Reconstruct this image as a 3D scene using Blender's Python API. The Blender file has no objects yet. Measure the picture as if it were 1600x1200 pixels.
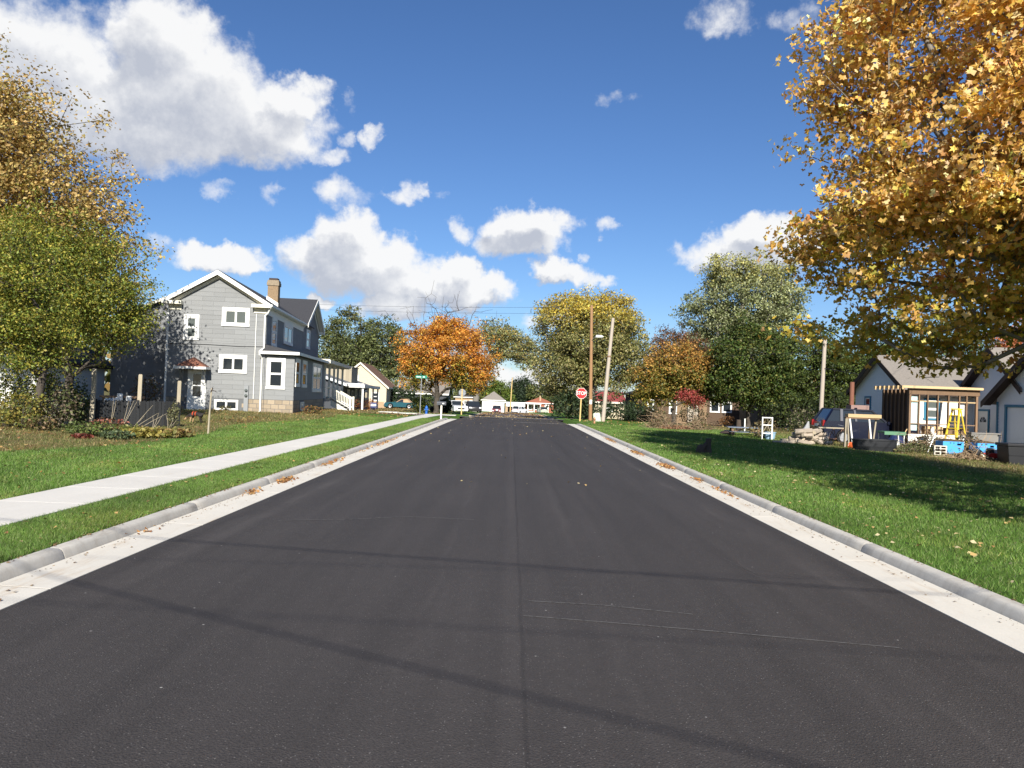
import bpy, bmesh, math, random
import numpy as np
from mathutils import Matrix, Vector
C = bpy.context.scene.collection
R_ = math.radians
random.seed(7)
rng = np.random.default_rng(11)

# ------------------------------------------------------------------ camera
CAM_H = 1.7
cam = bpy.data.cameras.new('camera')
cam.lens = 27.0; cam.sensor_width = 36.0; cam.clip_end = 3000; cam.clip_start = 0.05
camo = bpy.data.objects.new('camera', cam); C.objects.link(camo)
CR = Matrix.Rotation(R_(90.86), 3, 'X') @ Matrix.Rotation(R_(2.0), 3, 'Z')
camo.matrix_world = Matrix.Translation((0, 0, CAM_H)) @ CR.to_4x4()
bpy.context.scene.camera = camo

def at(px, py, Y):
    """point of the photograph (1600 x 1200) at distance Y along the road"""
    d = CR @ Vector(((px - 800) / 1200, -(py - 600) / 1200, -1))
    return Vector((0, 0, CAM_H)) + d * (Y / d.y)

# ------------------------------------------------------------------ sky and sun
SUN_EL, SUN_AZ = 30.5, 3.2       # sun behind the camera, a little to its right
w = bpy.data.worlds.new('World'); bpy.context.scene.world = w; w.use_nodes = True
nt = w.node_tree; nt.nodes.clear()
def N(tree, t, **k):
    n = tree.nodes.new(t)
    for a, v in k.items(): setattr(n, a, v)
    return n
def math_n(tree, op, a, b=None, c=None, clamp=False):
    n = tree.nodes.new('ShaderNodeMath'); n.operation = op; n.use_clamp = clamp
    for i, v in enumerate((a, b, c)):
        if v is None: continue
        if isinstance(v, (int, float)): n.inputs[i].default_value = v
        else: tree.links.new(v, n.inputs[i])
    return n.outputs[0]
def vec_n(tree, op, a, b=None):
    n = tree.nodes.new('ShaderNodeVectorMath'); n.operation = op
    for i, v in enumerate((a, b)):
        if v is None: continue
        if isinstance(v, (tuple, list)): n.inputs[i].default_value = v
        else: tree.links.new(v, n.inputs[i])
    return n.outputs['Value'] if op in ('DOT_PRODUCT', 'LENGTH') else n.outputs[0]
def ramp_n(tree, v, a, b):
    n = tree.nodes.new('ShaderNodeMapRange'); n.interpolation_type = 'SMOOTHSTEP'
    n.inputs[1].default_value = a; n.inputs[2].default_value = b
    tree.links.new(v, n.inputs[0]); return n.outputs[0]
def mix_n(tree, f, a, b):
    n = tree.nodes.new('ShaderNodeMix'); n.data_type = 'RGBA'
    for s, v in ((n.inputs[0], f), (n.inputs[6], a), (n.inputs[7], b)):
        if isinstance(v, (int, float)): s.default_value = v
        elif isinstance(v, tuple): s.default_value = (*v[:3], 1)
        else: tree.links.new(v, s)
    return n.outputs[2]

sky = N(nt, 'ShaderNodeTexSky', sky_type='NISHITA', sun_disc=False)
sky.sun_elevation = R_(SUN_EL); sky.sun_rotation = R_(180 - SUN_AZ)
sky.altitude = 300; sky.air_density = 1.0; sky.dust_density = 0.4; sky.ozone_density = 3.0
# clouds: (azimuth px, elevation px, half width, half height, weight) read off the photograph's cumulus
CL = [(60, 110, 150, 90, .9), (260, 70, 75, 70, 1), (300, 150, 130, 90, 1), (200, 190, 150, 70, .9), (400, 195, 105, 55, .9), (455, 150, 55, 35, .9),
      (330, 215, 150, 35, .7), (240, 258, 42, 26, .55), (20, 40, 60, 45, .5), 
      (545, 375, 60, 48, 1.05), (540, 410, 100, 50, 1), (480, 395, 50, 28, .8), (590, 400, 60, 34, .9), (610, 440, 90, 40, .85),
      (715, 425, 48, 30, 1), (700, 450, 110, 32, 1), (770, 445, 45, 24, .9), (640, 465, 90, 20, .6),
      (825, 350, 72, 36, 1.05), (815, 380, 76, 26, .9), (715, 360, 28, 22, .62), (880, 425, 48, 26, 1), (925, 435, 28, 15, .6),
      (635, 297, 24, 24, .62), (530, 298, 36, 28, .55), (555, 310, 60, 18, .38), (685, 298, 20, 10, .4), (515, 240, 42, 17, .6), (548, 217, 20, 17, .5), (592, 218, 24, 13, .55), (545, 160, 18, 22, .38), (950, 350, 26, 16, .55), (925, 398, 10, 12, .42),
      (340, 408, 62, 24, .95), (425, 300, 22, 18, .42), (338, 300, 20, 14, .4), (505, 475, 26, 16, .8), (615, 478, 50, 26, 1), (600, 490, 60, 16, .7), (245, 390, 28, 15, .5),
      (1180, 365, 70, 34, 1.05), (1150, 400, 90, 36, 1), (1220, 380, 70, 36, .9), (1080, 420, 30, 18, .6),
      (830, 592, 120, 22, .75), (690, 560, 120, 20, .5), (1000, 560, 140, 20, .45), (1130, 20, 62, 30, .5), (1240, 30, 40, 26, .4), (975, 155, 40, 14, .33), (870, 500, 60, 18, .5)]
g = bpy.data.node_groups.new('cloud_field', 'ShaderNodeTree')
g.interface.new_socket('Vector', in_out='INPUT', socket_type='NodeSocketVector')
g.interface.new_socket('Value', in_out='OUTPUT', socket_type='NodeSocketFloat')
gi = N(g, 'NodeGroupInput'); go = N(g, 'NodeGroupOutput')
acc = None
for (cx, cy, a, b, wt) in CL:
    d = CR @ Vector(((cx - 800) / 1200, -(cy - 600) / 1200, -1)); d.normalize()
    az, el = math.atan2(d.x, d.y), math.asin(d.z)
    q = vec_n(g, 'SUBTRACT', gi.outputs[0], (az, el, 0))
    q = vec_n(g, 'MULTIPLY', q, (1230 / a, 1260 / b, 0))
    q = vec_n(g, 'DOT_PRODUCT', q, q)
    v = math_n(g, 'MULTIPLY_ADD', q, -wt * .62, wt)
    acc = v if acc is None else math_n(g, 'SMOOTH_MAX', acc, v, 0.18)
g.links.new(acc, go.inputs[0])
tc = N(nt, 'ShaderNodeTexCoord')
sep = N(nt, 'ShaderNodeSeparateXYZ'); nt.links.new(tc.outputs['Generated'], sep.inputs[0])
az = math_n(nt, 'ARCTAN2', sep.outputs[0], sep.outputs[1])
el = math_n(nt, 'ARCSINE', sep.outputs[2])
ae = N(nt, 'ShaderNodeCombineXYZ'); nt.links.new(az, ae.inputs[0]); nt.links.new(el, ae.inputs[1])
def noise_n(tree, vec, scale, detail=4, rough=.55, dist=0):
    n = N(tree, 'ShaderNodeTexNoise'); n.inputs['Scale'].default_value = scale; n.inputs['Detail'].default_value = detail
    n.inputs['Roughness'].default_value = rough; n.inputs['Distortion'].default_value = dist
    tree.links.new(vec, n.inputs['Vector']); return n
warp = noise_n(nt, tc.outputs['Generated'], 14, 3, .5)
wv = vec_n(nt, 'MULTIPLY', vec_n(nt, 'SUBTRACT', warp.outputs['Color'], (.5, .5, .5)), (.07, .05, 0))
warp2 = noise_n(nt, tc.outputs['Generated'], 42, 4, .62)
wv2 = vec_n(nt, 'MULTIPLY', vec_n(nt, 'SUBTRACT', warp2.outputs['Color'], (.5, .5, .5)), (.046, .036, 0))
pos = vec_n(nt, 'ADD', vec_n(nt, 'ADD', ae.outputs[0], wv), wv2)
fine = noise_n(nt, tc.outputs['Generated'], 30, 7, .62)
big = noise_n(nt, tc.outputs['Generated'], 4.0, 4, .5)
# the same broken cumulus goes on round the rest of the sky
absaz = math_n(nt, 'ABSOLUTE', az)
elsewhere = math_n(nt, 'MULTIPLY', math_n(nt, 'MULTIPLY', ramp_n(nt, absaz, .72, .95), ramp_n(nt, el, 0.02, .12)),
                   math_n(nt, 'MULTIPLY_ADD', big.outputs[0], 5.0, -2.75))
elsewhere = math_n(nt, 'ADD', elsewhere, math_n(nt, 'MULTIPLY_ADD', ramp_n(nt, absaz, .72, .95), 1.0, -1.0))
def field(p):
    n = N(nt, 'ShaderNodeGroup'); n.node_tree = g; nt.links.new(p, n.inputs[0])
    return math_n(nt, 'MAXIMUM', n.outputs[0], elsewhere)
f0 = math_n(nt, 'ADD', field(pos), math_n(nt, 'MULTIPLY_ADD', fine.outputs[0], .85, -.46))
f1 = math_n(nt, 'ADD', field(vec_n(nt, 'ADD', pos, (.012, .030, 0))), math_n(nt, 'MULTIPLY_ADD', warp2.outputs[0], .5, -.25))
alpha = math_n(nt, 'MULTIPLY', ramp_n(nt, f0, .14, .66), .97)
upv = vec_n(nt, 'ADD', tc.outputs['Generated'], (.004, 0, .016)); fine_up = noise_n(nt, upv, 30, 7, .62)
f2 = math_n(nt, 'ADD', field(vec_n(nt, 'ADD', pos, (.005, .018, 0))), math_n(nt, 'MULTIPLY_ADD', fine_up.outputs[0], .85, -.46))
thick = ramp_n(nt, f1, .35, 1.05)           # cloud above this point shades it: white tops, grey undersides
shade = math_n(nt, 'ADD', math_n(nt, 'MULTIPLY', math_n(nt, 'SUBTRACT', f2, f0), 1.25), math_n(nt, 'MULTIPLY_ADD', thick, .80, .04), clamp=True)
ccol = mix_n(nt, shade, (1.0, 1.0, 1.0), (.55, .585, .67))
cem = N(nt, 'ShaderNodeBackground'); nt.links.new(ccol, cem.inputs[0]); cem.inputs[1].default_value = .575
sat = N(nt, 'ShaderNodeHueSaturation'); sat.inputs['Saturation'].default_value = 1.08
nt.links.new(sky.outputs[0], sat.inputs['Color'])
bg = N(nt, 'ShaderNodeBackground'); nt.links.new(vec_n(nt, 'MULTIPLY', sat.outputs[0], (.86, 1.0, 1.24)), bg.inputs[0]); bg.inputs[1].default_value = .057
mx = N(nt, 'ShaderNodeMixShader'); nt.links.new(alpha, mx.inputs[0]); nt.links.new(bg.outputs[0], mx.inputs[1]); nt.links.new(cem.outputs[0], mx.inputs[2])
wo = N(nt, 'ShaderNodeOutputWorld'); nt.links.new(mx.outputs[0], wo.inputs[0])
w.cycles.sampling_method = 'MANUAL'; w.cycles.sample_map_resolution = 512
sun = bpy.data.lights.new('sun', 'SUN'); sun.energy = 5.0; sun.angle = R_(.45); sun.color = (1, .955, .86)
so = bpy.data.objects.new('sun', sun); C.objects.link(so)
sdir = Vector((math.sin(R_(SUN_AZ)) * math.cos(R_(SUN_EL)), -math.cos(R_(SUN_AZ)) * math.cos(R_(SUN_EL)), math.sin(R_(SUN_EL))))
so.rotation_euler = sdir.to_track_quat('Z', 'Y').to_euler(); so.location = sdir * 60
sc = bpy.context.scene
sc.view_settings.view_transform = 'Standard'; sc.view_settings.look = 'None'
sc.view_settings.exposure = 0.75; sc.view_settings.gamma = 1; sc.view_settings.use_curve_mapping = False
sc.render.engine = 'CYCLES'
sc.cycles.max_bounces = 6; sc.cycles.diffuse_bounces = 3; sc.cycles.transparent_max_bounces = 6
sc.cycles.use_denoising = True

# ------------------------------------------------------------------ helpers
def thing(name, label, cat, loc=(0, 0, 0), rz=0.0, group=None):
    o = bpy.data.objects.new(name, None); C.objects.link(o)
    o.location = loc; o.rotation_euler = (0, 0, rz); o.empty_display_size = .3
    o['label'] = label; o['category'] = cat
    if group: o['group'] = group
    return o
def tag(o, label, cat, group=None):
    o['label'] = label; o['category'] = cat
    if group: o['group'] = group
    return o
def struct(o): o['kind'] = 'structure'; return o
def stuff(o): o['kind'] = 'stuff'; return o
def mesh_obj(name, me, mat, parent=None, mtx=None, loc=None):
    if mat is not None and not me.materials: me.materials.append(mat)
    o = bpy.data.objects.new(name, me); C.objects.link(o)
    if parent: o.parent = parent
    if mtx is not None: o.matrix_local = mtx
    if loc is not None: o.location = loc
    return o
class MB:
    """collects shapes; build() links them as ONE mesh object"""
    def __init__(s): s.v = []; s.f = []
    def add(s, vs, fs):
        n = len(s.v); s.v += [tuple(p) for p in vs]; s.f += [tuple(i + n for i in f) for f in fs]; return s
    def box(s, x0, x1, y0, y1, z0, z1):
        return s.add([(x0, y0, z0), (x1, y0, z0), (x1, y1, z0), (x0, y1, z0), (x0, y0, z1), (x1, y0, z1), (x1, y1, z1), (x0, y1, z1)],
                     [(0, 3, 2, 1), (4, 5, 6, 7), (0, 1, 5, 4), (1, 2, 6, 5), (2, 3, 7, 6), (3, 0, 4, 7)])
    def beam(s, p0, p1, w, h, up=(0, 0, 1)):
        p0, p1 = Vector(p0), Vector(p1); d = (p1 - p0).normalized(); u = Vector(up)
        if abs(d.dot(u)) > .98: u = Vector((0, 1, 0))
        a = d.cross(u).normalized() * (w / 2); b = a.cross(d).normalized() * (h / 2)
        vs = [p0 - a - b, p0 + a - b, p0 + a + b, p0 - a + b, p1 - a - b, p1 + a - b, p1 + a + b, p1 - a + b]
        return s.add(vs, [(0, 3, 2, 1), (4, 5, 6, 7), (0, 1, 5, 4), (1, 2, 6, 5), (2, 3, 7, 6), (3, 0, 4, 7)])
    def prism(s, poly, d0, d1, axis='y'):
        """poly of 2-D points pushed from d0 to d1 along axis (y: points are x,z; x: y,z; z: x,y)"""
        mk = {'y': lambda p, d: (p[0], d, p[1]), 'x': lambda p, d: (d, p[0], p[1]), 'z': lambda p, d: (p[0], p[1], d)}[axis]
        n = len(poly); vs = [mk(p, d0) for p in poly] + [mk(p, d1) for p in poly]
        fs = [tuple(range(n))[::-1], tuple(range(n, 2 * n))] + [(i, (i + 1) % n, n + (i + 1) % n, n + i) for i in range(n)]
        return s.add(vs, fs)
    def tube(s, pts, r, n=6, cap=True):
        pts = [Vector(p) for p in pts]; m = len(pts)
        rs = r if isinstance(r, (list, tuple)) else [r] * m
        vs = []; prev = None
        for i, p in enumerate(pts):
            t = (pts[min(i + 1, m - 1)] - pts[max(i - 1, 0)]).normalized()
            if prev is None: u = t.cross(Vector((0, 0, 1)) if abs(t.z) < .9 else Vector((1, 0, 0))).normalized()
            else: u = (prev - t * prev.dot(t)).normalized()
            prev = u; b = t.cross(u)
            for k in range(n):
                a = 2 * math.pi * k / n
                vs.append(p + (u * math.cos(a) + b * math.sin(a)) * rs[i])
        fs = [(i * n + k, i * n + (k + 1) % n, (i + 1) * n + (k + 1) % n, (i + 1) * n + k) for i in range(m - 1) for k in range(n)]
        if cap: fs += [tuple(range(n))[::-1], tuple(range((m - 1) * n, m * n))]
        return s.add(vs, fs)
    def lathe(s, prof, n=16, o=(0, 0, 0), axis='z'):
        vs = []
        for (r, z) in prof:
            for k in range(n):
                a = 2 * math.pi * k / n; x, y = r * math.cos(a), r * math.sin(a)
                p = (x, y, z) if axis == 'z' else ((x, z, y) if axis == 'y' else (z, x, y))
                vs.append((p[0] + o[0], p[1] + o[1], p[2] + o[2]))
        m = len(prof)
        fs = [(i * n + k, i * n + (k + 1) % n, (i + 1) * n + (k + 1) % n, (i + 1) * n + k) for i in range(m - 1) for k in range(n)]
        fs += [tuple(range(n))[::-1], tuple(range((m - 1) * n, m * n))]
        return s.add(vs, fs)
    def mesh(s, name, smooth=False):
        me = bpy.data.meshes.new(name); me.from_pydata(s.v, [], s.f); me.update()
        bm = bmesh.new(); bm.from_mesh(me); bmesh.ops.recalc_face_normals(bm, faces=bm.faces); bm.to_mesh(me); bm.free()
        if smooth:
            me.polygons.foreach_set('use_smooth', [True] * len(me.polygons))
            me.set_sharp_from_angle(angle=R_(40))
        return me
    def build(s, name, mat, parent=None, mtx=None, smooth=False, bevel=0, loc=None):
        o = mesh_obj(name, s.mesh(name, smooth), mat, parent, mtx, loc)
        if bevel:
            b = o.modifiers.new('bevel', 'BEVEL'); b.width = bevel; b.segments = 2; b.limit_method = 'ANGLE'
        return o
def dup(o, parent=None, loc=None, rz=None):
    c = o.copy(); C.objects.link(c)
    if parent: c.parent = parent
    if loc is not None: c.location = loc
    if rz is not None: c.rotation_euler = (0, 0, rz)
    for ch in list(o.children): dup(ch, c)
    return c
def fast_mesh(name, V, F, mat, parent=None, cols=None, smooth=False):
    """V (n,3), F (m,k) numpy -> object"""
    me = bpy.data.meshes.new(name); k = F.shape[1]
    me.vertices.add(len(V)); me.vertices.foreach_set('co', V.astype(np.float32).ravel())
    me.loops.add(F.size); me.loops.foreach_set('vertex_index', F.astype(np.int32).ravel())
    me.polygons.add(len(F)); me.polygons.foreach_set('loop_start', np.arange(0, F.size, k, dtype=np.int32))
    if smooth: me.polygons.foreach_set('use_smooth', np.ones(len(F), dtype=bool))
    me.update(calc_edges=True)
    if cols is not None:
        a = me.color_attributes.new('tint', 'FLOAT_COLOR', 'POINT')
        a.data.foreach_set('color', np.concatenate([cols, np.ones((len(cols), 1))], 1).astype(np.float32).ravel())
    return mesh_obj(name, me, mat, parent)

# ------------------------------------------------------------------ materials
MATS = {}
def mat(name, col, rough=.8, var=.12, scale=3.0, bump=0.0, bscale=40.0, metal=0.0, rnd=0.0, spec=.3, dirt=None, stretch=(1, 1, 1), coat=0.0):
    """plain procedural surface: base colour, large mottling, per-object variation, fine relief"""
    if name in MATS: return MATS[name]
    m = bpy.data.materials.new(name); m.use_nodes = True; t = m.node_tree; b = t.nodes['Principled BSDF']
    b.inputs['Roughness'].default_value = rough; b.inputs['Metallic'].default_value = metal
    b.inputs['Specular IOR Level'].default_value = spec; b.inputs['Coat Weight'].default_value = coat; b.inputs['Coat Roughness'].default_value = .08
    tcn = N(t, 'ShaderNodeTexCoord'); vec = vec_n(t, 'MULTIPLY', tcn.outputs['Object'], stretch)
    oi = N(t, 'ShaderNodeObjectInfo')
    vec = vec_n(t, 'ADD', vec, vec_n(t, 'SCALE', oi.outputs['Location'])) if False else vec
    n1 = noise_n(t, vec, scale, 5, .6)
    f = math_n(t, 'MULTIPLY_ADD', n1.outputs[0], 2 * var, 1 - var)
    if rnd: f = math_n(t, 'MULTIPLY', f, math_n(t, 'MULTIPLY_ADD', oi.outputs['Random'], 2 * rnd, 1 - rnd))
    sc_ = N(t, 'ShaderNodeVectorMath', operation='SCALE'); sc_.inputs[0].default_value = col[:3]; t.links.new(f, sc_.inputs['Scale'])
    out = sc_.outputs[0]
    if dirt:
        n2 = noise_n(t, vec, dirt[1], 6, .65)
        out = mix_n(t, math_n(t, 'MULTIPLY', ramp_n(t, n2.outputs[0], dirt[2], dirt[2] + .2), dirt[3]), out, dirt[0])
    t.links.new(out, b.inputs['Base Color'])
    if bump:
        n3 = noise_n(t, vec, bscale, 4, .6); bp = N(t, 'ShaderNodeBump'); bp.inputs['Strength'].default_value = bump; bp.inputs['Distance'].default_value = .02
        t.links.new(n3.outputs[0], bp.inputs['Height']); t.links.new(bp.outputs[0], b.inputs['Normal'])
    MATS[name] = m; return m
def glass_mat(name='window_glass', col=(.02, .025, .03)):
    if name in MATS: return MATS[name]
    m = bpy.data.materials.new(name); m.use_nodes = True; b = m.node_tree.nodes['Principled BSDF']
    b.inputs['Base Color'].default_value = (*col, 1); b.inputs['Roughness'].default_value = .06; b.inputs['Specular IOR Level'].default_value = .6
    MATS[name] = m; return m
def leaf_mat(name, trans=.35, rough=.5, tfac=(1.15, 1.05, .8)):
    if name in MATS: return MATS[name]
    m = bpy.data.materials.new(name); m.use_nodes = True; t = m.node_tree; b = t.nodes['Principled BSDF']
    at_ = N(t, 'ShaderNodeAttribute', attribute_name='tint')
    t.links.new(at_.outputs['Color'], b.inputs['Base Color']); b.inputs['Roughness'].default_value = rough; b.inputs['Specular IOR Level'].default_value = .35
    tr = N(t, 'ShaderNodeBsdfTranslucent'); t.links.new(vec_n(t, 'MULTIPLY', at_.outputs['Color'], tfac), tr.inputs[0])
    ms = N(t, 'ShaderNodeMixShader'); ms.inputs[0].default_value = trans
    t.links.new(b.outputs[0], ms.inputs[1]); t.links.new(tr.outputs[0], ms.inputs[2])
    t.links.new(ms.outputs[0], t.nodes['Material Output'].inputs[0])
    MATS[name] = m; return m
LEAF = leaf_mat('leaf_blade'); NEEDLE = leaf_mat('leaf_dull', .2, .6)
WHITE = mat('white_paint', (.78, .77, .73), .55, .06, 2, dirt=((.5, .48, .42), 3, .62, .35))
CREAM = mat('cream_trim', (.74, .70, .58), .6, .06, 2)
GREY = mat('grey_shake', (.222, .227, .230), .75, .09, 2.5, .35, 60, rnd=.06, stretch=(1, 1, 8))
GREYCORE = mat('grey_backing', (.13, .135, .14), .85)
TANBLOCK = mat('tan_block', (.31, .25, .18), .9, .18, 5, .6, 30, rnd=.16)
MORTAR = mat('mortar', (.30, .26, .21), .95)
SHINGLE = mat('dark_shingle', (.045, .045, .05), .85, .35, 9, .5, 30, stretch=(1, 1, 1))
BROWNSH = mat('brown_shingle', (.17, .095, .065), .85, .3, 9, .5, 30)
TANSH = mat('weathered_shingle', (.215, .19, .165), .9, .35, 11, .5, 30, stretch=(.5, 1, 2.5))
GLASS = glass_mat(); GLASSP = glass_mat('pale_glass', (.10, .115, .11))
WEATHER = mat('weathered_wood', (.33, .285, .21), .85, .25, 6, .4, 30, rnd=.12, stretch=(6, 6, .6))
DARKWOOD = mat('dark_fence_wood', (.020, .021, .023), .8, .3, 5, .3, 30, rnd=.28, stretch=(6, 6, .8))
FRESH = mat('fresh_lumber', (.52, .37, .2), .75, .15, 5, .2, 30, rnd=.12, stretch=(4, 4, 1))
BROWNWOOD = mat('brown_lumber', (.20, .125, .075), .8, .25, 5, .2, 30, rnd=.2, stretch=(5, 5, 1))
POLEWOOD = mat('pole_wood', (.30, .17, .085), .85, .2, 5, .4, 30, stretch=(5, 5, .3))
POLEGREY = mat('grey_pole_wood', (.40, .34, .28), .9, .2, 5, .4, 30, stretch=(5, 5, .3))
BARK = mat('bark', (.075, .062, .05), .95, .35, 5, .9, 18, stretch=(3, 3, .6))
BARKG = mat('grey_bark', (.17, .155, .135), .95, .35, 5, .9, 14, stretch=(3, 3, .6))
BLACKP = mat('black_plastic', (.018, .018, .02), .45, .2, 4)
METAL = mat('galvanised_metal', (.42, .43, .44), .45, .15, 6, metal=.6)
GREYMET = mat('grey_enamel', (.24, .25, .26), .5, .1)
TYRE = mat('tyre_rubber', (.015, .015, .016), .85)
RIM = mat('rim_alloy', (.5, .5, .51), .35, .1, metal=.7)
RED = mat('sign_red', (.52, .02, .02), .45, .06)
GREENS = mat('sign_green', (.0, .2, .12), .45, .06)
BLUETRIM = mat('blue_trim', (.035, .17, .27), .6, .1)
SHADEWHITE = mat('shade_tinted_siding', (.74, .77, .78), .65, .06, 2, rnd=.03)  # white siding with the bluish shade of its street walls put into the colour
SOFFIT = mat('dark_brown_fascia', (.045, .03, .025), .7, .15)
TANWOODP = mat('yellow_wood_post', (.55, .39, .16), .7, .15, 4, stretch=(4, 4, .5))
# ------------------------------------------------------------------ terrain
PY = np.array([-60, 46, 54, 60, 70, 85, 110, 165, 200, 1500.]); PZ = np.array([0, 0, -.06, -.14, -.34, -.68, -.95, -2.1, -2.4, -3.2])
_yy = np.linspace(-60, 1500, 7801); _zz = np.interp(_yy, PY, PZ); _zz = np.convolve(np.pad(_zz, 20, 'edge'), np.ones(41) / 41, 'valid')
def prof(y): return np.interp(y, _yy, _zz)
def street_mid(x): return np.where(np.asarray(x) < 0, 66 - .36 * np.asarray(x), 66 - 0 * np.asarray(x))
XL = np.array([-400, -26, -12, -6.4, -4.27, -4.2, 4.2, 4.27, 9, 14, 20, 400.]); ZL = np.array([.1, .09, .09, .135, .115, -.22, -.22, .11, .11, .06, -.04, -.1])
def gz(x, y):
    x = np.asarray(x, float); y = np.asarray(y, float)
    base = prof(y)
    s = np.interp(x, XL, ZL)
    bump = .025 * np.sin(x * .9 + y * .37) + .02 * np.sin(x * .31 - y * .53)
    s = np.where(np.abs(x) > 6.6, s + bump * np.clip((np.abs(x) - 6.6) / 3, 0, 1), s)
    s = s + .17 * np.clip((-x - 8) / 5, 0, 1) * np.clip((y - 29) / 13, 0, 1)
    cross = np.abs(y - street_mid(x)) < 3.6
    s = np.where(cross & (np.abs(x) > 4.2) & (np.abs(x) < 90), -.05, s)
    return base + s
def G(x, y): return float(gz(x, y))
def axis(bits): return np.unique(np.round(np.concatenate(bits), 3))
gx = axis([np.linspace(-900, -60, 15), np.linspace(-60, -7, 54), np.linspace(-7, -4.27, 12), [-4.2, 4.2, 4.27], np.linspace(4.27, 10, 18), np.linspace(10, 60, 52), np.linspace(60, 900, 15)])
gy = axis([np.linspace(-80, 0, 21), np.linspace(0, 60, 90), np.linspace(60, 90, 61), np.linspace(90, 240, 76), np.linspace(240, 1500, 20)])
X, Y = np.meshgrid(gx, gy); Z = gz(X, Y)
def grid_faces(nx, ny):
    i = np.arange(nx - 1)[None, :] + nx * np.arange(ny - 1)[:, None]; i = i.ravel()
    return np.stack([i, i + 1, i + nx + 1, i + nx], 1)
def lawn_mat():
    m = bpy.data.materials.new('lawn'); m.use_nodes = True; t = m.node_tree; b = t.nodes['Principled BSDF']; b.inputs['Roughness'].default_value = .95; b.inputs['Specular IOR Level'].default_value = .1
    geo = N(t, 'ShaderNodeNewGeometry'); s = N(t, 'ShaderNodeSeparateXYZ'); t.links.new(geo.outputs['Position'], s.inputs[0])
    big_ = noise_n(t, geo.outputs['Position'], .35, 5, .6); mid = noise_n(t, geo.outputs['Position'], 1.6, 6, .65); fin = noise_n(t, geo.outputs['Position'], 14, 6, .7)
    xw = math_n(t, 'ADD', s.outputs[0], math_n(t, 'MULTIPLY_ADD', big_.outputs[0], 5, -2.5))
    green = math_n(t, 'MULTIPLY', ramp_n(t, xw, -10.9, -10.1), ramp_n(t, math_n(t, 'MULTIPLY', xw, -1), -14.0, -12.6))
    old = mix_n(t, ramp_n(t, mid.outputs[0], .38, .62), (.105, .12, .034), (.19, .145, .065))
    old = mix_n(t, math_n(t, 'MULTIPLY', ramp_n(t, big_.outputs[0], .53, .62), .7), old, (.22, .125, .06))
    new = mix_n(t, ramp_n(t, mid.outputs[0], .3, .75), (.075, .15, .024), (.10, .18, .035))
    col = mix_n(t, green, old, new)
    col = mix_n(t, ramp_n(t, fin.outputs[0], .35, .8), col, mix_n(t, .45, col, (.03, .04, .012)))
    t.links.new(col, b.inputs['Base Color'])
    bp = N(t, 'ShaderNodeBump'); bp.inputs['Strength'].default_value = .7; bp.inputs['Distance'].default_value = .05
    t.links.new(fin.outputs[0], bp.inputs['Height']); t.links.new(bp.outputs[0], b.inputs['Normal'])
    return m
ground = struct(fast_mesh('lawn_ground', np.stack([X.ravel(), Y.ravel(), Z.ravel()], 1), grid_faces(len(gx), len(gy)), lawn_mat(), smooth=True))
ground['label'] = 'green lawn and older leaf strewn grass on both sides of the street'

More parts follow.
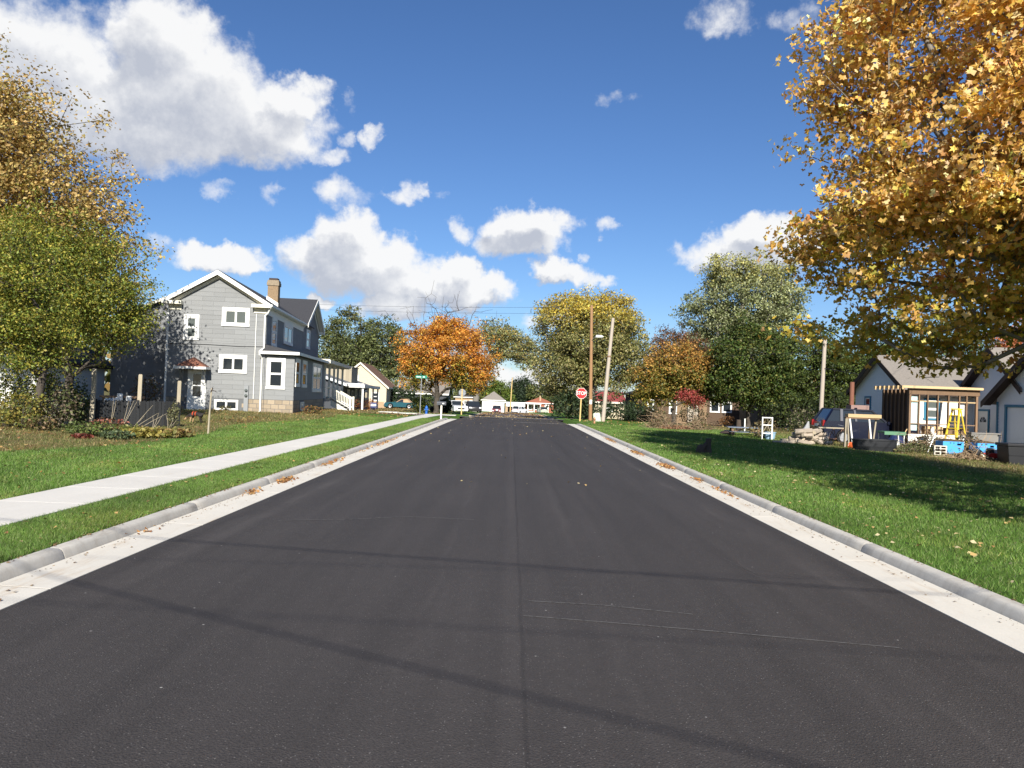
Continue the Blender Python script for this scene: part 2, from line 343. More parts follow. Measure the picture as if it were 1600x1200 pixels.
# ------------------------------------------------------------------ asphalt
def asphalt_mat(name, base, speck=.5, seam=True):
    m = bpy.data.materials.new(name); m.use_nodes = True; t = m.node_tree; b = t.nodes['Principled BSDF']
    geo = N(t, 'ShaderNodeNewGeometry'); P = geo.outputs['Position']; s = N(t, 'ShaderNodeSeparateXYZ'); t.links.new(P, s.inputs[0])
    big_ = noise_n(t, P, .28, 4, .55); lane = noise_n(t, vec_n(t, 'MULTIPLY', P, (3.2, .12, 1)), 1.0, 4, .6); fin = noise_n(t, P, 70, 3, .7); mid = noise_n(t, P, 9, 5, .65)
    f = math_n(t, 'MULTIPLY_ADD', big_.outputs[0], .34, .83)
    f = math_n(t, 'MULTIPLY', f, math_n(t, 'MULTIPLY_ADD', lane.outputs[0], .60, .70))
    f = math_n(t, 'MULTIPLY', f, math_n(t, 'MULTIPLY_ADD', fin.outputs[0], 1.5, .25))
    f = math_n(t, 'MULTIPLY', f, math_n(t, 'MULTIPLY_ADD', mid.outputs[0], .3, .85))
    if seam:   # the joint between the two paver passes: a rough paler band with a thin dark line
        wob = noise_n(t, vec_n(t, 'MULTIPLY', P, (0, .8, 0)), 1.0, 3, .6)
        dx = math_n(t, 'ADD', math_n(t, 'SUBTRACT', s.outputs[0], .13), math_n(t, 'MULTIPLY_ADD', wob.outputs[0], .05, -.025))
        band = ramp_n(t, math_n(t, 'ABSOLUTE', math_n(t, 'ADD', dx, .07)), .13, .0)
        f = math_n(t, 'MULTIPLY', f, math_n(t, 'MULTIPLY_ADD', band, .12, 1.0))
        line = ramp_n(t, math_n(t, 'ABSOLUTE', dx), .022, .004)
        f = math_n(t, 'MULTIPLY', f, math_n(t, 'MULTIPLY_ADD', line, -.22, 1.0))
        for x0, wd, am in ((-1.9, .5, -.13), (1.75, .55, -.12), (3.15, .12, .26), (-3.2, .15, .22), (.75, .10, .12), (-.62, .05, .14), (3.5, .14, -.2), (-3.5, .14, -.2), (2.5, .05, .14)):
            e = ramp_n(t, math_n(t, 'ABSOLUTE', math_n(t, 'SUBTRACT', math_n(t, 'ADD', s.outputs[0], math_n(t, 'MULTIPLY_ADD', wob.outputs[0], .3, -.15)), x0)), wd, 0)
            e = math_n(t, 'MULTIPLY', e, math_n(t, 'MULTIPLY', ramp_n(t, big_.outputs[0], .35, .6), am))
            f = math_n(t, 'MULTIPLY', f, math_n(t, 'ADD', e, 1.0))
    sc_ = N(t, 'ShaderNodeVectorMath', operation='SCALE'); sc_.inputs[0].default_value = base; t.links.new(f, sc_.inputs['Scale'])
    vo = N(t, 'ShaderNodeTexVoronoi'); vo.inputs['Scale'].default_value = 60; t.links.new(P, vo.inputs['Vector'])
    vs = N(t, 'ShaderNodeSeparateColor'); t.links.new(vo.outputs['Color'], vs.inputs[0])
    dot = math_n(t, 'MULTIPLY', ramp_n(t, vo.outputs['Distance'], .30, .12), math_n(t, 'GREATER_THAN', vs.outputs[0], .82))
    vo2 = N(t, 'ShaderNodeTexVoronoi'); vo2.inputs['Scale'].default_value = 9; t.links.new(P, vo2.inputs['Vector'])
    vs2 = N(t, 'ShaderNodeSeparateColor'); t.links.new(vo2.outputs['Color'], vs2.inputs[0])
    dot2 = math_n(t, 'MULTIPLY', ramp_n(t, vo2.outputs['Distance'], .09, .05), math_n(t, 'GREATER_THAN', vs2.outputs[0], .93))
    col = mix_n(t, math_n(t, 'MULTIPLY', dot, speck), sc_.outputs[0], (.34, .32, .30))
    col = mix_n(t, math_n(t, 'MULTIPLY', dot2, .55), col, (.5, .48, .45))
    t.links.new(col, b.inputs['Base Color']); b.inputs['Roughness'].default_value = .72; b.inputs['Specular IOR Level'].default_value = .25
    bp = N(t, 'ShaderNodeBump'); bp.inputs['Strength'].default_value = .5; bp.inputs['Distance'].default_value = .008
    vo3 = N(t, 'ShaderNodeTexVoronoi'); vo3.inputs['Scale'].default_value = 95; t.links.new(P, vo3.inputs['Vector'])
    t.links.new(vo3.outputs['Distance'], bp.inputs['Height']); t.links.new(bp.outputs[0], b.inputs['Normal'])
    return m
ASPH = asphalt_mat('fresh_asphalt', (.050, .0440, .0415), .38); ASPHO = asphalt_mat('older_asphalt', (.10, .092, .092), .3, False)
def strip(name, xs, ys, zoff, m, mid=None):
    X_, Y_ = np.meshgrid(xs, ys)
    if mid is not None: Y_ = Y_ + mid(X_)
    return struct(fast_mesh(name, np.stack([X_.ravel(), Y_.ravel(), (prof(Y_) + zoff).ravel()], 1), grid_faces(len(xs), len(ys)), m, smooth=True))
rys = axis([np.linspace(-30, 44, 38), np.linspace(44, 62.2, 30)])
road = strip('road', np.linspace(-3.66, 3.66, 9), rys, .012, ASPH); road['label'] = 'freshly paved dark asphalt road with a seam down the middle'
cs = strip('cross_street', np.concatenate([np.linspace(-90, -3.66, 50), np.linspace(-3.6, 3.6, 7), np.linspace(3.66, 90, 44)]), np.linspace(-3.5, 3.5, 8), .016, ASPHO, street_mid); cs['label'] = 'older grey asphalt cross street at the end of the new paving'
fr_ = strip('far_road', np.linspace(-3.9, 3.9, 7), np.linspace(69.5, 176, 80), .010, ASPHO); fr_['label'] = 'far stretch of road littered with leaves beyond the crossing'
dw = strip('driveway', np.linspace(-12.4, -4.3, 12), np.linspace(55.2, 58.6, 5), .19, ASPHO); dw['label'] = 'narrow asphalt driveway by the grey house steps'
for v in dw.data.vertices: v.co.z = G(v.co.x, v.co.y) + .02
ap = strip('driveway', np.linspace(-13, 13, 14), np.linspace(176, 187, 6), .014, mat('pale_gravel', (.26, .22, .18), .95, .25, 2, .5, 20)); ap['label'] = 'tan gravel drive in front of the far brick house'
WLINE = mat('worn_road_paint', (.42, .41, .39), .7, .2, 20, dirt=((.07, .065, .06), 6, .48, .8))
def marking(name, x0, x1, y0, y1, z, label, ang=0):
    V = np.array([(x0, y0, z), (x1, y0 + ang, z), (x1, y1 + ang, z), (x0, y1, z)]); V[:, 2] += prof(V[:, 1])
    o = struct(fast_mesh(name, V, np.array([[0, 1, 2, 3]]), WLINE)); o['label'] = label; return o
marking('stop_line', .25, 3.55, 49.6, 49.85, .018, 'thin worn white stop line across the right lane', -.6)
# pale scrapes left on the new surface by machinery
def scrape(pts, wd):
    V = []; 
    for i, (x, y) in enumerate(pts):
        V += [(x - wd / 8, y - wd, .0165), (x + wd / 8, y + wd, .0165)]
    F = np.array([[2 * i, 2 * i + 2, 2 * i + 3, 2 * i + 1] for i in range(len(pts) - 1)])
    return fast_mesh('scrape_mark', np.array(V), F, mat('scraped_asphalt', (.13, .122, .118), .8, .3, 30, dirt=((.06, .055, .053), 25, .45, 1)))
for pts, wd, lb in (([(-2.9, 9.75), (-2.0, 10.05), (-1.35, 10.42), (-.45, 10.35)], .012, 'pale scrape across the left lane of the road'),
                    ([(.2, 6.35), (.8, 6.3), (1.5, 6.12)], .008, 'upper of two fine pale scrapes right of the seam'),
                    ([(.15, 5.92), (.9, 5.8), (1.6, 5.68), (2.8, 5.45)], .008, 'lower of two fine pale scrapes right of the seam'),
                    ([(2.35, 8.4), (2.5, 7.6), (2.42, 7.2)], .007, 'short pale tyre scuff in the right lane')):
    o = struct(scrape(pts, wd)); o['label'] = lb

# ------------------------------------------------------------------ concrete: gutters, kerbs, pavement
def concrete_mat(name, col, dirtc, dirty=.5, streak=False):
    if name in MATS: return MATS[name]
    m = bpy.data.materials.new(name); m.use_nodes = True; t = m.node_tree; b = t.nodes['Principled BSDF']
    geo = N(t, 'ShaderNodeNewGeometry'); P = geo.outputs['Position']; oi = N(t, 'ShaderNodeObjectInfo')
    a_ = noise_n(t, P, 1.3, 5, .6); f_ = noise_n(t, P, 60, 4, .7); st = noise_n(t, vec_n(t, 'MULTIPLY', P, (6, .8, 6)), 1, 7, .75)
    f = math_n(t, 'MULTIPLY', math_n(t, 'MULTIPLY_ADD', a_.outputs[0], .22, .89), math_n(t, 'MULTIPLY_ADD', f_.outputs[0], .25, .875))
    f = math_n(t, 'MULTIPLY', f, math_n(t, 'MULTIPLY_ADD', oi.outputs['Random'], .07, .965))
    sc_ = N(t, 'ShaderNodeVectorMath', operation='SCALE'); sc_.inputs[0].default_value = col; t.links.new(f, sc_.inputs['Scale'])
    c = mix_n(t, math_n(t, 'MULTIPLY', ramp_n(t, st.outputs[0], .5, .78), dirty), sc_.outputs[0], dirtc)
    if streak:
        k1 = noise_n(t, vec_n(t, 'MULTIPLY', P, (1.5, 7, 1.2)), 1, 6, .7); k2 = noise_n(t, P, 9, 6, .75)
        c = mix_n(t, math_n(t, 'MULTIPLY', ramp_n(t, k1.outputs[0], .42, .68), .26), c, dirtc); c = mix_n(t, math_n(t, 'MULTIPLY', ramp_n(t, k2.outputs[0], .56, .72), .34), c, dirtc)
    t.links.new(c, b.inputs['Base Color']); b.inputs['Roughness'].default_value = .9; b.inputs['Specular IOR Level'].default_value = .2
    bp = N(t, 'ShaderNodeBump'); bp.inputs['Strength'].default_value = .25; bp.inputs['Distance'].default_value = .006
    t.links.new(f_.outputs[0], bp.inputs['Height']); t.links.new(bp.outputs[0], b.inputs['Normal'])
    MATS[name] = m; return m
GUT = concrete_mat('new_concrete', (.60, .565, .50), (.42, .31, .20), .75)
KERB = concrete_mat('kerb_concrete', (.50, .475, .43), (.24, .20, .155), .75, True)
WALK = concrete_mat('walk_concrete', (.60, .57, .52), (.5, .45, .37), .4)
def root(name, label):
    o = bpy.data.objects.new(name, None); C.objects.link(o); o['kind'] = 'structure'; o['label'] = label; return o
def slab_run(parent, part, x0, x1, y0, y1, L, zt, m, gap=.005, thick=.14, slope=0.0, zt2=None):
    y = y0; fill = MB()
    while y < y1 - .2:
        e = min(y + L, y1); mb = MB(); a, b_ = y + gap, e - gap
        za, zb = float(prof(a)), float(prof(b_)); c = .0025
        # chamfered (tooled) joints at both ends
        P_ = []
        for yy, zz, dz in ((a, za, -c), (a + 2.5 * c, za, 0), (b_ - 2.5 * c, zb, 0), (b_, zb, -c)):
            P_ += [(x0, yy, zz + zt + dz), (x1, yy, zz + zt + dz + slope)]
        n = len(P_)
        P_ += [(x0, a, za + zt - thick), (x1, a, za + zt - thick), (x0, b_, zb + zt - thick), (x1, b_, zb + zt - thick)]
        mb.add(P_, [(0, 1, 3, 2), (2, 3, 5, 4), (4, 5, 7, 6), (0, 8, 9, 1), (6, 7, 11, 10), (0, 2, 4, 6, 10, 8), (1, 9, 11, 7, 5, 3)])
        mb.build(part, m, parent); y = e
        fill.add([(x0 + .004, y - gap, zb + zt - .0022), (x1 - .004, y - gap, zb + zt + slope - .0022), (x1 - .004, y + gap, zb + zt + slope - .0022), (x0 + .004, y + gap, zb + zt - .0022)], [(0, 1, 2, 3)])
    stuff(fill.build('joint_filler', JOINT, parent))
JOINT = mat('joint_dirt', (.10, .085, .065), .95)
gl = root('gutter', 'pale new concrete gutter along the left edge of the asphalt'); slab_run(gl, 'slab', -4.11, -3.655, -6, 52.5, 3.05, .032, GUT, slope=-.014)
gr_ = root('gutter', 'pale new concrete gutter along the right edge of the asphalt'); slab_run(gr_, 'slab', 3.655, 4.11, -6.8, 49.5, 3.05, .018, GUT, slope=.014)
sw = root('pavement', 'new pale concrete footpath through the grass on the left'); slab_run(sw, 'slab', -6.42, -5.28, -4, 60, 1.52, .155, WALK)
w2_ = root('pavement', 'pale concrete corner walk beyond the cross street by the far stop sign'); slab_run(w2_, 'slab', -6.6, -5.0, 72.2, 78.2, 1.5, .06, WALK)
wk = root('pavement', 'short pale walk crossing in front of the blue hydrant')
for i in range(4):
    x0 = -10.4 + i * 1.52; z = G(x0 - .1, 60.7) + .035
    MB().box(x0 + .006, x0 + 1.514, 60.1, 61.3, z - .1, z).build('slab', WALK, wk)
def kerb_run(parent, sgn, y0, y1, L, y_end_taper):
    y = y0
    while y < y1 - .3:
        e = min(y + L, y1); mb = MB(); g = .004
        rings = []
        ys = [y + g, y + g + .012] + list(np.linspace(y + g + .3, e - g - .3, 3)) + [e - g - .012, e - g]
        for k, yy in enumerate(ys):
            z = float(prof(yy)); h = .128 * min(1, max(.12, (y_end_taper - yy) / 1.6))
            ins = .005 if k in (0, len(ys) - 1) else 0
            pf = [(4.105, -.12), (4.105 + ins, .01), (4.135 + ins, h - .035), (4.15, h - .012 - ins), (4.172, h - ins), (4.262, h + .004 - ins), (4.282, h - .012 - ins), (4.285, -.12)]
            rings.append([(sgn * a, yy, z + b_) for a, b_ in pf])
        n = len(rings[0]); vs = [p for r in rings for p in r]
        fs = [(i * n + k, i * n + (k + 1) % n, (i + 1) * n + (k + 1) % n, (i + 1) * n + k) for i in range(len(rings) - 1) for k in range(n)]
        fs += [tuple(range(n)), tuple(range((len(rings) - 1) * n, len(rings) * n))]
        mb.add(vs, fs); mb.build('kerbstone', KERB, parent, smooth=True); y = e
kl = root('kerb', 'rounded concrete kerb between the left gutter and the grass verge'); kerb_run(kl, -1, -5.0, 51.5, 3.05, 51.7)
kr = root('kerb', 'rounded concrete kerb between the right gutter and the lawn'); kerb_run(kr, 1, -6.3, 49.3, 3.05, 49.4)
for s_, lb in ((-1, 'leaf covered kerb along the left of the far road'), (1, 'leaf covered kerb along the right of the far road')):
    k = root('kerb', lb); mb = MB()
    for y in np.arange(72 if s_ > 0 else 78, 172, 4.0):
        a, b_ = float(prof(y)), float(prof(y + 4)); fl = max(0, (76 - y)) ** 1.5 * .25; fl2 = max(0, (76 - y - 4)) ** 1.5 * .25
        vs = [(s_ * (3.9 + fl), y, a), (s_ * (4.6 + fl), y, a + .13), (s_ * (3.9 + fl2), y + 4, b_), (s_ * (4.6 + fl2), y + 4, b_ + .13)]
        MB().add([v for v in vs] + [(p[0], p[1], p[2] - .2) for p in vs], [(0, 1, 3, 2), (4, 5, 7, 6), (0, 1, 5, 4), (2, 3, 7, 6), (0, 2, 6, 4), (1, 3, 7, 5)]).build('kerbstone', concrete_mat('leafy_kerb', (.5, .42, .33), (.36, .2, .09), .95), k)

# ------------------------------------------------------------------ grass blades
def blades(n, xa, xb, ya, yb, hgt, wid, keep, tints, power=1.0):
    u = rng.random(n); x = xa + (xb - xa) * rng.random(n); y = ya * (yb / ya) ** (u ** power) if ya > 0 else ya + (yb - ya) * u
    k = keep(x, y); x, y = x[k], y[k]; n = len(x)
    z = gz(x, y) - .006
    a = rng.random(n) * 2 * np.pi; h = hgt * (.55 + .9 * rng.random(n)) * (1 + .012 * y); wd = wid * (.7 + .6 * rng.random(n)) * np.maximum(1, y / 9)
    ln = rng.normal(0, .55, (n, 2)) * h[:, None]
    V = np.zeros((n, 3, 3)); dx, dy = np.cos(a) * wd / 2, np.sin(a) * wd / 2
    V[:, 0] = np.stack([x - dx, y - dy, z], 1); V[:, 1] = np.stack([x + dx, y + dy, z], 1); V[:, 2] = np.stack([x + ln[:, 0], y + ln[:, 1], z + h], 1)
    t = np.array(tints); c = t[rng.integers(0, len(t), n)] * (.45 + 1.0 * rng.random((n, 1)))
    patch = .92 + .16 * np.sin(x * 1.3 + y * .8) * np.sin(x * .7 - y * .5 + 1) + .14 * np.sin(x * 5.1 + 2 * np.sin(y * 2.3)) * np.sin(y * 3.7 + x); c = c * patch[:, None]; yel = (np.sin(x * 2.2 + y * .6) * np.sin(y * 1.1 - x) + rng.normal(0, .4, n)) > .75; c[yel] *= np.array([1.35, 1.05, 1.1])
    return V.reshape(-1, 3), np.repeat(c, 3, 0)
BRIGHT = [(.118, .225, .034), (.14, .255, .042), (.095, .185, .03), (.175, .27, .058), (.225, .275, .10)]
DULL = [(.17, .185, .05), (.23, .19, .08), (.12, .15, .04), (.27, .20, .10)]
nw = lambda x, y: np.ones(len(x), bool)
verge = lambda x, y: ((x < -4.29) & (x > -5.27)) | (x < -6.43)
bx_ = lambda x, y: verge(x, y) & (x > -10.2 + .8 * np.sin(y * .35))
seen = lambda x, y: (np.abs(x) < .72 * y + 2.2)
Vs, Cs = [], []
for args in ((240000, -5.28, -4.28, 4.2, 46, .045, .0075, lambda x, y: verge(x, y) & seen(x, y), BRIGHT, .9),
             (250000, -11, -6.42, 8.5, 46, .045, .0075, lambda x, y: bx_(x, y) & seen(x, y), BRIGHT, .85),
             (470000, 4.29, 15.5, 5.0, 46, .042, .0072, lambda x, y: seen(x, y) & (x < 13.2 + np.sin(y * .5) + np.clip(y - 34, 0, 6) * .6), BRIGHT, .75),
             (100000, -24, -9.8, 14, 58, .055, .006, lambda x, y: seen(x, y) & (x < -9.9 + .8 * np.sin(y * .35)), DULL, .8),
             (70000, 12, 24, 19, 52, .06, .006, lambda x, y: seen(x, y), DULL, .8)):
    v, c = blades(*args); Vs.append(v); Cs.append(c)
V = np.concatenate(Vs); Cc = np.concatenate(Cs)
gro = stuff(fast_mesh('grass', V, np.arange(len(V)).reshape(-1, 3), leaf_mat('grass_blade', .27, .55, (1.1, 1.15, .7)), cols=Cc))
gro['label'] = 'short green grass blades over verge and lawns'; gro['category'] = 'grass'

# ------------------------------------------------------------------ fallen leaves
def flat_leaves(x, y, z, size, tints, tilt=.35, lift=.02):
    n = len(x); a = rng.random(n) * 2 * np.pi; s = size * (.6 + .8 * rng.random(n))
    nrm = rng.normal(0, tilt, (n, 3)); nrm[:, 2] = 1; nrm /= np.linalg.norm(nrm, axis=1)[:, None]
    u = np.stack([np.cos(a), np.sin(a), np.zeros(n)], 1); u -= nrm * (u * nrm).sum(1)[:, None]; u /= np.linalg.norm(u, axis=1)[:, None]
    v = np.cross(nrm, u); c = np.stack([x, y, z + lift * (.3 + rng.random(n))], 1)
    T = [(-.5, 0, 0), (-.1, -.42, .12), (.5, 0, 0), (-.1, .42, .12)]
    V = np.stack([c + s[:, None] * (u * p[0] + v * p[1] + nrm * p[2]) for p in T], 1)
    t = np.array(tints); col = t[rng.integers(0, len(t), n)] * (.7 + .5 * rng.random((n, 1)))
    return V.reshape(-1, 3), np.repeat(col, 4, 0)
FALL = [(.42, .27, .10), (.5, .36, .14), (.30, .16, .06), (.55, .42, .22), (.22, .11, .05), (.42, .19, .05)]
PALEL = [(.55, .45, .22), (.48, .33, .13), (.6, .5, .3), (.36, .2, .08)]
LV, LC = [], []
def litter(n, xa, xb, ya, yb, size, tints, keep=None, lift=.03, zf=gz, bias=1.0):
    x = xa + (xb - xa) * rng.random(n); y = ya + (yb - ya) * rng.random(n) ** bias
    if keep is not None: k = keep(x, y); x, y = x[k], y[k]
    v, c = flat_leaves(x, y, zf(x, y), size, tints, lift=lift); LV.append(v); LC.append(c)
clump = lambda th: (lambda x, y: (np.sin(x * 1.1 + 2) * np.sin(y * .7 + x * .3) + rng.normal(0, .45, len(x))) > th)
litter(3600, 4.4, 24, 6, 40, .06, PALEL, lambda x, y: clump(.1)(x, y) & (x > 4.4 + (y > 30) * 1.0), .05)
litter(2600, 4.4, 14, 8, 50, .05, PALEL, None, .05)
litter(200, -5.2, -4.3, 5, 45, .05, FALL, None, .05)
litter(800, -10, -6.5, 9, 48, .055, FALL, None, .05)
litter(9000, -24, -9.6, 16, 56, .085, FALL, clump(.25), .05)
litter(2400, -13, -6.5, 44, 60, .09, FALL, clump(.0), .05)
litter(2600, -24, -6, 62, 120, .12, FALL, None, .05)
litter(3200, 5, 32, 46, 110, .12, FALL, None, .05)
roadz = lambda x, y: prof(y) + .014
litter(260, -3.6, 3.6, 12, 62, .05, PALEL, None, .012, roadz, .6)
litter(5200, -4.3, 4.3, 82, 172, .16, FALL, lambda x, y: rng.random(len(x)) < .25 + .75 * (np.abs(x) / 4.3) ** 1.5, .02, roadz, .8)
litter(700, -3.6, 3.6, 70, 90, .11, PALEL, None, .02, roadz)
DEB = [(.30, .20, .11), (.22, .13, .07), (.38, .27, .15), (.16, .10, .06)]
kz = lambda x, y: prof(y) + .128
litter(1500, -4.34, -4.22, 4, 48, .028, DEB, None, .012, kz); litter(700, 4.22, 4.32, 5, 46, .024, DEB, None, .012, kz)
gz2 = lambda x, y: prof(y) + .022
litter(900, -4.10, -3.98, 4, 48, .022, DEB, clump(-.2), .01, gz2); litter(1000, 3.98, 4.10, 5, 46, .022, DEB, clump(-.2), .01, gz2); litter(90, 3.7, 4.0, 5, 30, .03, DEB, None, .01, gz2); litter(50, -4.0, -3.7, 5, 30, .03, DEB, None, .01, gz2)
V = np.concatenate(LV); Cc = np.concatenate(LC)
o = stuff(fast_mesh('fallen_leaves', V, np.arange(len(V)).reshape(-1, 4), leaf_mat('dry_leaf', .2, .7), cols=Cc)); o['label'] = 'scattered fallen leaves on lawns and road'; o['category'] = 'leaves'
# drifts of leaves caught in the gutters
def gutter_pile(x, y, n, lx, ly, label, big=.06):
    xs = x + rng.normal(0, lx, n); ys = y + rng.normal(0, ly, n); zs = prof(ys) + .02 + np.abs(rng.normal(0, .02, n))
    v, c = flat_leaves(xs, ys, zs, big, [(.36, .17, .06), (.45, .24, .09), (.27, .12, .05), (.5, .32, .14)], .7, .01)
    o = stuff(fast_mesh('leaf_drift', v, np.arange(len(v)).reshape(-1, 4), MATS['dry_leaf'], cols=c)); tag(o, label, 'leaves', 'leaf drifts in the gutters')
gutter_pile(-4.02, 13.8, 120, .05, .22, 'largest brown leaf drift against the left kerb')
gutter_pile(-4.03, 12.1, 45, .04, .2, 'thin brown leaf drift in the left gutter nearer than the large one')
gutter_pile(-4.03, 8.6, 14, .03, .25, 'few scattered leaves at the near left kerb face', .05)
gutter_pile(-4.03, 17.5, 60, .04, .6, 'long thin leaf drift farther along the left gutter')
gutter_pile(-4.03, 25, 120, .04, 2.2, 'longest thin leaf drift far up the left gutter')
gutter_pile(4.0, 19.6, 230, .07, .40, 'widest orange leaf drift in the right gutter')
gutter_pile(4.0, 24.2, 160, .06, .5, 'orange leaf drift in the right gutter just beyond the widest one')
gutter_pile(4.03, 16.4, 60, .04, .18, 'small yellow leaf drift in the right gutter')
gutter_pile(4.03, 14.4, 60, .03, .4, 'thin brown leaf drift along the right kerb near the lawn shadow', .05)
gutter_pile(4.03, 31, 110, .04, 1.0, 'farthest thin leaf drift in the right gutter')
# ------------------------------------------------------------------ trees
LEAFM = leaf_mat('maple_leaf', .42, .45, (1.2, 1.1, .7))
def pick(tints, n):
    t = np.array(tints); return t[rng.integers(0, len(t), n)]
T_OVAL = (np.array([(0, 0, 0), (.45, -.34, .10), (1, 0, -.05), (.45, .34, .10)]), np.array([(0, 1, 2), (0, 2, 3)]))
T_MAPLE5 = (np.array([(.12, 0, -.03), (-.12, -.26, .03), (.28, -.56, .08), (.46, -.20, .02), (.80, 0, -.03), (.46, .20, .02), (.28, .56, .08), (-.12, .26, .03)]), np.array([(0, i, i + 1) for i in range(1, 7)]))
_lob = []
for k_, (ang, r_) in enumerate([(-150, .34), (-118, .60), (-92, .36), (-58, .80), (-30, .42), (0, 1.0), (30, .42), (58, .80), (92, .36), (118, .60), (150, .34)]):
    _lob.append((.12 + .62 * r_ * math.cos(R_(ang)), .62 * r_ * math.sin(R_(ang)), .07 * abs(math.sin(R_(ang)))))
T_MAPLE = (np.array([(.12, 0, -.03)] + _lob), np.array([(0, i, i + 1) for i in range(1, 11)] + [(0, 11, 1)]))
T_NEEDLE = (np.array([(0, 0, 0), (.4, -.13, .03), (1, 0, 0), (.4, .13, .03)]), np.array([(0, 1, 2), (0, 2, 3)]))
def leaf_cloud(cent, normals, size, T, tint, droop=0.0):
    """leaf faces at every centre; returns vertices, triangles, colours"""
    n = len(cent); tv, tf = T
    d = rng.normal(0, 1, (n, 3)); d[:, 2] -= droop; d -= normals * (d * normals).sum(1)[:, None]; d /= np.linalg.norm(d, axis=1)[:, None] + 1e-9
    e = np.cross(normals, d); s = (size * (.65 + .7 * rng.random(n)))[:, None]
    V = np.stack([cent + s * (d * (p[0] - .4) + e * p[1] + normals * p[2]) for p in tv], 1)
    F = tf[None] + (np.arange(n) * len(tv))[:, None, None]
    return V.reshape(-1, 3), F.reshape(-1, 3), np.repeat(tint, len(tv), 0)
def blob_points(blobs, n, shell, wob=.05):
    vol = np.array([b[3] * b[4] * b[5] for b in blobs]) ** .8; idx = rng.choice(len(blobs), n, p=vol / vol.sum())
    b = np.array(blobs)[idx]; d = rng.normal(0, 1, (n, 3)); d /= np.linalg.norm(d, axis=1)[:, None]
    r = (shell + (1 - shell) * rng.random(n)) ** .6 * (1 + .10 * np.sin(d[:, 0] * 5 + b[:, 0]) * np.sin(d[:, 2] * 6) + rng.normal(0, wob, n).clip(-2 * wob, 2 * wob))
    return b[:, :3] + d * r[:, None] * b[:, 3:6], d
def skeleton(base_r, fork, leader, pts, tip_r):
    """grow limbs: every leaf clump hangs on the nearest wood nearer the trunk"""
    nodes = [np.zeros(3)]; par = [-1]
    for k in range(1, 5): nodes.append(np.array([.03 * fork * math.sin(k * 2.1), .03 * fork * math.cos(k * 1.7), fork * k / 4])); par.append(len(nodes) - 2)
    f = nodes[-1]; L = np.array(leader, float)
    for k in range(1, 6): nodes.append(f + (L - f) * k / 5 + rng.normal(0, .04, 3) * np.linalg.norm(L - f)); par.append(len(nodes) - 2)
    first = 4; order = np.argsort(np.linalg.norm((pts - f) * np.array([1, 1, .7]), axis=1)); depth = [0] * len(nodes)
    NA = np.zeros((len(pts) * 4 + 40, 3)); NA[:len(nodes)] = nodes; cnt = len(nodes); leafnode = {}
    D0 = np.zeros(len(NA)); D0[:cnt] = [np.linalg.norm(p - f) if i >= first else 9e9 for i, p in enumerate(nodes)]
    for i in order:
        p = pts[i]; d = np.linalg.norm(NA[:cnt] - p, axis=1); cost = d + .25 * D0[:cnt] + np.where(NA[:cnt, 2] > p[2] + .3, .6 * (NA[:cnt, 2] - p[2]), 0)
        q = int(np.argmin(cost)); q0 = NA[q].copy(); dist = d[q]; k = max(1, min(4, int(dist / .9))); last = q
        for j in range(1, k + 1):
            t = j / k; m = q0 + (p - q0) * t
            if j < k: m = m + rng.normal(0, .06, 3) * dist; m[2] += .12 * dist * math.sin(math.pi * t)
            NA[cnt] = m; par.append(last); D0[cnt] = D0[last] + np.linalg.norm(m - NA[last]); last = cnt; cnt += 1
        leafnode[i] = last
    NA = NA[:cnt]; r = np.full(cnt, tip_r ** 2.4)
    kids = np.zeros(cnt)
    for i in range(cnt - 1, 0, -1):
        r[par[i]] += r[i]; kids[par[i]] += 1
    r = r ** (1 / 2.4); r *= 1; sc_ = base_r / r[0]; r = np.where(r > tip_r * 2.5, tip_r * 2.5 + (r - tip_r * 2.5) * max(.1, (base_r - tip_r * 2.5) / max(1e-6, r[0] - tip_r * 2.5)), r)
    return NA, par, r
def wood(NA, par, r, flare=1.35):
    """all limbs as joined four- to eight-sided tapering segments"""
    V, F = [], []; n0 = 0
    for i in range(1, len(NA)):
        p = par[i]; a, b = NA[p], NA[i]; d = b - a; L = np.linalg.norm(d)
        if L < 1e-5: continue
        d = d / L; u = np.cross(d, (0, 0, 1) if abs(d[2]) < .9 else (1, 0, 0)); u /= np.linalg.norm(u); v = np.cross(d, u)
        k = 8 if r[i] > .08 else (5 if r[i] > .025 else 3); an = np.arange(k) * 2 * math.pi / k
        ring = np.cos(an)[:, None] * u + np.sin(an)[:, None] * v
        ra = min(r[p], r[i] * 1.35) * (flare if p == 0 else 1)
        V.append(a - d * r[i] * .2 + ring * ra); V.append(b + d * r[i] * .1 + ring * r[i])
        j = np.arange(k); F.append(np.stack([n0 + j, n0 + (j + 1) % k, n0 + k + (j + 1) % k, n0 + k + j], 1)); n0 += 2 * k
    return np.concatenate(V), np.concatenate(F)
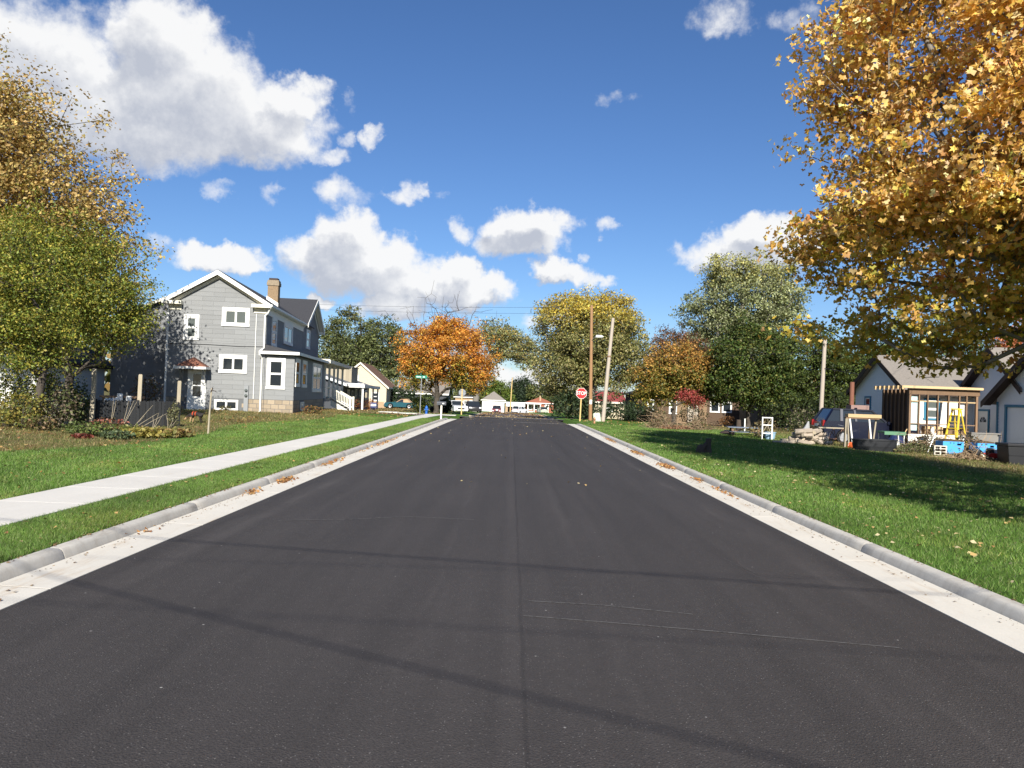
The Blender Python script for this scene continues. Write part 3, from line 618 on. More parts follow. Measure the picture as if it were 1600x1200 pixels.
def tree(name, label, base, blobs, ncl, per, size, colfn, trunk_r=.2, fork=2.0, leader=None, T=T_OVAL, clr=.5, shell=.25, bark=None, lmat=None,
         cat='tree', group=None, tip=.008, bare=None, upness=.7, droop=.4, hero=0, cvar=.22, lvar=.25, crown='crown', flat=.65, keep=None, wob=.05):
    base = Vector(base); o = thing(name, label, cat, base, 0, group)
    blobs = [(b[0] - base.x, b[1] - base.y, b[2] - base.z, b[3], b[4], b[5]) for b in blobs]
    pts, dirs = blob_points(blobs, ncl, shell, wob)
    ok = pts[:, 2] > min(.35, fork); pts, dirs = pts[ok], dirs[ok]
    if keep is not None: ok = keep(pts); pts, dirs = pts[ok], dirs[ok]
    top = max(b[2] + .55 * b[5] for b in blobs)
    if leader is None: leader = (np.average([b[0] for b in blobs], weights=[b[5] for b in blobs]), np.average([b[1] for b in blobs], weights=[b[5] for b in blobs]), top)
    allp = pts if bare is None else np.concatenate([pts, np.array([[b[0] - base.x, b[1] - base.y, b[2] - base.z] for b in bare])])
    NA, par, r = skeleton(trunk_r, fork, leader, allp, tip)
    V, F = wood(NA, par, r); fast_mesh('trunk', V, F, bark or BARK, o, smooth=True)
    n = len(pts); cnt = rng.poisson(per * (.5 + rng.random(n)), n); idx = np.repeat(np.arange(n), cnt); m = len(idx)
    rad = clr * (.6 + .8 * rng.random(n))
    off = rng.normal(0, .5, (m, 3)).clip(-.95, .95) * rad[idx][:, None]; off[:, 2] *= flat
    cen = pts[idx] + off
    nr = rng.normal(0, .75, (m, 3)) + dirs[idx] * .35; nr[:, 2] += upness; nr /= np.linalg.norm(nr, axis=1)[:, None]
    col = colfn(cen + np.array(base)) * (1 + cvar * rng.normal(0, 1, n)[idx].clip(-1.6, 1.6))[:, None] * (1 + lvar * rng.normal(0, 1, m).clip(-1.8, 1.8))[:, None]
    if hero:   # the leaves that show largest are single leaves
        dist = np.linalg.norm(cen + np.array(base) - np.array([0, 0, CAM_H]), axis=1); wld = cen + np.array(base)
        vis = (wld[:, 0] < .66 * wld[:, 1]) & (wld[:, 1] > 2); dist = np.where(vis, dist, 99); near = np.argsort(dist)[:hero]
        leaf_meshes = {}
        for q in near:
            c = np.round(np.clip(col[q], .01, 1) * 12) / 12
            key = tuple(c)
            if key not in leaf_meshes:
                tv, tf = T; me = bpy.data.meshes.new('leaf'); me.from_pydata([tuple((p - np.array([.4, 0, 0])) * size) for p in T_MAPLE[0]], [], [tuple(int(x) for x in f) for f in T_MAPLE[1]])
                a = me.color_attributes.new('tint', 'FLOAT_COLOR', 'POINT'); a.data.foreach_set('color', np.tile([*np.maximum(key, .03), 1], len(T_MAPLE[0])).astype(np.float32)); me.materials.append(lmat or LEAF); leaf_meshes[key] = me
            lo = bpy.data.objects.new('leaf', leaf_meshes[key]); C.objects.link(lo); lo.parent = o; lo.location = cen[q]
            z = Vector(nr[q]); rq = z.to_track_quat('Z', 'Y'); lo.rotation_mode = 'QUATERNION'
            from mathutils import Quaternion
            lo.rotation_quaternion = rq @ Quaternion((0, 0, 1), random.random() * 6.28); lo.scale = [.8 + .5 * random.random()] * 3
        kp = np.ones(m, bool); kp[near] = False; cen, nr, col = cen[kp], nr[kp], col[kp]
    V, F, Cc = leaf_cloud(cen, nr, size, T, np.clip(col, .004, .9), droop)
    fast_mesh(crown, V, F, lmat or LEAF, o, cols=Cc)
    return o
def palette(tints, hi=None, z0=0, z1=1, soft=.25):
    """random tints, giving way to `hi` tints with height"""
    def fn(p):
        c = pick(tints, len(p))
        if hi is not None:
            t = (p[:, 2] - z0) / (z1 - z0) + rng.normal(0, soft, len(p)) + .12 * np.sin(p[:, 0] * 1.3 + p[:, 1])
            c = np.where((t > .5)[:, None], pick(hi, len(p)), c)
        return c
    return fn
GOLD = [(.74, .48, .13), (.78, .55, .20), (.68, .39, .09), (.72, .42, .12), (.64, .47, .11), (.76, .45, .20), (.80, .60, .29)]
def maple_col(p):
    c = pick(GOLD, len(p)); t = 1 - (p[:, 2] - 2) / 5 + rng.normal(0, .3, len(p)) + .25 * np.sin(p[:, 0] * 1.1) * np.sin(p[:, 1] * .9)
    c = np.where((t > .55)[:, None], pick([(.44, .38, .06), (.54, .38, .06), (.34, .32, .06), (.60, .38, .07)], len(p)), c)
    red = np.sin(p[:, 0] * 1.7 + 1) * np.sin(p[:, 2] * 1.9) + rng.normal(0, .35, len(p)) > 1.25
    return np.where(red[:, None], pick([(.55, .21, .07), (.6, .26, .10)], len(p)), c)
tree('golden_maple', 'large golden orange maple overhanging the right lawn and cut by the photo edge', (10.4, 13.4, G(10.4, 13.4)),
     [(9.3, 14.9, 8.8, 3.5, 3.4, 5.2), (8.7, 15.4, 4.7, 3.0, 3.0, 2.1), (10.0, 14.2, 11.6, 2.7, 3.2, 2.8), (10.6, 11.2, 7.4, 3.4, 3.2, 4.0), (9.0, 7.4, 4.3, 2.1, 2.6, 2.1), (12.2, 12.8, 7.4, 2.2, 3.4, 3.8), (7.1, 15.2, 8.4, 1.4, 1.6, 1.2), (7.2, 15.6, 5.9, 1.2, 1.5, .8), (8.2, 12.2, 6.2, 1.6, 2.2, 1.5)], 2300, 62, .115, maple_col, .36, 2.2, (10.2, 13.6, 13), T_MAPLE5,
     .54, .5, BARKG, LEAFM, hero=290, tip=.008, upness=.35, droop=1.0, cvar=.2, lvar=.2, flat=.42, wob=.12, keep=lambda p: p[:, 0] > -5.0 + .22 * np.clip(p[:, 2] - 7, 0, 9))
YG = [(.22, .235, .035), (.30, .275, .045), (.14, .185, .03), (.36, .30, .055), (.18, .22, .04), (.10, .14, .025)]
YGP = palette(YG)
tree('young_tree', 'slim yellow green tree with a dark trunk at the left edge before the weathered fence', (-15.0, 24.4, G(-15, 24.4)),
     [(-16.2, 24.6, 4.6, 1.8, 1.8, 2.3), (-15.6, 24.4, 2.9, 1.5, 1.5, 1.3)], 460, 56, .085, YGP, .12, 1.5, (-.4, .1, 5), T_OVAL, .5, .15, BARK, tip=.006, droop=.8, wob=.15)
tree('leafy_tree', 'yellow green tree behind the dark fence hiding the left wing of the grey house', (-18.2, 31.5, G(-18.2, 31.5)),
     [(-18.4, 31.0, 5.7, 3.2, 2.4, 2.9), (-16.2, 31.0, 4.6, 1.7, 1.8, 1.8), (-20, 31.0, 6.6, 2.6, 2.2, 2.1)], 1000, 60, .095, YGP, .16, 1.6, None, T_OVAL, .55, .2, BARK, tip=.007, droop=.8, wob=.15)
BRN = [(.44, .29, .10), (.50, .35, .12), (.36, .22, .075), (.52, .38, .14), (.38, .30, .09), (.30, .26, .08)]
tree('tall_tree', 'tall brown and tan autumn tree at the left edge behind the yellow green ones', (-24.6, 34, G(-24.6, 34)),
     [(-24.34, 34.6, 9.45, 6.44, 5.96, 5.49), (-20.52, 34.0, 8.26, 3.34, 2.98, 3.22), (-23.38, 34.12, 13.03, 2.62, 2.86, 2.39), (-19.8, 33.88, 6.11, 2.74, 2.74, 2.15), (-28.04, 34.12, 13.39, 5.37, 4.77, 5.25)], 1700, 56, .155, palette(BRN), .38, 2.4, (-.2, .2, 12.5), T_OVAL, .85, .15, BARK, tip=.010, wob=.10)
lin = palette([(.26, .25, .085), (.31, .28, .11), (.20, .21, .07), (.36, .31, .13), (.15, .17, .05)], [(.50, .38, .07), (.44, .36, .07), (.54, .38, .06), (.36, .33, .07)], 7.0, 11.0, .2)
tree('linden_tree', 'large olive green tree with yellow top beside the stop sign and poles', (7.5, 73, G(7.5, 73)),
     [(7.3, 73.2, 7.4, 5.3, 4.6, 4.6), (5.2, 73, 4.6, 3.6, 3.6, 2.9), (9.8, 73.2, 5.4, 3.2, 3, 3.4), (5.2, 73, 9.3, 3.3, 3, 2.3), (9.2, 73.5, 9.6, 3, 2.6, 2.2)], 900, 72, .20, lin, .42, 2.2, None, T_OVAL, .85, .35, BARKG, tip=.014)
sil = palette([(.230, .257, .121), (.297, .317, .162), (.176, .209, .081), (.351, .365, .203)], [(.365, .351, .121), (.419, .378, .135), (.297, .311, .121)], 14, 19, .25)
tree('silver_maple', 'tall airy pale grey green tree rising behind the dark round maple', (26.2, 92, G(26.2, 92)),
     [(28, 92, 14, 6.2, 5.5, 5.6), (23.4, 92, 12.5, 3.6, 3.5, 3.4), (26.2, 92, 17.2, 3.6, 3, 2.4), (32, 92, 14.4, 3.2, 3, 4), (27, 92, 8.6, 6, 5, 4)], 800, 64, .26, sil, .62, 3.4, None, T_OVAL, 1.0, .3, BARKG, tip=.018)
dk = palette([(.054, .090, .018), (.072, .114, .024), (.042, .070, .014), (.108, .138, .030), (.156, .156, .036)])
tree('round_maple', 'dense dark green round tree on the right lawn beyond the brush piles', (17.9, 58, G(17.9, 58)),
     [(17.9, 58, 4.9, 3.2, 2.9, 3.2), (17.2, 57.6, 3.1, 2.9, 2.7, 1.9), (19.3, 58, 3.6, 2.3, 2.2, 2.3)], 480, 64, .18, dk, .17, 1.3, None, T_OVAL, .6, .45, BARK, tip=.01)
oo = palette([(.169, .163, .033), (.260, .195, .039), (.130, .143, .033), (.325, .208, .046)], [(.429, .221, .058), (.364, .221, .052), (.494, .260, .065), (.286, .208, .052)], 3.0, 5.6, .3)
tree('bronze_tree', 'broad bronze and olive tree above the small red tree', (12.6, 59.5, G(12.6, 59.5)),
     [(12.9, 59.6, 4.3, 2.4, 2.2, 2.0), (11.0, 59.6, 3.5, 1.9, 1.9, 1.7), (14.3, 59.6, 3.9, 1.7, 1.8, 1.9), (11.0, 59.4, 2.5, 1.6, 1.6, 1.2), (13.8, 59.9, 2.5, 1.5, 1.5, 1.1)], 520, 64, .16, oo, .16, 1.4, None, T_OVAL, .55, .35, BARK, tip=.009)
tree('red_sapling', 'small bright red leaved tree in front of the brown brick house', (12.9, 54.5, G(12.9, 54.5)),
     [(12.5, 54.5, 2.05, .9, .7, .5), (13.2, 54.5, 1.75, .7, .6, .45)], 52, 30, .11, palette([(.33, .05, .045), (.40, .085, .07), (.26, .035, .03), (.42, .14, .11)]), .05, 1.1, None, T_OVAL, .35, .2, BARK, tip=.006)
tree('russet_tree', 'thinning russet brown tree between the yellow topped tree and the silver one', (17.6, 84, G(17.6, 84)),
     [(17.6, 84, 7.2, 3.4, 3, 2.8), (20, 84, 6.4, 2.2, 2, 2.4)], 340, 44, .19, palette([(.16, .075, .04), (.21, .10, .05), (.13, .09, .04)]), .2, 2.2, None, T_OVAL, .7, .2, BARK, tip=.012)
gr2 = palette([(.062, .090, .020), (.090, .124, .028), (.124, .146, .034), (.051, .074, .020)])
tree('green_tree', 'dark green tree behind the leaning grey pole and the parked wagon', (24.6, 64, G(24.6, 64)),
     [(24.6, 64, 5.2, 3.6, 3, 3.4), (22.6, 64, 3.2, 2.0, 2, 2.2), (27.6, 64, 4.2, 3.2, 3, 3.2)], 520, 60, .21, gr2, .25, 1.4, None, T_OVAL, .7, .4, BARK, tip=.011)
tree('green_tree', 'mid green tree standing behind the roof of the blue trimmed house', (34.5, 62, G(34.5, 62)),
     [(34.5, 62, 5.4, 5, 3.4, 4.0), (31, 62, 4.2, 3, 3, 3.2)], 480, 44, .22, gr2, .28, 1.6, None, T_OVAL, .8, .4, BARK, tip=.012)
tree('orange_maple', 'coral orange tree glimpsed above the blue trimmed house roof', (42.5, 62, G(42.5, 62)),
     [(42.2, 62, 6.2, 3.8, 3.2, 3.6)], 260, 46, .20, palette([(.5, .17, .06), (.55, .23, .09), (.42, .12, .05)]), .2, 1.6, None, T_OVAL, .75, .35, BARK, tip=.012)
bg_ = palette([(.112, .135, .048), (.150, .173, .060), (.083, .105, .039), (.195, .210, .083)], [(.225, .195, .060), (.180, .188, .060)], 12, 16, .4)
tree('broad_tree', 'wide dark green tree behind the grey house porch and cream house', (-24.8, 124, G(-24.8, 124)),
     [(-26, 124, 10, 4.8, 4.2, 5.0), (-21, 124, 9.2, 4.0, 3.8, 4.2), (-23.5, 124, 6, 6.4, 5, 3.6), (-29, 124, 8, 2.8, 3, 3.6)], 640, 46, .33, bg_, .5, 2.5, None, T_OVAL, 1.0, .35, BARK, tip=.022)
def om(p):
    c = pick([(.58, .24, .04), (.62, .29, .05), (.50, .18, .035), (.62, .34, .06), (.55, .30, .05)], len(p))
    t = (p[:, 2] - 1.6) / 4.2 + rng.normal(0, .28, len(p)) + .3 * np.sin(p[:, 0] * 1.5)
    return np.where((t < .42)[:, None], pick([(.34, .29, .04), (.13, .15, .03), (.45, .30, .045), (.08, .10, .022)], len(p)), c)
bare_pts = [(-6.8 + random.gauss(0, 2.1), 78 + random.gauss(0, 1.3), 9.4 + abs(random.gauss(0, 1.35))) for _ in range(110)]
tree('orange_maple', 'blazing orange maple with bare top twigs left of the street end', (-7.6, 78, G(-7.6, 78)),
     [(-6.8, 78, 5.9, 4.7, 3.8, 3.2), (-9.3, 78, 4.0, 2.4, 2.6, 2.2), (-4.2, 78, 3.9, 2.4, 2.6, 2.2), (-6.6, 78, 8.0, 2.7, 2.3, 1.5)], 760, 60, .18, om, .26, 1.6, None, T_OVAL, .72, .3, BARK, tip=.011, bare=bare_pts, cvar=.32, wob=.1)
pl = palette([(.176, .203, .068), (.243, .257, .101), (.297, .284, .135), (.338, .257, .081)])
tree('pale_tree', 'pale green tree leaning out over the far end of the street', (-5.6, 122, G(-5.6, 122)),
     [(-.6, 122, 9.6, 3.8, 3.4, 3.2), (-3, 122, 11.4, 3, 3, 2.4), (2.6, 122, 8.4, 2.2, 2.4, 2.6)], 320, 40, .29, pl, .5, 3.2, (3.2, 0, 9.4), T_OVAL, .9, .2, BARKG, tip=.018)
far_cols = palette([(.128, .158, .053), (.180, .195, .068), (.098, .128, .045), (.225, .225, .075)])
for x, y, z, rx, rz, lb, cf in ((-9.5, 222, 2.6, 6.2, 4.4, 'far olive tree behind the white garage', far_cols), (-3.2, 214, 1.6, 3.4, 3.8, 'far bright green tree right of the white garage', palette([(.14, .19, .035), (.18, .22, .04), (.10, .15, .03)])),
                            (10.2, 226, 2.8, 6.5, 4.8, 'far green tree behind the brick house chimney', far_cols), (3.4, 232, 2.9, 4.6, 4.4, 'far dark tree behind the white carport', palette([(.035, .055, .024), (.05, .07, .03)])),
                            (19, 226, 3.2, 6, 5.5, 'far tree right of the brick house', far_cols), (-19, 218, 3.2, 7, 5, 'far tree left of the white garage roof', far_cols), (-38, 215, 4.5, 9, 6.5, 'far tree behind the cream house', far_cols)):
    tree('far_tree', lb, (x, y, G(x, y)), [(x, y, z, rx, 4, rz), (x + rx * .4, y, z - 1.2, rx * .7, 4, rz * .7)], 190, 40, .48, cf, .35, 1.0, None, T_OVAL, 1.3, .4, BARK, tip=.03, group='far trees at the street end')
def conifer(label, base, H, R0, cols, n=2600, size=.3, group=None):
    base = Vector(base); o = thing('conifer', label, 'tree', base, 0, group)
    MB().tube([(0, 0, 0), (0, 0, H * .5), (0, 0, H)], [.03 * H * .6, .015 * H, .01], 7).build('trunk', BARK, o)
    t = rng.random(n) ** 1.5; z = H * (.06 + .94 * t); lay = 1 - .28 * ((z / H * 12) % 1); r = R0 * (1 - t) ** .85 * lay * (.35 + .65 * rng.random(n) ** .5) + .05
    a = rng.random(n) * 6.283; c = np.stack([r * np.cos(a), r * np.sin(a), z - .10 * r], 1)
    nr = np.stack([np.cos(a) * .5, np.sin(a) * .5, np.ones(n)], 1) + rng.normal(0, .45, (n, 3)); nr /= np.linalg.norm(nr, axis=1)[:, None]
    V, F, Cc = leaf_cloud(c, nr, size * np.ones(n), T_OVAL, pick(cols, n) * (.7 + .5 * rng.random((n, 1))), .5)
    fast_mesh('crown', V, F, NEEDLE, o, cols=Cc); return o
SPR = [(.028, .045, .022), (.04, .06, .028), (.022, .036, .018)]
conifer('pointed far spruce above the white carport roof', (2.6, 206, G(2.6, 206)), 8.6, 2.4, SPR, 1500, .5)
conifer('grey green spruce behind the small stone house', (30.0, 84, G(30, 84)), 9.4, 3.0, [(.07, .09, .06), (.09, .11, .075), (.05, .07, .045)], 3600, .34)
conifer('dark spruce right of the stone house and the grey pole', (31.5, 76, G(31.5, 76)), 8.2, 2.8, SPR, 3000, .32)

# the wood beyond the back yards on both sides, one far mass
wc, wn, wt = [], [], []
for _ in range(70):
    sgn = random.choice((-1, 1)); x = sgn * random.uniform(48, 210); y = random.uniform(70, 210); r = random.uniform(4, 7.5); z = G(x, y) + r * .8; m = 330
    d = rng.normal(0, 1, (m, 3)); d /= np.linalg.norm(d, axis=1)[:, None]; wc.append(np.array([x, y, z]) + d * np.array([r * 1.15, r, r * random.uniform(.9, 1.25)]) * (.6 + .45 * rng.random((m, 1)))); q = d * .5 + rng.normal(0, .6, (m, 3)); wn.append(q / np.linalg.norm(q, axis=1)[:, None])
    wt.append(pick(random.choice([[(.10, .12, .04), (.14, .15, .05)], [(.06, .085, .03), (.09, .11, .035)], [(.26, .17, .06), (.3, .22, .07)], [(.2, .2, .06), (.16, .17, .06)]]), m) * (.7 + .6 * rng.random((m, 1))))
wc, wn, wt = np.concatenate(wc), np.concatenate(wn), np.concatenate(wt); V, F, Cc = leaf_cloud(wc, wn, 1.5 * np.ones(len(wc)), T_OVAL, wt)
o = stuff(fast_mesh('distant_wood', V, F, LEAF, cols=Cc)); o['label'] = 'far off mixed wood beyond the back yards'; o['category'] = 'wood'

# ------------------------------------------------------------------ shrubs, beds and brush
def shrub(name, label, base, rx, ry, h, n, size, tints, T=T_OVAL, cat='bush', group=None, stems=7, mat_=None, hollow=.3):
    base = Vector(base); o = thing(name, label, cat, base, 0, group); mb = MB()
    for k in range(stems):
        a = 6.283 * k / stems + random.random(); q = .3 + .6 * random.random()
        mb.tube([(0.1 * rx * math.cos(a), .1 * ry * math.sin(a), 0), (.45 * q * rx * math.cos(a), .45 * q * ry * math.sin(a), h * .45), (.8 * q * rx * math.cos(a), .8 * q * ry * math.sin(a), h * .85)], [.02, .014, .006], 4)
    mb.build('stem', BARK, o)
    d = rng.normal(0, 1, (n, 3)); d /= np.linalg.norm(d, axis=1)[:, None]; r = (hollow + (1 - hollow) * rng.random(n)) ** .5 * (1 + .16 * np.sin(d[:, 0] * 6 + rx) * np.sin(d[:, 2] * 7 + h)) + rng.normal(0, .07, n)
    c = d * r[:, None] * np.array([rx, ry, h * .52]) + np.array([0, 0, h * .5]); ok = c[:, 2] > .01; c, d = c[ok], d[ok]; n = len(c)
    nr = rng.normal(0, .7, (n, 3)) + d * .5; nr[:, 2] += .5; nr /= np.linalg.norm(nr, axis=1)[:, None]
    V, F, Cc = leaf_cloud(c, nr, size * np.ones(n), T, np.clip(pick(tints, n) * (.65 + .6 * rng.random((n, 1))), .005, 1), .3)
    fast_mesh('foliage', V, F, mat_ or LEAF, o, cols=Cc); return o
CED = [(.03, .05, .02), (.04, .065, .024), (.022, .036, .014)]
shrub('evergreen_bush', 'large dark evergreen bush behind the teal car', (-16.8, 114.5, G(-16.8, 114.5)), 3.1, 2.0, 3.2, 2200, .3, CED, mat_=NEEDLE)
shrub('evergreen_bush', 'dark bush left of the orange maple trunk', (-11.2, 101, G(-11.2, 101)), 1.3, 1.2, 2.2, 900, .24, [(.05, .08, .02), (.14, .16, .03), (.04, .06, .02)])
shrub('forsythia_bush', 'yellow green bush under the orange maple at its left', (-9.7, 81, G(-9.7, 81)), .9, .9, 1.7, 900, .16, [(.22, .24, .04), (.10, .13, .03), (.3, .28, .05)])
shrub('evergreen_bush', 'dark hedge between orange maple trunk and parked white car', (-7.4, 86, G(-7.4, 86)), .8, .8, 1.7, 2200, .16, CED, mat_=NEEDLE)
shrub('evergreen_bush', 'near dark cedar thicket under the yellow topped tree by the road', (5.4, 71.6, G(5.4, 71.6)), 2.0, 1.4, 2.6, 1500, .22, CED, mat_=NEEDLE)
shrub('evergreen_bush', 'dark cedar bush behind the stop sign and brown pole', (7.9, 71, G(7.9, 71)), 1.9, 1.3, 2.3, 1300, .22, CED, mat_=NEEDLE)
shrub('evergreen_bush', 'dark hedge in front of the red roofed house', (11.2, 73, G(11.2, 73)), 2.2, 1.2, 1.9, 1300, .2, CED, mat_=NEEDLE)
shrub('evergreen_bush', 'dark hedge below the bronze tree left of its trunk', (12.0, 70.5, G(12, 70.5)), 1.7, 1.2, 1.7, 900, .2, CED, mat_=NEEDLE)
shrub('ivy_bush', 'dark ivy bush against the small stone house wall', (26.6, 66.5, G(26.6, 66.5)), 1.5, .8, 2.3, 900, .17, [(.05, .07, .02), (.08, .10, .03), (.2, .17, .08)])
shrub('dry_bush', 'pale tan leaved bush at the right corner of the stone house', (28.6, 65.8, G(28.6, 65.8)), 1.7, .9, 2.2, 900, .17, [(.42, .36, .22), (.3, .25, .13), (.10, .11, .03)])
shrub('brown_bush', 'loose tan shrub left of the brown house door', (12.9, 70, G(12.9, 70)), 1.2, .8, 1.5, 700, .15, [(.12, .10, .04), (.2, .14, .07), (.07, .08, .025)])
shrub('brown_bush', 'dark loose shrub between the brown house windows', (17.0, 72, G(17, 72)), 1.5, .8, 1.7, 800, .15, [(.07, .07, .025), (.14, .10, .05), (.05, .06, .02)])
shrub('brown_bush', 'low rusty brown bush beside the big grey trunk', (20.4, 72.5, G(20.4, 72.5)), .8, .7, .9, 350, .14, [(.22, .10, .04), (.28, .15, .06)])
shrub('leafy_shrub', 'dense green thicket behind the firewood pile', (19.4, 52, G(19.4, 52)), 2.4, 1.4, 2.6, 1500, .17, [(.05, .07, .02), (.08, .10, .025), (.03, .045, .015)])
shrub('leafy_shrub', 'dark thicket between the wagon and the blue trimmed house', (21.5, 50.5, G(21.5, 50.5)), 2.2, 1.4, 3.0, 1500, .17, [(.04, .06, .018), (.07, .09, .025), (.03, .045, .015)])
shrub('leafy_shrub', 'shrub with pale flower heads left of the house downspout', (17.9, 46.5, G(17.9, 46.5)), 1.3, .9, 1.5, 700, .12, [(.05, .07, .02), (.3, .26, .16), (.08, .10, .03)])
# the planted bed in front of the dark fence
bed = lambda px, Y: (at(px, 672, Y - BEDY).x, Y - BEDY, G(at(px, 672, Y - BEDY).x, Y - BEDY))
BEDY = 1.6
for px, Y, rx, h, tints, nm, lb in (
    (128, 24.6, .55, .62, [(.10, .14, .04), (.16, .19, .06), (.07, .10, .03)], 'leafy_plant', 'light green leafy plant left of the tall bed post'),
    (150, 24.2, .6, .66, [(.12, .17, .04), (.2, .22, .07), (.07, .10, .03)], 'leafy_plant', 'broad leaved green plant at the foot of the tall fence post'),
    (168, 24.9, .62, .85, [(.34, .10, .07), (.28, .14, .07), (.4, .17, .12), (.14, .12, .04)], 'sedum_plant', 'rust red flowering clump before the dark fence'),
    (182, 23.4, .5, .45, [(.09, .13, .06), (.14, .18, .08), (.07, .10, .05)], 'leafy_plant', 'blue green clump at the front of the bed'),
    (196, 24.6, .6, .6, [(.16, .18, .05), (.25, .23, .06), (.10, .13, .03)], 'leafy_plant', 'yellow green clump right of the red flowers'),
    (212, 24.3, .6, .45, [(.32, .28, .06), (.22, .22, .05), (.40, .32, .09)], 'hosta_plant', 'yellowing hosta in the middle of the bed'),
    (232, 24.4, .62, .46, [(.36, .29, .07), (.28, .24, .06), (.2, .2, .05)], 'hosta_plant', 'bright yellow hosta right of the middle of the bed'),
    (252, 24.6, .62, .44, [(.33, .27, .07), (.24, .22, .06), (.36, .25, .1)], 'hosta_plant', 'yellow hosta near the right end of the bed'),
    (272, 24.8, .6, .42, [(.30, .22, .08), (.2, .19, .06), (.36, .22, .09)], 'hosta_plant', 'tan withered hosta at the right end of the bed'),
    (129, 23.2, .28, .22, [(.13, .03, .02), (.18, .045, .03)], 'red_plant', 'small dark red mound at the left front of the bed'),
    (32, 25.4, .75, 1.25, [(.25, .24, .05), (.32, .25, .06), (.13, .15, .04)], 'leafy_shrub', 'yellow spotted shrub left of the young tree trunk'),
    (92, 26.6, .75, 1.4, [(.13, .15, .05), (.16, .12, .08), (.09, .11, .04), (.25, .2, .14)], 'leafy_shrub', 'loose twiggy shrub right of the young tree trunk'),
    (8, 26.4, .9, 1.8, [(.05, .07, .02), (.09, .11, .03), (.2, .19, .05)], 'leafy_shrub', 'dark shrub at the left photo edge under the trees'),
    (66, 29.6, .8, 1.9, [(.06, .08, .02), (.10, .12, .03), (.15, .15, .04)], 'leafy_shrub', 'deep green shrub behind the young tree trunk'),
    (118, 28.9, .55, 1.6, [(.07, .10, .025), (.13, .15, .04), (.05, .07, .02)], 'leafy_shrub', 'upright green shrub left of the tall weathered post'),
    (62, 25, .5, .45, [(.16, .13, .06), (.10, .12, .03), (.25, .16, .08)], 'leafy_plant', 'low dry growth at the foot of the young tree')):
    x, y, z = bed(px, Y); h = h * (.62 if px > 120 else 1); shrub(nm, lb, (x, y, z), rx, rx * .8, h, int(420 * (rx / .6) * max(1, h / .6)), .09 if 'hosta' not in nm else .15, tints, cat='plant', group='plants of the bed by the fence' if px > 120 else 'shrubs under the left trees', hollow=.2)
BEDY = -1.2
def stalks(label, base, ends, r=.005, m_=None):
    o = thing('dry_stalk', label, 'plant', base, 0, 'dry stalks leaning before the dark fence')
    for e in ends:
        MB().tube([(0, 0, 0), (e[0] * .5 + .03, e[1] * .5, e[2] * .55), e], [r * 1.5, r * 1.2, r * .6], 5).build('stalk', m_ or mat('straw', (.40, .34, .24), .9, .2, 6), o)
    return o
for px, Y, ends, lb in ((171, 24.9, [(-.06, .3, 1.05), (.03, .3, .95)], 'upright pair of pale dry stalks at left'), (189, 24.8, [(.12, .2, .98), (.30, .2, 1.0), (.40, .2, .96), (.22, .2, .8)], 'fan of pale dry stalks in the middle'),
                        (204, 24.6, [(.62, .2, .86), (.35, .2, .5), (.8, .2, .6)], 'dry stalks leaning far to the right'), (210, 24.2, [(1.0, .1, .62)], 'long straw coloured stem lying low across the fence'),
                        (238, 24.8, [(.1, .2, .6), (-.1, .2, .5), (.24, .2, .55)], 'short dry stalks near the fence right half'), (262, 24.9, [(-.12, .1, .55), (.15, .1, .5), (.26, .1, .4)], 'short stalks at the right fence end')):
    stalks(lb, bed(px, Y), ends)
x, y, z = bed(270, 25.1); shrub('goldenrod', 'tall feathery grey green plant by the right fence end', (x, y, z), .2, .2, .95, 420, .07, [(.16, .17, .08), (.22, .2, .1)], cat='plant', stems=4)
def brush(label, base, rx, ry, h, n, tints, name='brush_pile'):
    base = Vector(base); o = thing(name, label, 'brush pile', base); mb = MB()
    for k in range(n):
        a = random.random() * 6.283; q = random.random() ** .5; cx, cy = rx * q * math.cos(a), ry * q * math.sin(a); zt = h * (1 - q * q) * random.random()
        L = .35 + .7 * random.random(); d = Vector((random.gauss(0, 1), random.gauss(0, .7), random.gauss(.1, .45))).normalized() * L
        p = Vector((cx, cy, zt + .04)); e = p + d; e.z = max(.02, e.z)
        mb.tube([p, p + (e - p) * .5 + Vector((random.gauss(0, .05), random.gauss(0, .05), .04)), e], [.014, .010, .005], 3, False)
    stuff(mb.build('twigs', mat('dead_twigs', (.27, .19, .12), .95, .3, 5), o))
    m = n * 9; a = rng.random(m) * 6.283; q = rng.random(m) ** .5; c = np.stack([rx * q * np.cos(a), ry * q * np.sin(a), h * (1 - q * q) * rng.random(m) + .05], 1)
    nr = rng.normal(0, 1, (m, 3)); nr /= np.linalg.norm(nr, axis=1)[:, None]
    V, F, Cc = leaf_cloud(c, nr, .09 * np.ones(m), T_OVAL, pick(tints, m) * (.7 + .6 * rng.random((m, 1))), .2); stuff(fast_mesh('dead_leaves', V, F, MATS['dry_leaf'], o, cols=Cc)); return o
TW = [(.22, .17, .10), (.15, .15, .06), (.28, .17, .09), (.11, .11, .04)]
def B(px, py, Y): p = at(px, py, Y); return (p.x, Y, G(p.x, Y))
brush('tall heap of cut branches on the lawn at left of the red tree', B(1031, 664, 44.5), .75, .6, 1.15, 150, TW)
brush('right heap of cut branches under the red tree', B(1092, 668, 44), .75, .6, .75, 120, TW)
brush('low trail of brown twigs joining the two branch heaps', B(1058, 669, 43.6), 1.1, .4, .25, 90, [(.3, .15, .08), (.25, .14, .08)])
brush('dark heap of vines and brush between the blue panels', B(1512, 698, 30.2), .9, .5, .75, 130, [(.05, .05, .02), (.08, .07, .03), (.16, .10, .05)])
brush('dark brush heap left of the blue panels', B(1448, 694, 31), .95, .5, .65, 120, [(.06, .06, .02), (.10, .10, .04), (.13, .09, .05)])
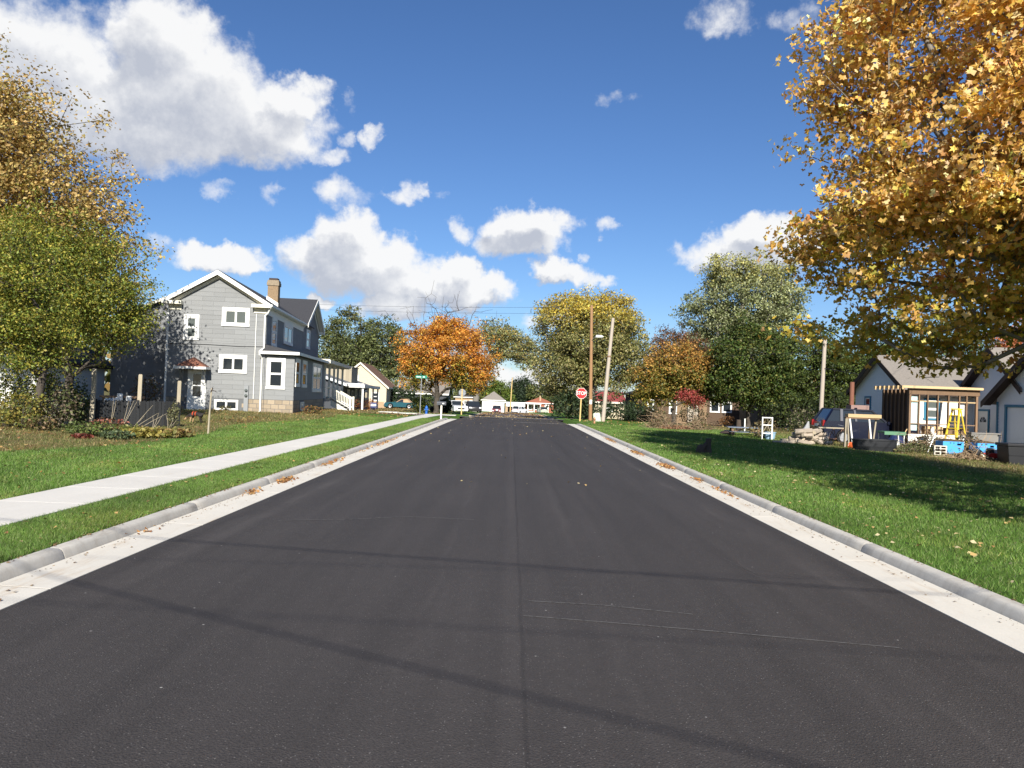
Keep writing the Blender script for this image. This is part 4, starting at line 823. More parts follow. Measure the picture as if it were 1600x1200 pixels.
brush('dry tangled stems on the bare soil before the blue panels', B(1520, 724, 27), .75, .4, .3, 80, [(.24, .17, .10), (.3, .22, .14)])
shrub('leafy_plant', 'low green weeds at the left of the cinder block', B(1428, 706, 29.5), .7, .45, .38, 420, .08, [(.14, .16, .06), (.10, .12, .04), (.22, .2, .1)], cat='plant')
shrub('leafy_plant', 'small green weed clump at the foot of the black tank', B(1405, 706, 28.6), .4, .3, .22, 220, .07, [(.12, .14, .05), (.2, .17, .08)], cat='plant')
# ------------------------------------------------------------------ building helpers
def WM(ox, oy, oz=0, rot=0): return Matrix.Translation((ox, oy, oz)) @ Matrix.Rotation(R_(rot), 4, 'Z')
I4 = Matrix.Identity(4)
def lap_pieces(xr, z0, z1, h, openings, L=None, stagger=.5):
    out = []; z = z0; k = 0
    while z < z1 - .02:
        zt = min(z + h, z1)
        cuts = sorted({z, zt} | {o[2] for o in openings if z < o[2] < zt} | {o[3] for o in openings if z < o[3] < zt})
        for zb, ze in zip(cuts[:-1], cuts[1:]):
            if ze - zb < .015: continue
            a0, b0 = xr(zb); a1, b1 = xr(ze); zm = (zb + ze) / 2
            segs = [(min(a0, a1), max(b0, b1))]
            for o in openings:
                if o[2] < zm < o[3]:
                    ns = []
                    for s in segs:
                        if o[1] <= s[0] or o[0] >= s[1]: ns.append(s); continue
                        if o[0] > s[0]: ns.append((s[0], o[0]))
                        if o[1] < s[1]: ns.append((o[1], s[1]))
                    segs = ns
            for s in segs:
                xs = [s[0], s[1]]
                if L:
                    off = (k * stagger * L) % L; first = math.ceil((s[0] - off) / L) * L + off
                    xs = [s[0]] + [q for q in np.arange(first, s[1], L) if q - s[0] > .12 and s[1] - q > .12] + [s[1]]
                for p, q in zip(xs[:-1], xs[1:]):
                    gb = .004 if L else 0
                    pb, qb, pt, qt = max(p + gb, a0), min(q - gb, b0), max(p + gb, a1), min(q - gb, b1)
                    if qb - pb < .01 or qt - pt < -.4: continue
                    if qt < pt: pt = qt = (pt + qt) / 2
                    out.append((pb, qb, pt, qt, zb, ze, zb == z))
        z = zt; k += 1
    return out
def lap_add(mb, p, proud=.030):
    pb, qb, pt, qt, zb, ze, bottom = p; yb, yt = -proud, -.008
    mb.add([(pb, 0, zb), (qb, 0, zb), (qt, 0, ze), (pt, 0, ze), (pb, yb, zb), (qb, yb, zb), (qt, yt, ze), (pt, yt, ze)], [(0, 1, 2, 3), (4, 7, 6, 5), (0, 4, 5, 1), (3, 2, 6, 7), (0, 3, 7, 4), (1, 5, 6, 2)])
def shakes(parent, mtx, xr, z0, z1, h, openings, m, L=1.22, name='shake'):
    for p in lap_pieces(xr, z0, z1, h, openings, L):
        mb = MB(); lap_add(mb, p, .019); mb.build(name, m, parent, mtx)
def clapboards(parent, mtx, xr, z0, z1, h, openings, m):
    mb = MB()
    for p in lap_pieces(xr, z0, z1, h, openings): lap_add(mb, p, .022)
    stuff(mb.build('siding', m, parent, mtx))
def window(parent, mtx, x0, x1, z0, z1, style='hung', cw=.11, trim=None, glass=None, name='window', sash_m=None, proud=.06):
    trim = trim or WHITE; glass = glass or GLASS; sash_m = sash_m or trim
    mb = MB(); mb.box(x0, x1, -proud, .02, z1 - cw, z1); mb.box(x0 - .02, x1 + .02, -proud - .02, .02, z0, z0 + cw * .9); mb.box(x0, x0 + cw, -proud, .02, z0 + cw * .9, z1 - cw); mb.box(x1 - cw, x1, -proud, .02, z0 + cw * .9, z1 - cw)
    f = mb.build(name, trim, parent, mtx, bevel=0)
    a, b, c, d = x0 + cw, x1 - cw, z0 + cw * .9, z1 - cw; s = min(.055, (b - a) * .12); y0, y1 = -.034, .01
    cells = {'hung': [(a, b, c, (c + d) / 2), (a, b, (c + d) / 2, d)], 'slider': [(a, (a + b) / 2, c, d), ((a + b) / 2, b, c, d)], 'single': [(a, b, c, d)],
             'double': [(a, (a + b) / 2, c, (c + d) / 2), (a, (a + b) / 2, (c + d) / 2, d), ((a + b) / 2, b, c, (c + d) / 2), ((a + b) / 2, b, (c + d) / 2, d)]}[style]
    for i, (p, q, r, t) in enumerate(cells):
        yo = -.008 * (i % 2); sb = MB(); sb.box(p, q, y0 + yo, y1, r, r + s); sb.box(p, q, y0 + yo, y1, t - s, t); sb.box(p, p + s, y0 + yo, y1, r + s, t - s); sb.box(q - s, q, y0 + yo, y1, r + s, t - s)
        sb.build('sash', sash_m, f); MB().box(p + s, q - s, -.016 + yo, -.004, r + s, t - s).build('pane', glass, f)
    return f
def gable_xr(w, eave, peak, x0=0.0):
    def xr(z):
        if z <= eave: return (x0, x0 + w)
        t = min(1, (z - eave) / (peak - eave)); return (x0 + t * w / 2, x0 + w - t * w / 2)
    return xr
def gable_roof(parent, mtx, w, d, eave, peak, over, front, back, m, th=.10, x0=0.0, name='roof', edge=None):
    """ridge along local y; two slabs meeting at the ridge; optional fascia boards"""
    sl = (peak - eave) / (w / 2); xm = x0 + w / 2
    mb = MB()
    for s in (-1, 1):
        xe = xm + s * (w / 2 + over); ze = eave - over * sl
        mb.prism([(xm, peak + .01), (xe, ze + .01), (xe, ze + th), (xm, peak + th + .02)], -front, d + back)
    r = mb.build(name, m, parent, mtx)
    if edge:
        for s in (-1, 1):
            xe = xm + s * (w / 2 + over + .002); ze = eave - over * sl
            for yy in (-front - .03, d + back): MB().prism([(xm, peak + th + .03), (xe, ze + th + .01), (xe, ze - .16), (xm, peak - .14)], yy, yy + .03).build('rake_board', edge, parent, mtx)
            MB().box(min(xe, xe + s * .03), max(xe, xe + s * .03), -front + .001, d + back - .001, ze - .13, ze + th * .9).build('fascia', edge, parent, mtx)
    return r
def blockwork(parent, mtx, x0, x1, z0, z1, h, L, m, openings=(), name='block'):
    MB().box(x0 + .01, x1 - .01, .012, .05, z0, z1).build('mortar', MORTAR, parent, mtx)
    n = max(1, round((z1 - z0) / h)); h = (z1 - z0) / n; cache = {}
    for k in range(n):
        x = x0 - (L / 2 if k % 2 else 0); zb, ze = z0 + k * h + .008, z0 + (k + 1) * h - .008
        while x < x1 - .03:
            a, b = max(x, x0) + .008, min(x + L, x1) - .008; x += L
            if b - a < .05 or any(a < o[1] and b > o[0] and zb < o[3] and ze > o[2] for o in openings): continue
            key = round(b - a, 3)
            if key not in cache:
                mb = MB(); w_, e = b - a, .012; mb.add([(0, .05, 0), (w_, .05, 0), (w_, .05, ze - zb), (0, .05, ze - zb), (e, -.012, e), (w_ - e, -.012, e), (w_ - e, -.012, ze - zb - e), (e, -.012, ze - zb - e), (0, .0, 0), (w_, .0, 0), (w_, .0, ze - zb), (0, .0, ze - zb)],
                    [(0, 1, 2, 3), (4, 7, 6, 5), (8, 4, 5, 9), (9, 5, 6, 10), (10, 6, 7, 11), (11, 7, 4, 8), (0, 8, 9, 1), (1, 9, 10, 2), (2, 10, 11, 3), (3, 11, 8, 0)]); cache[key] = mb.mesh('block'); cache[key].materials.append(m)
            o = bpy.data.objects.new(name, cache[key]); C.objects.link(o); o.parent = parent; o.matrix_local = mtx @ Matrix.Translation((a, random.uniform(-.004, .004), zb))

# ------------------------------------------------------------------ the grey house
P0 = at(180 + 1025 / 4.4444, 410 + 1040 / 4.4444, 44); P0.z = G(P0.x, 44) - .02
gh = thing('grey_house', 'two storey grey shake house with white trim and brick chimney at left', 'house', P0, R_(5.9))
W = 5.4; EA, PK = 6.15, 7.78; F_ = WM(-W, 0)            # front wall frame: x from the left corner
S_ = WM(0, 0, 0, 90)                                     # street side frame: x runs back along the wall
fx = lambda x: x + W
core = MB().prism([(-W, 0), (0, 0), (0, EA), (-W / 2, PK), (-W, EA)], 0, 12.5).build('wall', GREYCORE, gh)
opF = [(fx(-4.54), fx(-3.7), 4.0, 5.46), (fx(-2.46), fx(-.94), 4.88, 5.95), (fx(-2.52), fx(-.98), 2.2, 3.25), (fx(-4.2), fx(-3.18), 0, 2.36)]
shakes(core, F_, gable_xr(W, EA, PK), .76, PK - .06, .262, opF, GREY)
window(gh, F_, *opF[0], 'hung', .17, glass=GLASSP); window(gh, F_, *opF[1], 'slider', .17, glass=GLASSP); window(gh, F_, *opF[2], 'slider', .17)
fd = MB().box(-W, 0, .05, 12.4, -.4, .75).build('foundation', MORTAR, gh)
basw = (fx(-2.7), fx(-1.38), .08, .68)
blockwork(fd, F_, 0, W, -.25, .75, .25, .42, TANBLOCK, [basw, (fx(-4.2), fx(-3.18), -.1, 1)])
blockwork(fd, S_, 0, 3, -.25, .75, .25, .42, TANBLOCK)
window(gh, F_, *basw, 'slider', .07, name='basement_window')
# door with its own little roof
dfr = MB(); a, b = fx(-4.2), fx(-3.18); dfr.box(a, a + .12, -.06, .05, .08, 2.32); dfr.box(b - .12, b, -.06, .05, .08, 2.32); dfr.box(a + .12, b - .12, -.06, .05, 2.2, 2.32); dfr.box(a - .05, b + .05, -.25, .04, -.1, .08)
dfo = dfr.build('door_frame', WHITE, gh, F_)
dm = MB(); a += .12; b -= .12; dm.box(a, b, -.03, .02, .08, .80); dm.box(a, a + .17, -.03, .02, .80, 2.2); dm.box(b - .17, b, -.03, .02, .80, 2.2); dm.box(a + .17, b - .17, -.03, .02, 2.08, 2.2); dm.box(a + .17, b - .17, -.032, .02, 1.40, 1.46)
dr = dm.build('door', WHITE, gh, F_); MB().box(a + .171, b - .171, -.012, 0, .80, 1.40).build('pane', GLASS, dr); MB().box(a + .171, b - .171, -.012, 0, 1.46, 2.08).build('pane', GLASS, dr)
MB().tube([(b - .1, -.03, 1.05), (b - .1, -.09, 1.06), (b - .1, -.09, 1.18), (b - .1, -.03, 1.19)], .012, 5).build('handle', METAL, dr)
aw = MB(); x0, x1, y1 = fx(-4.68), fx(-2.98), -1.0; xm = (x0 + x1) / 2; vs = [(x0, 0, 2.46), (x1, 0, 2.46), (x1, y1, 2.46), (x0, y1, 2.46), (xm, 0, 3.0), (xm, y1 * .45, 3.0)]
aw.add(vs, [(0, 1, 2, 3), (2, 3, 5), (1, 2, 5, 4), (0, 4, 5, 3), (0, 1, 4)]); awo = aw.build('door_canopy', mat('red_brown_shingle', (.20, .085, .055), .85, .25, 12, .5, 30), gh, F_)
fc = MB(); fc.box(x0 - .02, x1 + .02, y1 - .03, y1, 2.34, 2.48); fc.box(x0 - .02, x0 + .01, y1, 0, 2.34, 2.48); fc.box(x1 - .01, x1 + .02, y1, 0, 2.34, 2.48); fc.build('fascia', WHITE, awo)
for x in (x0 + .22, x1 - .22):
    br = MB(); br.beam((x, 0, 1.55), (x, -.75, 2.33), .07, .07, (1, 0, 0)); br.beam((x, -.03, 1.45), (x, -.03, 2.33), .07, .06, (1, 0, 0)); br.build('bracket', GREYMET, awo)
# roof and cornice
SL = (PK - EA) / (W / 2); rf = MB()
for s in (-1, 1):
    xe = -W / 2 + s * (W / 2 + .22); ze = EA - .22 * SL + .12
    rf.prism([(-W / 2, PK + .12), (xe, ze), (xe, ze + .1), (-W / 2, PK + .24)], -.42, 16.3)
rfo = rf.build('roof', SHINGLE, gh)
for s in (-1, 1):
    xe = -W / 2 + s * (W / 2 + .26); ze = EA - .26 * SL + .12; k = MB()
    k.prism([(-W / 2, PK + .21), (xe, ze + .1), (xe, ze - .14), (-W / 2, PK - .05)], -.46, -.42); k.build('rake_board', WHITE, rfo)
    k = MB(); k.prism([(-W / 2, PK + .11), (xe, ze), (xe, ze - .05), (-W / 2, PK + .03)], -.419, -.001); k.build('soffit', WHITE, rfo)
    k = MB(); xi = -W / 2 + s * W / 2; k.prism([(-W / 2, PK - .02), (xi, EA - .02), (xi, EA - .2), (-W / 2, PK - .2)], -.075, 0); k.build('frieze', CREAM, rfo)
for xa, xb in ((-W - .28, -W + .78), (-.78, .26)):
    MB().box(xa, xb, -.44, -.001, EA - .17, EA + .02).build('cornice_return', CREAM, rfo); MB().box(xa + .26 if xa < -2 else xa + .08, xb - .26 if xb > 0 else xb - .08, -.06, -.001, EA - .46, EA - .18).build('frieze', CREAM, rfo)
MB().box(.02, .26, .002, 12.2, EA - .13, EA - .05).build('soffit', WHITE, rfo)
MB().box(.262, .38, -.40, 12.3, EA - .1, EA + .03).build('gutter', WHITE, rfo)
MB().box(.0, .045, .06, 12.4, EA - .52, EA - .14).build('frieze', WHITE, rfo)
side_op = [(1.42, 2.86, 3.93, 5.62), (5.1, 8.15, 4.29, 5.62)]
shakes(core, S_, lambda z: (.02, 12.4), 3.95, EA - .5, .262, side_op, GREY, 1.6)
window(gh, S_, *side_op[0], 'hung', .15); window(gh, S_, *side_op[1], 'slider', .18)
# chimney standing through the street side slope
ch = MB().box(-1.25, -.6, 5.9, 6.55, 5.6, 8.42).build('chimney', mat('chimney_brick_core', (.26, .2, .14), .95), gh)
CHB = mat('chimney_brick', (.27, .19, .115), .9, .55, 11, .4, 40); kk = MB(); parts = []
bz = 5.7; row = 0
while bz < 8.05:
    for (mt, Lw) in ((WM(-1.25, 5.9), .65), (WM(-.6, 5.9, 0, 90), .65)):
        x = -.11 if row % 2 else 0
        while x < Lw - .01:
            p, q = max(0, x) + .005, min(x + .215, Lw) - .005; x += .22
            if q - p < .03: continue
            vs = [mt @ Vector(v) for v in ((p, 0, bz), (q, 0, bz), (q, 0, bz + .068), (p, 0, bz + .068), (p, -.014, bz), (q, -.014, bz), (q, -.014, bz + .068), (p, -.014, bz + .068))]
            kk.add(vs, [(4, 5, 6, 7), (0, 1, 5, 4), (1, 2, 6, 5), (2, 3, 7, 6), (3, 0, 4, 7)])
    bz += .078; row += 1
stuff(kk.build('bricks', CHB, ch)); MB().box(-1.31, -.54, 5.84, 6.61, 8.08, 8.30).build('corbel', mat('chimney_stone', (.25, .20, .14), .9, .4, 8), ch); MB().box(-1.28, -.57, 5.87, 6.58, 8.301, 8.43).build('cap', mat('chimney_stone', (.42, .36, .27)), ch)
MB().box(-1.2, -.65, 5.95, 6.5, 8.431, 8.57).build('flue_cover', SOFFIT, ch); MB().prism([(-.55, 6.66), (-.55, 6.95), (-1.3, 7.4), (-1.3, 7.1)], 5.86, 5.884).build('flashing', WHITE, ch)
# cross wing behind
wg = MB().prism([(12.45, 0), (20.2, 0), (20.2, EA + .1), (16.3, 8.25), (12.45, EA + .1)], -9.4, .0, 'x').build('wall', GREYCORE, gh)
shakes(wg, WM(.001, 12.45, 0, 90), gable_xr(7.75, EA + .1, 8.25), 3.6, 8.1, .262, [(1.4, 3.1, 4.48, 5.95)], GREY, 1.6)
window(gh, WM(.001, 12.45, 0, 90), 1.4, 3.1, 4.48, 5.95, 'hung', .16)
wr = MB()
for s in (-1, 1):
    yv = lambda t: 16.3 + s * t
    wr.prism([(yv(0), 8.36), (yv(4.3), 8.36 - 4.3 * .52), (yv(4.3), 8.46 - 4.3 * .52), (yv(0), 8.48)], -9.8, .42, 'x')
wro = wr.build('roof', SHINGLE, gh)
for s in (-1, 1):
    MB().prism([(16.3, 8.46), (16.3 + s * 4.34, 8.46 - 4.34 * .52), (16.3 + s * 4.34, 8.18 - 4.34 * .52), (16.3, 8.18)], .421, .46, 'x').build('rake_board', WHITE, wro)
    MB().prism([(16.3, 8.2), (16.3 + s * 3.87, 8.2 - 3.87 * .52), (16.3 + s * 3.87, 7.86 - 3.87 * .52), (16.3, 7.86)], .032, .06, 'x').build('frieze', WHITE, wro)
MB().box(-.5, .44, 20.2, 20.65, EA - .12, EA + .1).build('cornice_return', WHITE, wro)
for s in (-1, 1): MB().prism([(16.3, 8.355), (16.3 + s * 4.28, 8.355 - 4.28 * .52), (16.3 + s * 4.28, 8.31 - 4.28 * .52), (16.3, 8.31)], .062, .419, 'x').build('soffit', WHITE, wro)
# left wing, in the trees' shade
lw = MB().prism([(-9.6, -.3), (-W, -.3), (-W, 7.0), (-9.6, 5.15)], 3.0, 12).build('wall', GREYCORE, gh)
lwF = WM(-9.6, 3.0)
lop = [(3.35, 3.95, 3.85, 5.35), (3.35, 3.95, 1.3, 2.9)]
shakes(lw, lwF, lambda z: (max(0, (z - 5.15) / 1.85 * 4.2), 4.19), .3, 6.95, .262, lop, GREY)
for q in lop: window(gh, lwF, *q, 'hung', .13)
lr = MB().prism([(-9.95, 5.05), (-W, 7.06), (-W, 7.16), (-9.95, 5.15)], 2.7, 12.2).build('roof', SHINGLE, gh); MB().prism([(-9.97, 5.17), (-W, 7.18), (-W, 7.0), (-9.97, 4.99)], 2.66, 2.70).build('rake_board', CREAM, lr)
# single storey addition along the street side
EXW, EXL = 1.65, 12.2
ex = MB().box(0.0, EXW, .06, EXL, .0, 3.35).build('wall', GREYCORE, gh); exF = WM(0, .06); exS = WM(EXW, .06, 0, 90)
wq = (.12, 1.16, 1.37, 3.16); shakes(ex, exF, lambda z: (.0, EXW), .76, 3.3, .262, [wq], GREY); window(gh, exF, *wq, 'hung', .16)
sw_ = [(.3, 1.75, 1.55, 3.2), (2.6, 4.3, 1.52, 3.2), (6.7, 10.7, 1.25, 3.2)]
shakes(ex, exS, lambda z: (0, EXL - .06), .76, 3.3, .262, sw_, GREY, 1.6)
window(gh, exS, *sw_[0], 'hung', .17); window(gh, exS, *sw_[1], 'hung', .17); window(gh, exS, *sw_[2], 'double', .2)
blockwork(fd, exF, 0, EXW, -.3, .75, .25, .42, TANBLOCK); blockwork(fd, exS, 0, EXL, -.4, .75, .25, .42, TANBLOCK, [(2.5, 3.6, .1, .65)])
window(gh, exS, 2.5, 3.6, .12, .64, 'slider', .07, name='basement_window')
er = MB(); er.add([(0, -.2, 3.92), (0, EXL + .3, 3.92), (EXW + .28, EXL + .3, 3.5), (EXW + .28, -.28, 3.5), (0, -.28, 3.5), (0, EXL + .3, 3.36), (EXW + .28, EXL + .3, 3.36), (EXW + .28, -.28, 3.36), (0, -.28, 3.36)],
                  [(0, 3, 2, 1), (0, 4, 3), (3, 7, 6, 2), (4, 8, 7, 3), (5, 6, 7, 8), (1, 2, 6, 5)])
ero = er.build('roof', SHINGLE, gh); fb = MB(); fb.box(-.28, EXW + .3, -.33, -.281, 3.36, 3.53); fb.box(EXW + .281, EXW + .33, -.33, EXL + .35, 3.36, 3.53); fb.build('fascia', WHITE, ero)
# porch with steps on the street side
po = MB().box(0.02, 1.75, 12.4, 24.5, .55, .8).build('porch', mat('porch_floor', (.22, .22, .22), .8), gh)
for y in (12.6, 24.3): MB().box(1.3, 1.7, y - .2, y + .2, -.4, .549).build('pier', GREYMET, po)
MB().prism([(0, 3.98), (2.0, 3.62), (2.0, 3.44), (0, 3.44)], 12.65, 27).build('roof', SHINGLE, po)
k = MB(); k.box(2.0, 2.05, 12.6, 27, 3.40, 3.66); k.box(.2, 2.0, 12.62, 12.65, 3.44, 3.7); k.build('fascia', CREAM, po); MB().box(.02, 1.9, 12.66, 27, 3.36, 3.439).build('ceiling', CREAM, po)
for y in (12.9, 15.5, 18.3, 20.8, 24.2):
    cm = MB(); cm.box(1.54, 1.7, y - .08, y + .08, .801, 3.359); cm.box(1.51, 1.73, y - .11, y + .11, .802, .95); cm.box(1.51, 1.73, y - .11, y + .11, 3.22, 3.358); cm.build('column', CREAM, po)
st = MB()
for i in range(5): st.box(1.76 + i * .29, 1.76 + (i + 1) * .29 + .03, 15.8, 17.9, .66 - i * .17, .70 - i * .17)
sto = st.build('steps', mat('porch_floor', (.22, .22, .22)), po)
for y in (15.78, 17.92):
    k = MB(); k.prism([(1.76, .66), (3.25, -.2), (3.25, -.45), (2.9, -.45), (1.76, .2)], y - .03, y + .03, 'y'); k.build('stringer', CREAM, sto)
    k = MB(); k.beam((1.72, y, 1.62), (3.25, y, .78), .08, .09); k.beam((1.72, y, .88), (3.25, y, .06), .05, .07); k.build('rail', CREAM, sto)
    for i in range(11): x = 1.83 + i * .125; k = MB().box(x - .022, x + .022, y - .022, y + .022, .84 - (x - 1.72) * .535, 1.58 - (x - 1.72) * .549); k.build('baluster', CREAM, sto)
    MB().box(3.21, 3.35, y - .07, y + .07, -.4, .95).build('newel', CREAM, sto)
for ya, yb in ((12.9, 15.5), (18.3, 20.8), (20.8, 24.2)):
    k = MB(); k.box(1.58, 1.66, ya, yb, 1.58, 1.66); k.box(1.59, 1.65, ya, yb, .92, .98); k.build('rail', CREAM, po)
# drainpipes and meters
dp = MB().tube([(.32, -.36, EA - .08), (.1, -.09, EA - .42), (-.06, -.09, EA - .6), (-.06, -.09, 3.7), (-.22, -.36, 3.52), (-.22, -.36, 3.3), (-.14, -.1, 3.1), (-.14, -.1, .1), (-.2, -.25, .0)], .05, 8).build('downpipe', WHITE, gh, smooth=True)
MB().tube([(-.55, -.06, EA - .5), (-.55, -.06, .76)], .022, 6).build('conduit', WHITE, gh)
MB().box(-W - .06, -W + .04, -.075, -.002, -.1, EA - .47).build('downpipe', WHITE, gh)
mt_ = MB().box(-1.06, -.82, -.14, -.005, -.1, 1.52).build('meter_board', GREYMET, gh)
for z in (.95, 1.25): MB().lathe([(.085, 0), (.085, -.06), (.06, -.1), (.005, -.11)], 14, (-.94, -.14, z), 'y').build('meter', GLASSP, mt_)
cb = MB().tube([(-W, -.045, 3.75), (-3.2, -.045, 3.78), (-1.4, -.045, 3.74), (0, -.045, 3.78)], .012, 4).build('cable', BLACKP, gh)
MB().lathe([(.07, 0), (.07, -.05), (.03, -.08)], 10, (-3.05, -.03, 2.95), 'y').build('porch_lamp', WHITE, gh)

# ------------------------------------------------------------------ smaller houses
def house(name, label, loc, rz, w, d, h, rise, roofm, wallm, hip=False, ridge='x', over=.35, edge=None, wins=(), doors=(), board=None, base=-.4):
    """front wall faces -y at y=0, x from 0 to w"""
    o = thing(name, label, 'house', loc, R_(rz))
    if hip or ridge == 'x':
        body = MB().box(0, w, 0, d, base, h) if hip else MB().prism([(0, base), (d, base), (d, h), (d / 2, h + rise), (0, h)], 0, w, 'x')
    else: body = MB().prism([(0, base), (w, base), (w, h), (w / 2, h + rise), (0, h)], 0, d)
    wl = body.build('wall', wallm, o)
    if hip:
        a = over; r = min(w, d) / 2; hh = h + .02
        if w >= d: rp = [(d / 2, d / 2), (w - d / 2, d / 2)]
        else: rp = [(w / 2, w / 2), (w / 2, d - w / 2)]
        vs = [(-a, -a, hh), (w + a, -a, hh), (w + a, d + a, hh), (-a, d + a, hh), (rp[0][0], rp[0][1], hh + rise), (rp[1][0], rp[1][1], hh + rise)]
        fs = [(0, 1, 5, 4), (1, 2, 5), (2, 3, 4, 5), (3, 0, 4)] if w >= d else [(0, 1, 4), (1, 2, 5, 4), (2, 3, 5), (3, 0, 4, 5)]
        ro = MB().add(vs, fs + [(3, 2, 1, 0)]).build('roof', roofm, o)
        if edge:
            k = MB(); z0, z1 = hh - .14, hh + .03
            k.box(-a - .03, w + a + .03, -a - .03, -a, z0, z1); k.box(-a - .03, -a, -a, d + a, z0, z1); k.box(w + a, w + a + .03, -a, d + a, z0, z1); k.build('fascia', edge, ro)
    elif ridge == 'x': gable_roof(o, Matrix.Translation((0, d, 0)) @ Matrix.Rotation(R_(-90), 4, 'Z'), d, w, h, h + rise, over, over, over, roofm, edge=edge)
    else: gable_roof(o, I4, w, d, h, h + rise, over, over, over, roofm, edge=edge)
    fr = {'f': WM(0, 0), 'r': WM(w, 0, 0, 90), 'l': WM(0, d, 0, -90)}
    ops = {'f': [], 'r': [], 'l': []}
    for q in wins:
        f, x0, x1, z0, z1 = q[:5]; st_ = q[5] if len(q) > 5 else 'hung'; tr_ = q[6] if len(q) > 6 else WHITE
        window(o, fr[f], x0, x1, z0, z1, st_, .09, tr_); ops[f].append((x0, x1, z0, z1))
    for (f, x0, x1, zt, m) in doors:
        k = MB(); k.box(x0, x0 + .1, -.06, .01, 0, zt); k.box(x1 - .1, x1, -.06, .01, 0, zt); k.box(x0 + .1, x1 - .1, -.06, .01, zt - .1, zt); k.build('door_frame', edge or WHITE, o, fr[f])
        dd = MB().box(x0 + .1, x1 - .1, -.03, .01, .03, zt - .1).build('door', m, o, fr[f]); MB().box(x0 + .28, x1 - .28, -.04, -.031, zt * .58, zt - .3).build('pane', GLASS, dd); ops[f].append((x0, x1, 0, zt))
    if board:
        for f, hh_ in board:
            W_ = w if f == 'f' else d; gab = (ridge == 'y') == (f == 'f') and not hip
            clapboards(o, fr[f], gable_xr(W_, h, h + rise) if gab else (lambda z, W_=W_: (0, W_)), .0, (h + rise - .1) if gab else h - .02, hh_, ops[f], wallm)
    return o
DKWALL = mat('dark_grey_wall', (.06, .065, .075), .8, .1, 3); CREAMW = mat('cream_siding', (.56, .48, .34), .75, .06, 2); TANBR = mat('tan_brick', (.38, .27, .17), .9, .15, 9, .3, 40)
REDBR = mat('red_brick', (.30, .11, .065), .9, .2, 9, .4, 40); BRNBR = mat('brown_brick', (.10, .066, .044), .9, .25, 9, .4, 40); LTROOF = mat('grey_shingle', (.17, .17, .175), .85, .3, 9, .5, 30)
def GP(x, y): return (x, y, G(x, y))
# dark walled house with the white porch beyond the cross street: long wall faces the street
hb = house('porch_house', 'low dark house with a white columned porch just past the grey house', GP(-22.7, 77.5), 4, 5.6, 23, 2.9, .9, LTROOF, DKWALL, ridge='y', over=.4, edge=WHITE,
           wins=[('r', 3.2, 4.6, .9, 2.3, 'double'), ('r', 9, 10.6, .8, 2.4, 'double'), ('r', 13.2, 14.4, .8, 2.4)], doors=[('r', 6.4, 7.4, 2.2, DKWALL), ('r', 18.2, 20.8, 2.3, GREYMET)])
pr = MB().prism([(5.6, 3.05), (7.6, 2.75), (7.6, 2.62), (5.6, 2.62)], 1.0, 16.5).build('porch_roof', LTROOF, hb); k = MB(); k.box(7.6, 7.65, .96, 16.5, 2.5, 2.8); k.box(5.7, 7.6, .95, .995, 2.62, 2.95); k.box(6.6, 7.65, 16.501, 16.9, 2.45, 2.78); k.build('fascia', WHITE, pr); MB().box(5.65, 7.58, 1.02, 16.4, 2.52, 2.615).build('ceiling', WHITE, pr)
for y in (1.3, 6.1, 11, 16.1): MB().box(7.35, 7.53, y - .09, y + .09, -.05, 2.515).build('column', WHITE, hb)
MB().box(5.62, 7.6, 1.0, 16.4, -.3, .12).build('porch_slab', WALK, hb)
dmr = MB().box(2.6, 5.4, 7.4, 12.6, 3.0, 4.75).build('dormer', WEATHER, hb)
for i in range(9): MB().box(2.62 + i * .31, 2.62 + i * .31 + .29, 7.36, 7.4, 3.0, 4.74).build('board', WEATHER, dmr)
MB().box(2.5, 5.5, 7.3, 12.7, 4.751, 4.84).build('roof', LTROOF, dmr)
ch_ = house('cream_house', 'cream gabled house with a brown roof behind the teal car', GP(-24.9, 107), 3, 7.4, 13, 3.1, 3.1, BROWNSH, CREAMW, ridge='y', over=.3, edge=CREAM, wins=[('f', 2.3, 3.5, 3.2, 4.5, 'hung'), ('f', 5.4, 6.4, 1.0, 2.2, 'hung')], board=[('f', .2)])
stuff(MB().box(.0, 7.4, -.05, -.024, -.4, .9).build('brick_base', TANBR, ch_))
house('grey_bungalow', 'low house under the orange maple with a weathered grey roof', GP(-17.5, 118), 0, 7.5, 8, 2.5, 1.7, TANSH, DKWALL, ridge='x', edge=WHITE)
# left: white garage half hidden by the young tree
lg = house('white_garage', 'white clapboard garage behind the weathered fence at left', GP(-29.3, 38.5), 3, 5.4, 7, 2.55, 1.9, SHINGLE, WHITE, ridge='y', over=.35, edge=SOFFIT, wins=[('f', .8, 1.7, 1.0, 2.1)], board=[('f', .2)])
# right: blue trimmed cottage with its garage wing
GZ = -.22
hh = thing('blue_trim_house', 'clapboard house with shade tinted walls, brown roof edges and bright blue trim at right', 'house', (19, 36.8, GZ))
D1 = 5.6; e1, p1 = 2.95, 4.55
w1 = MB().prism([(0, -.4), (D1, -.4), (D1, e1), (D1 / 2, p1), (0, e1)], 0, 9, 'x').build('wall', SHADEWHITE, hh)
Lm = WM(0, D1, 0, -90); gop = [(1.15, 1.85, 1.55, 2.55)]
clapboards(hh, Lm, gable_xr(D1, e1, p1), 0, p1 - .1, .14, gop, SHADEWHITE)
window(hh, Lm, *gop[0], 'hung', .09, BLUETRIM, sash_m=WHITE)
clapboards(hh, WM(0, 0), lambda z: (0, 3.6), 0, e1, .14, [(.75, 1.5, 1.45, 2.5)], mat('white_clapboard', (.80, .78, .72), .6, .05))
window(hh, WM(0, 0), 0.75, 1.5, 1.45, 2.5, 'hung', .10, BLUETRIM, GLASSP, sash_m=WHITE)
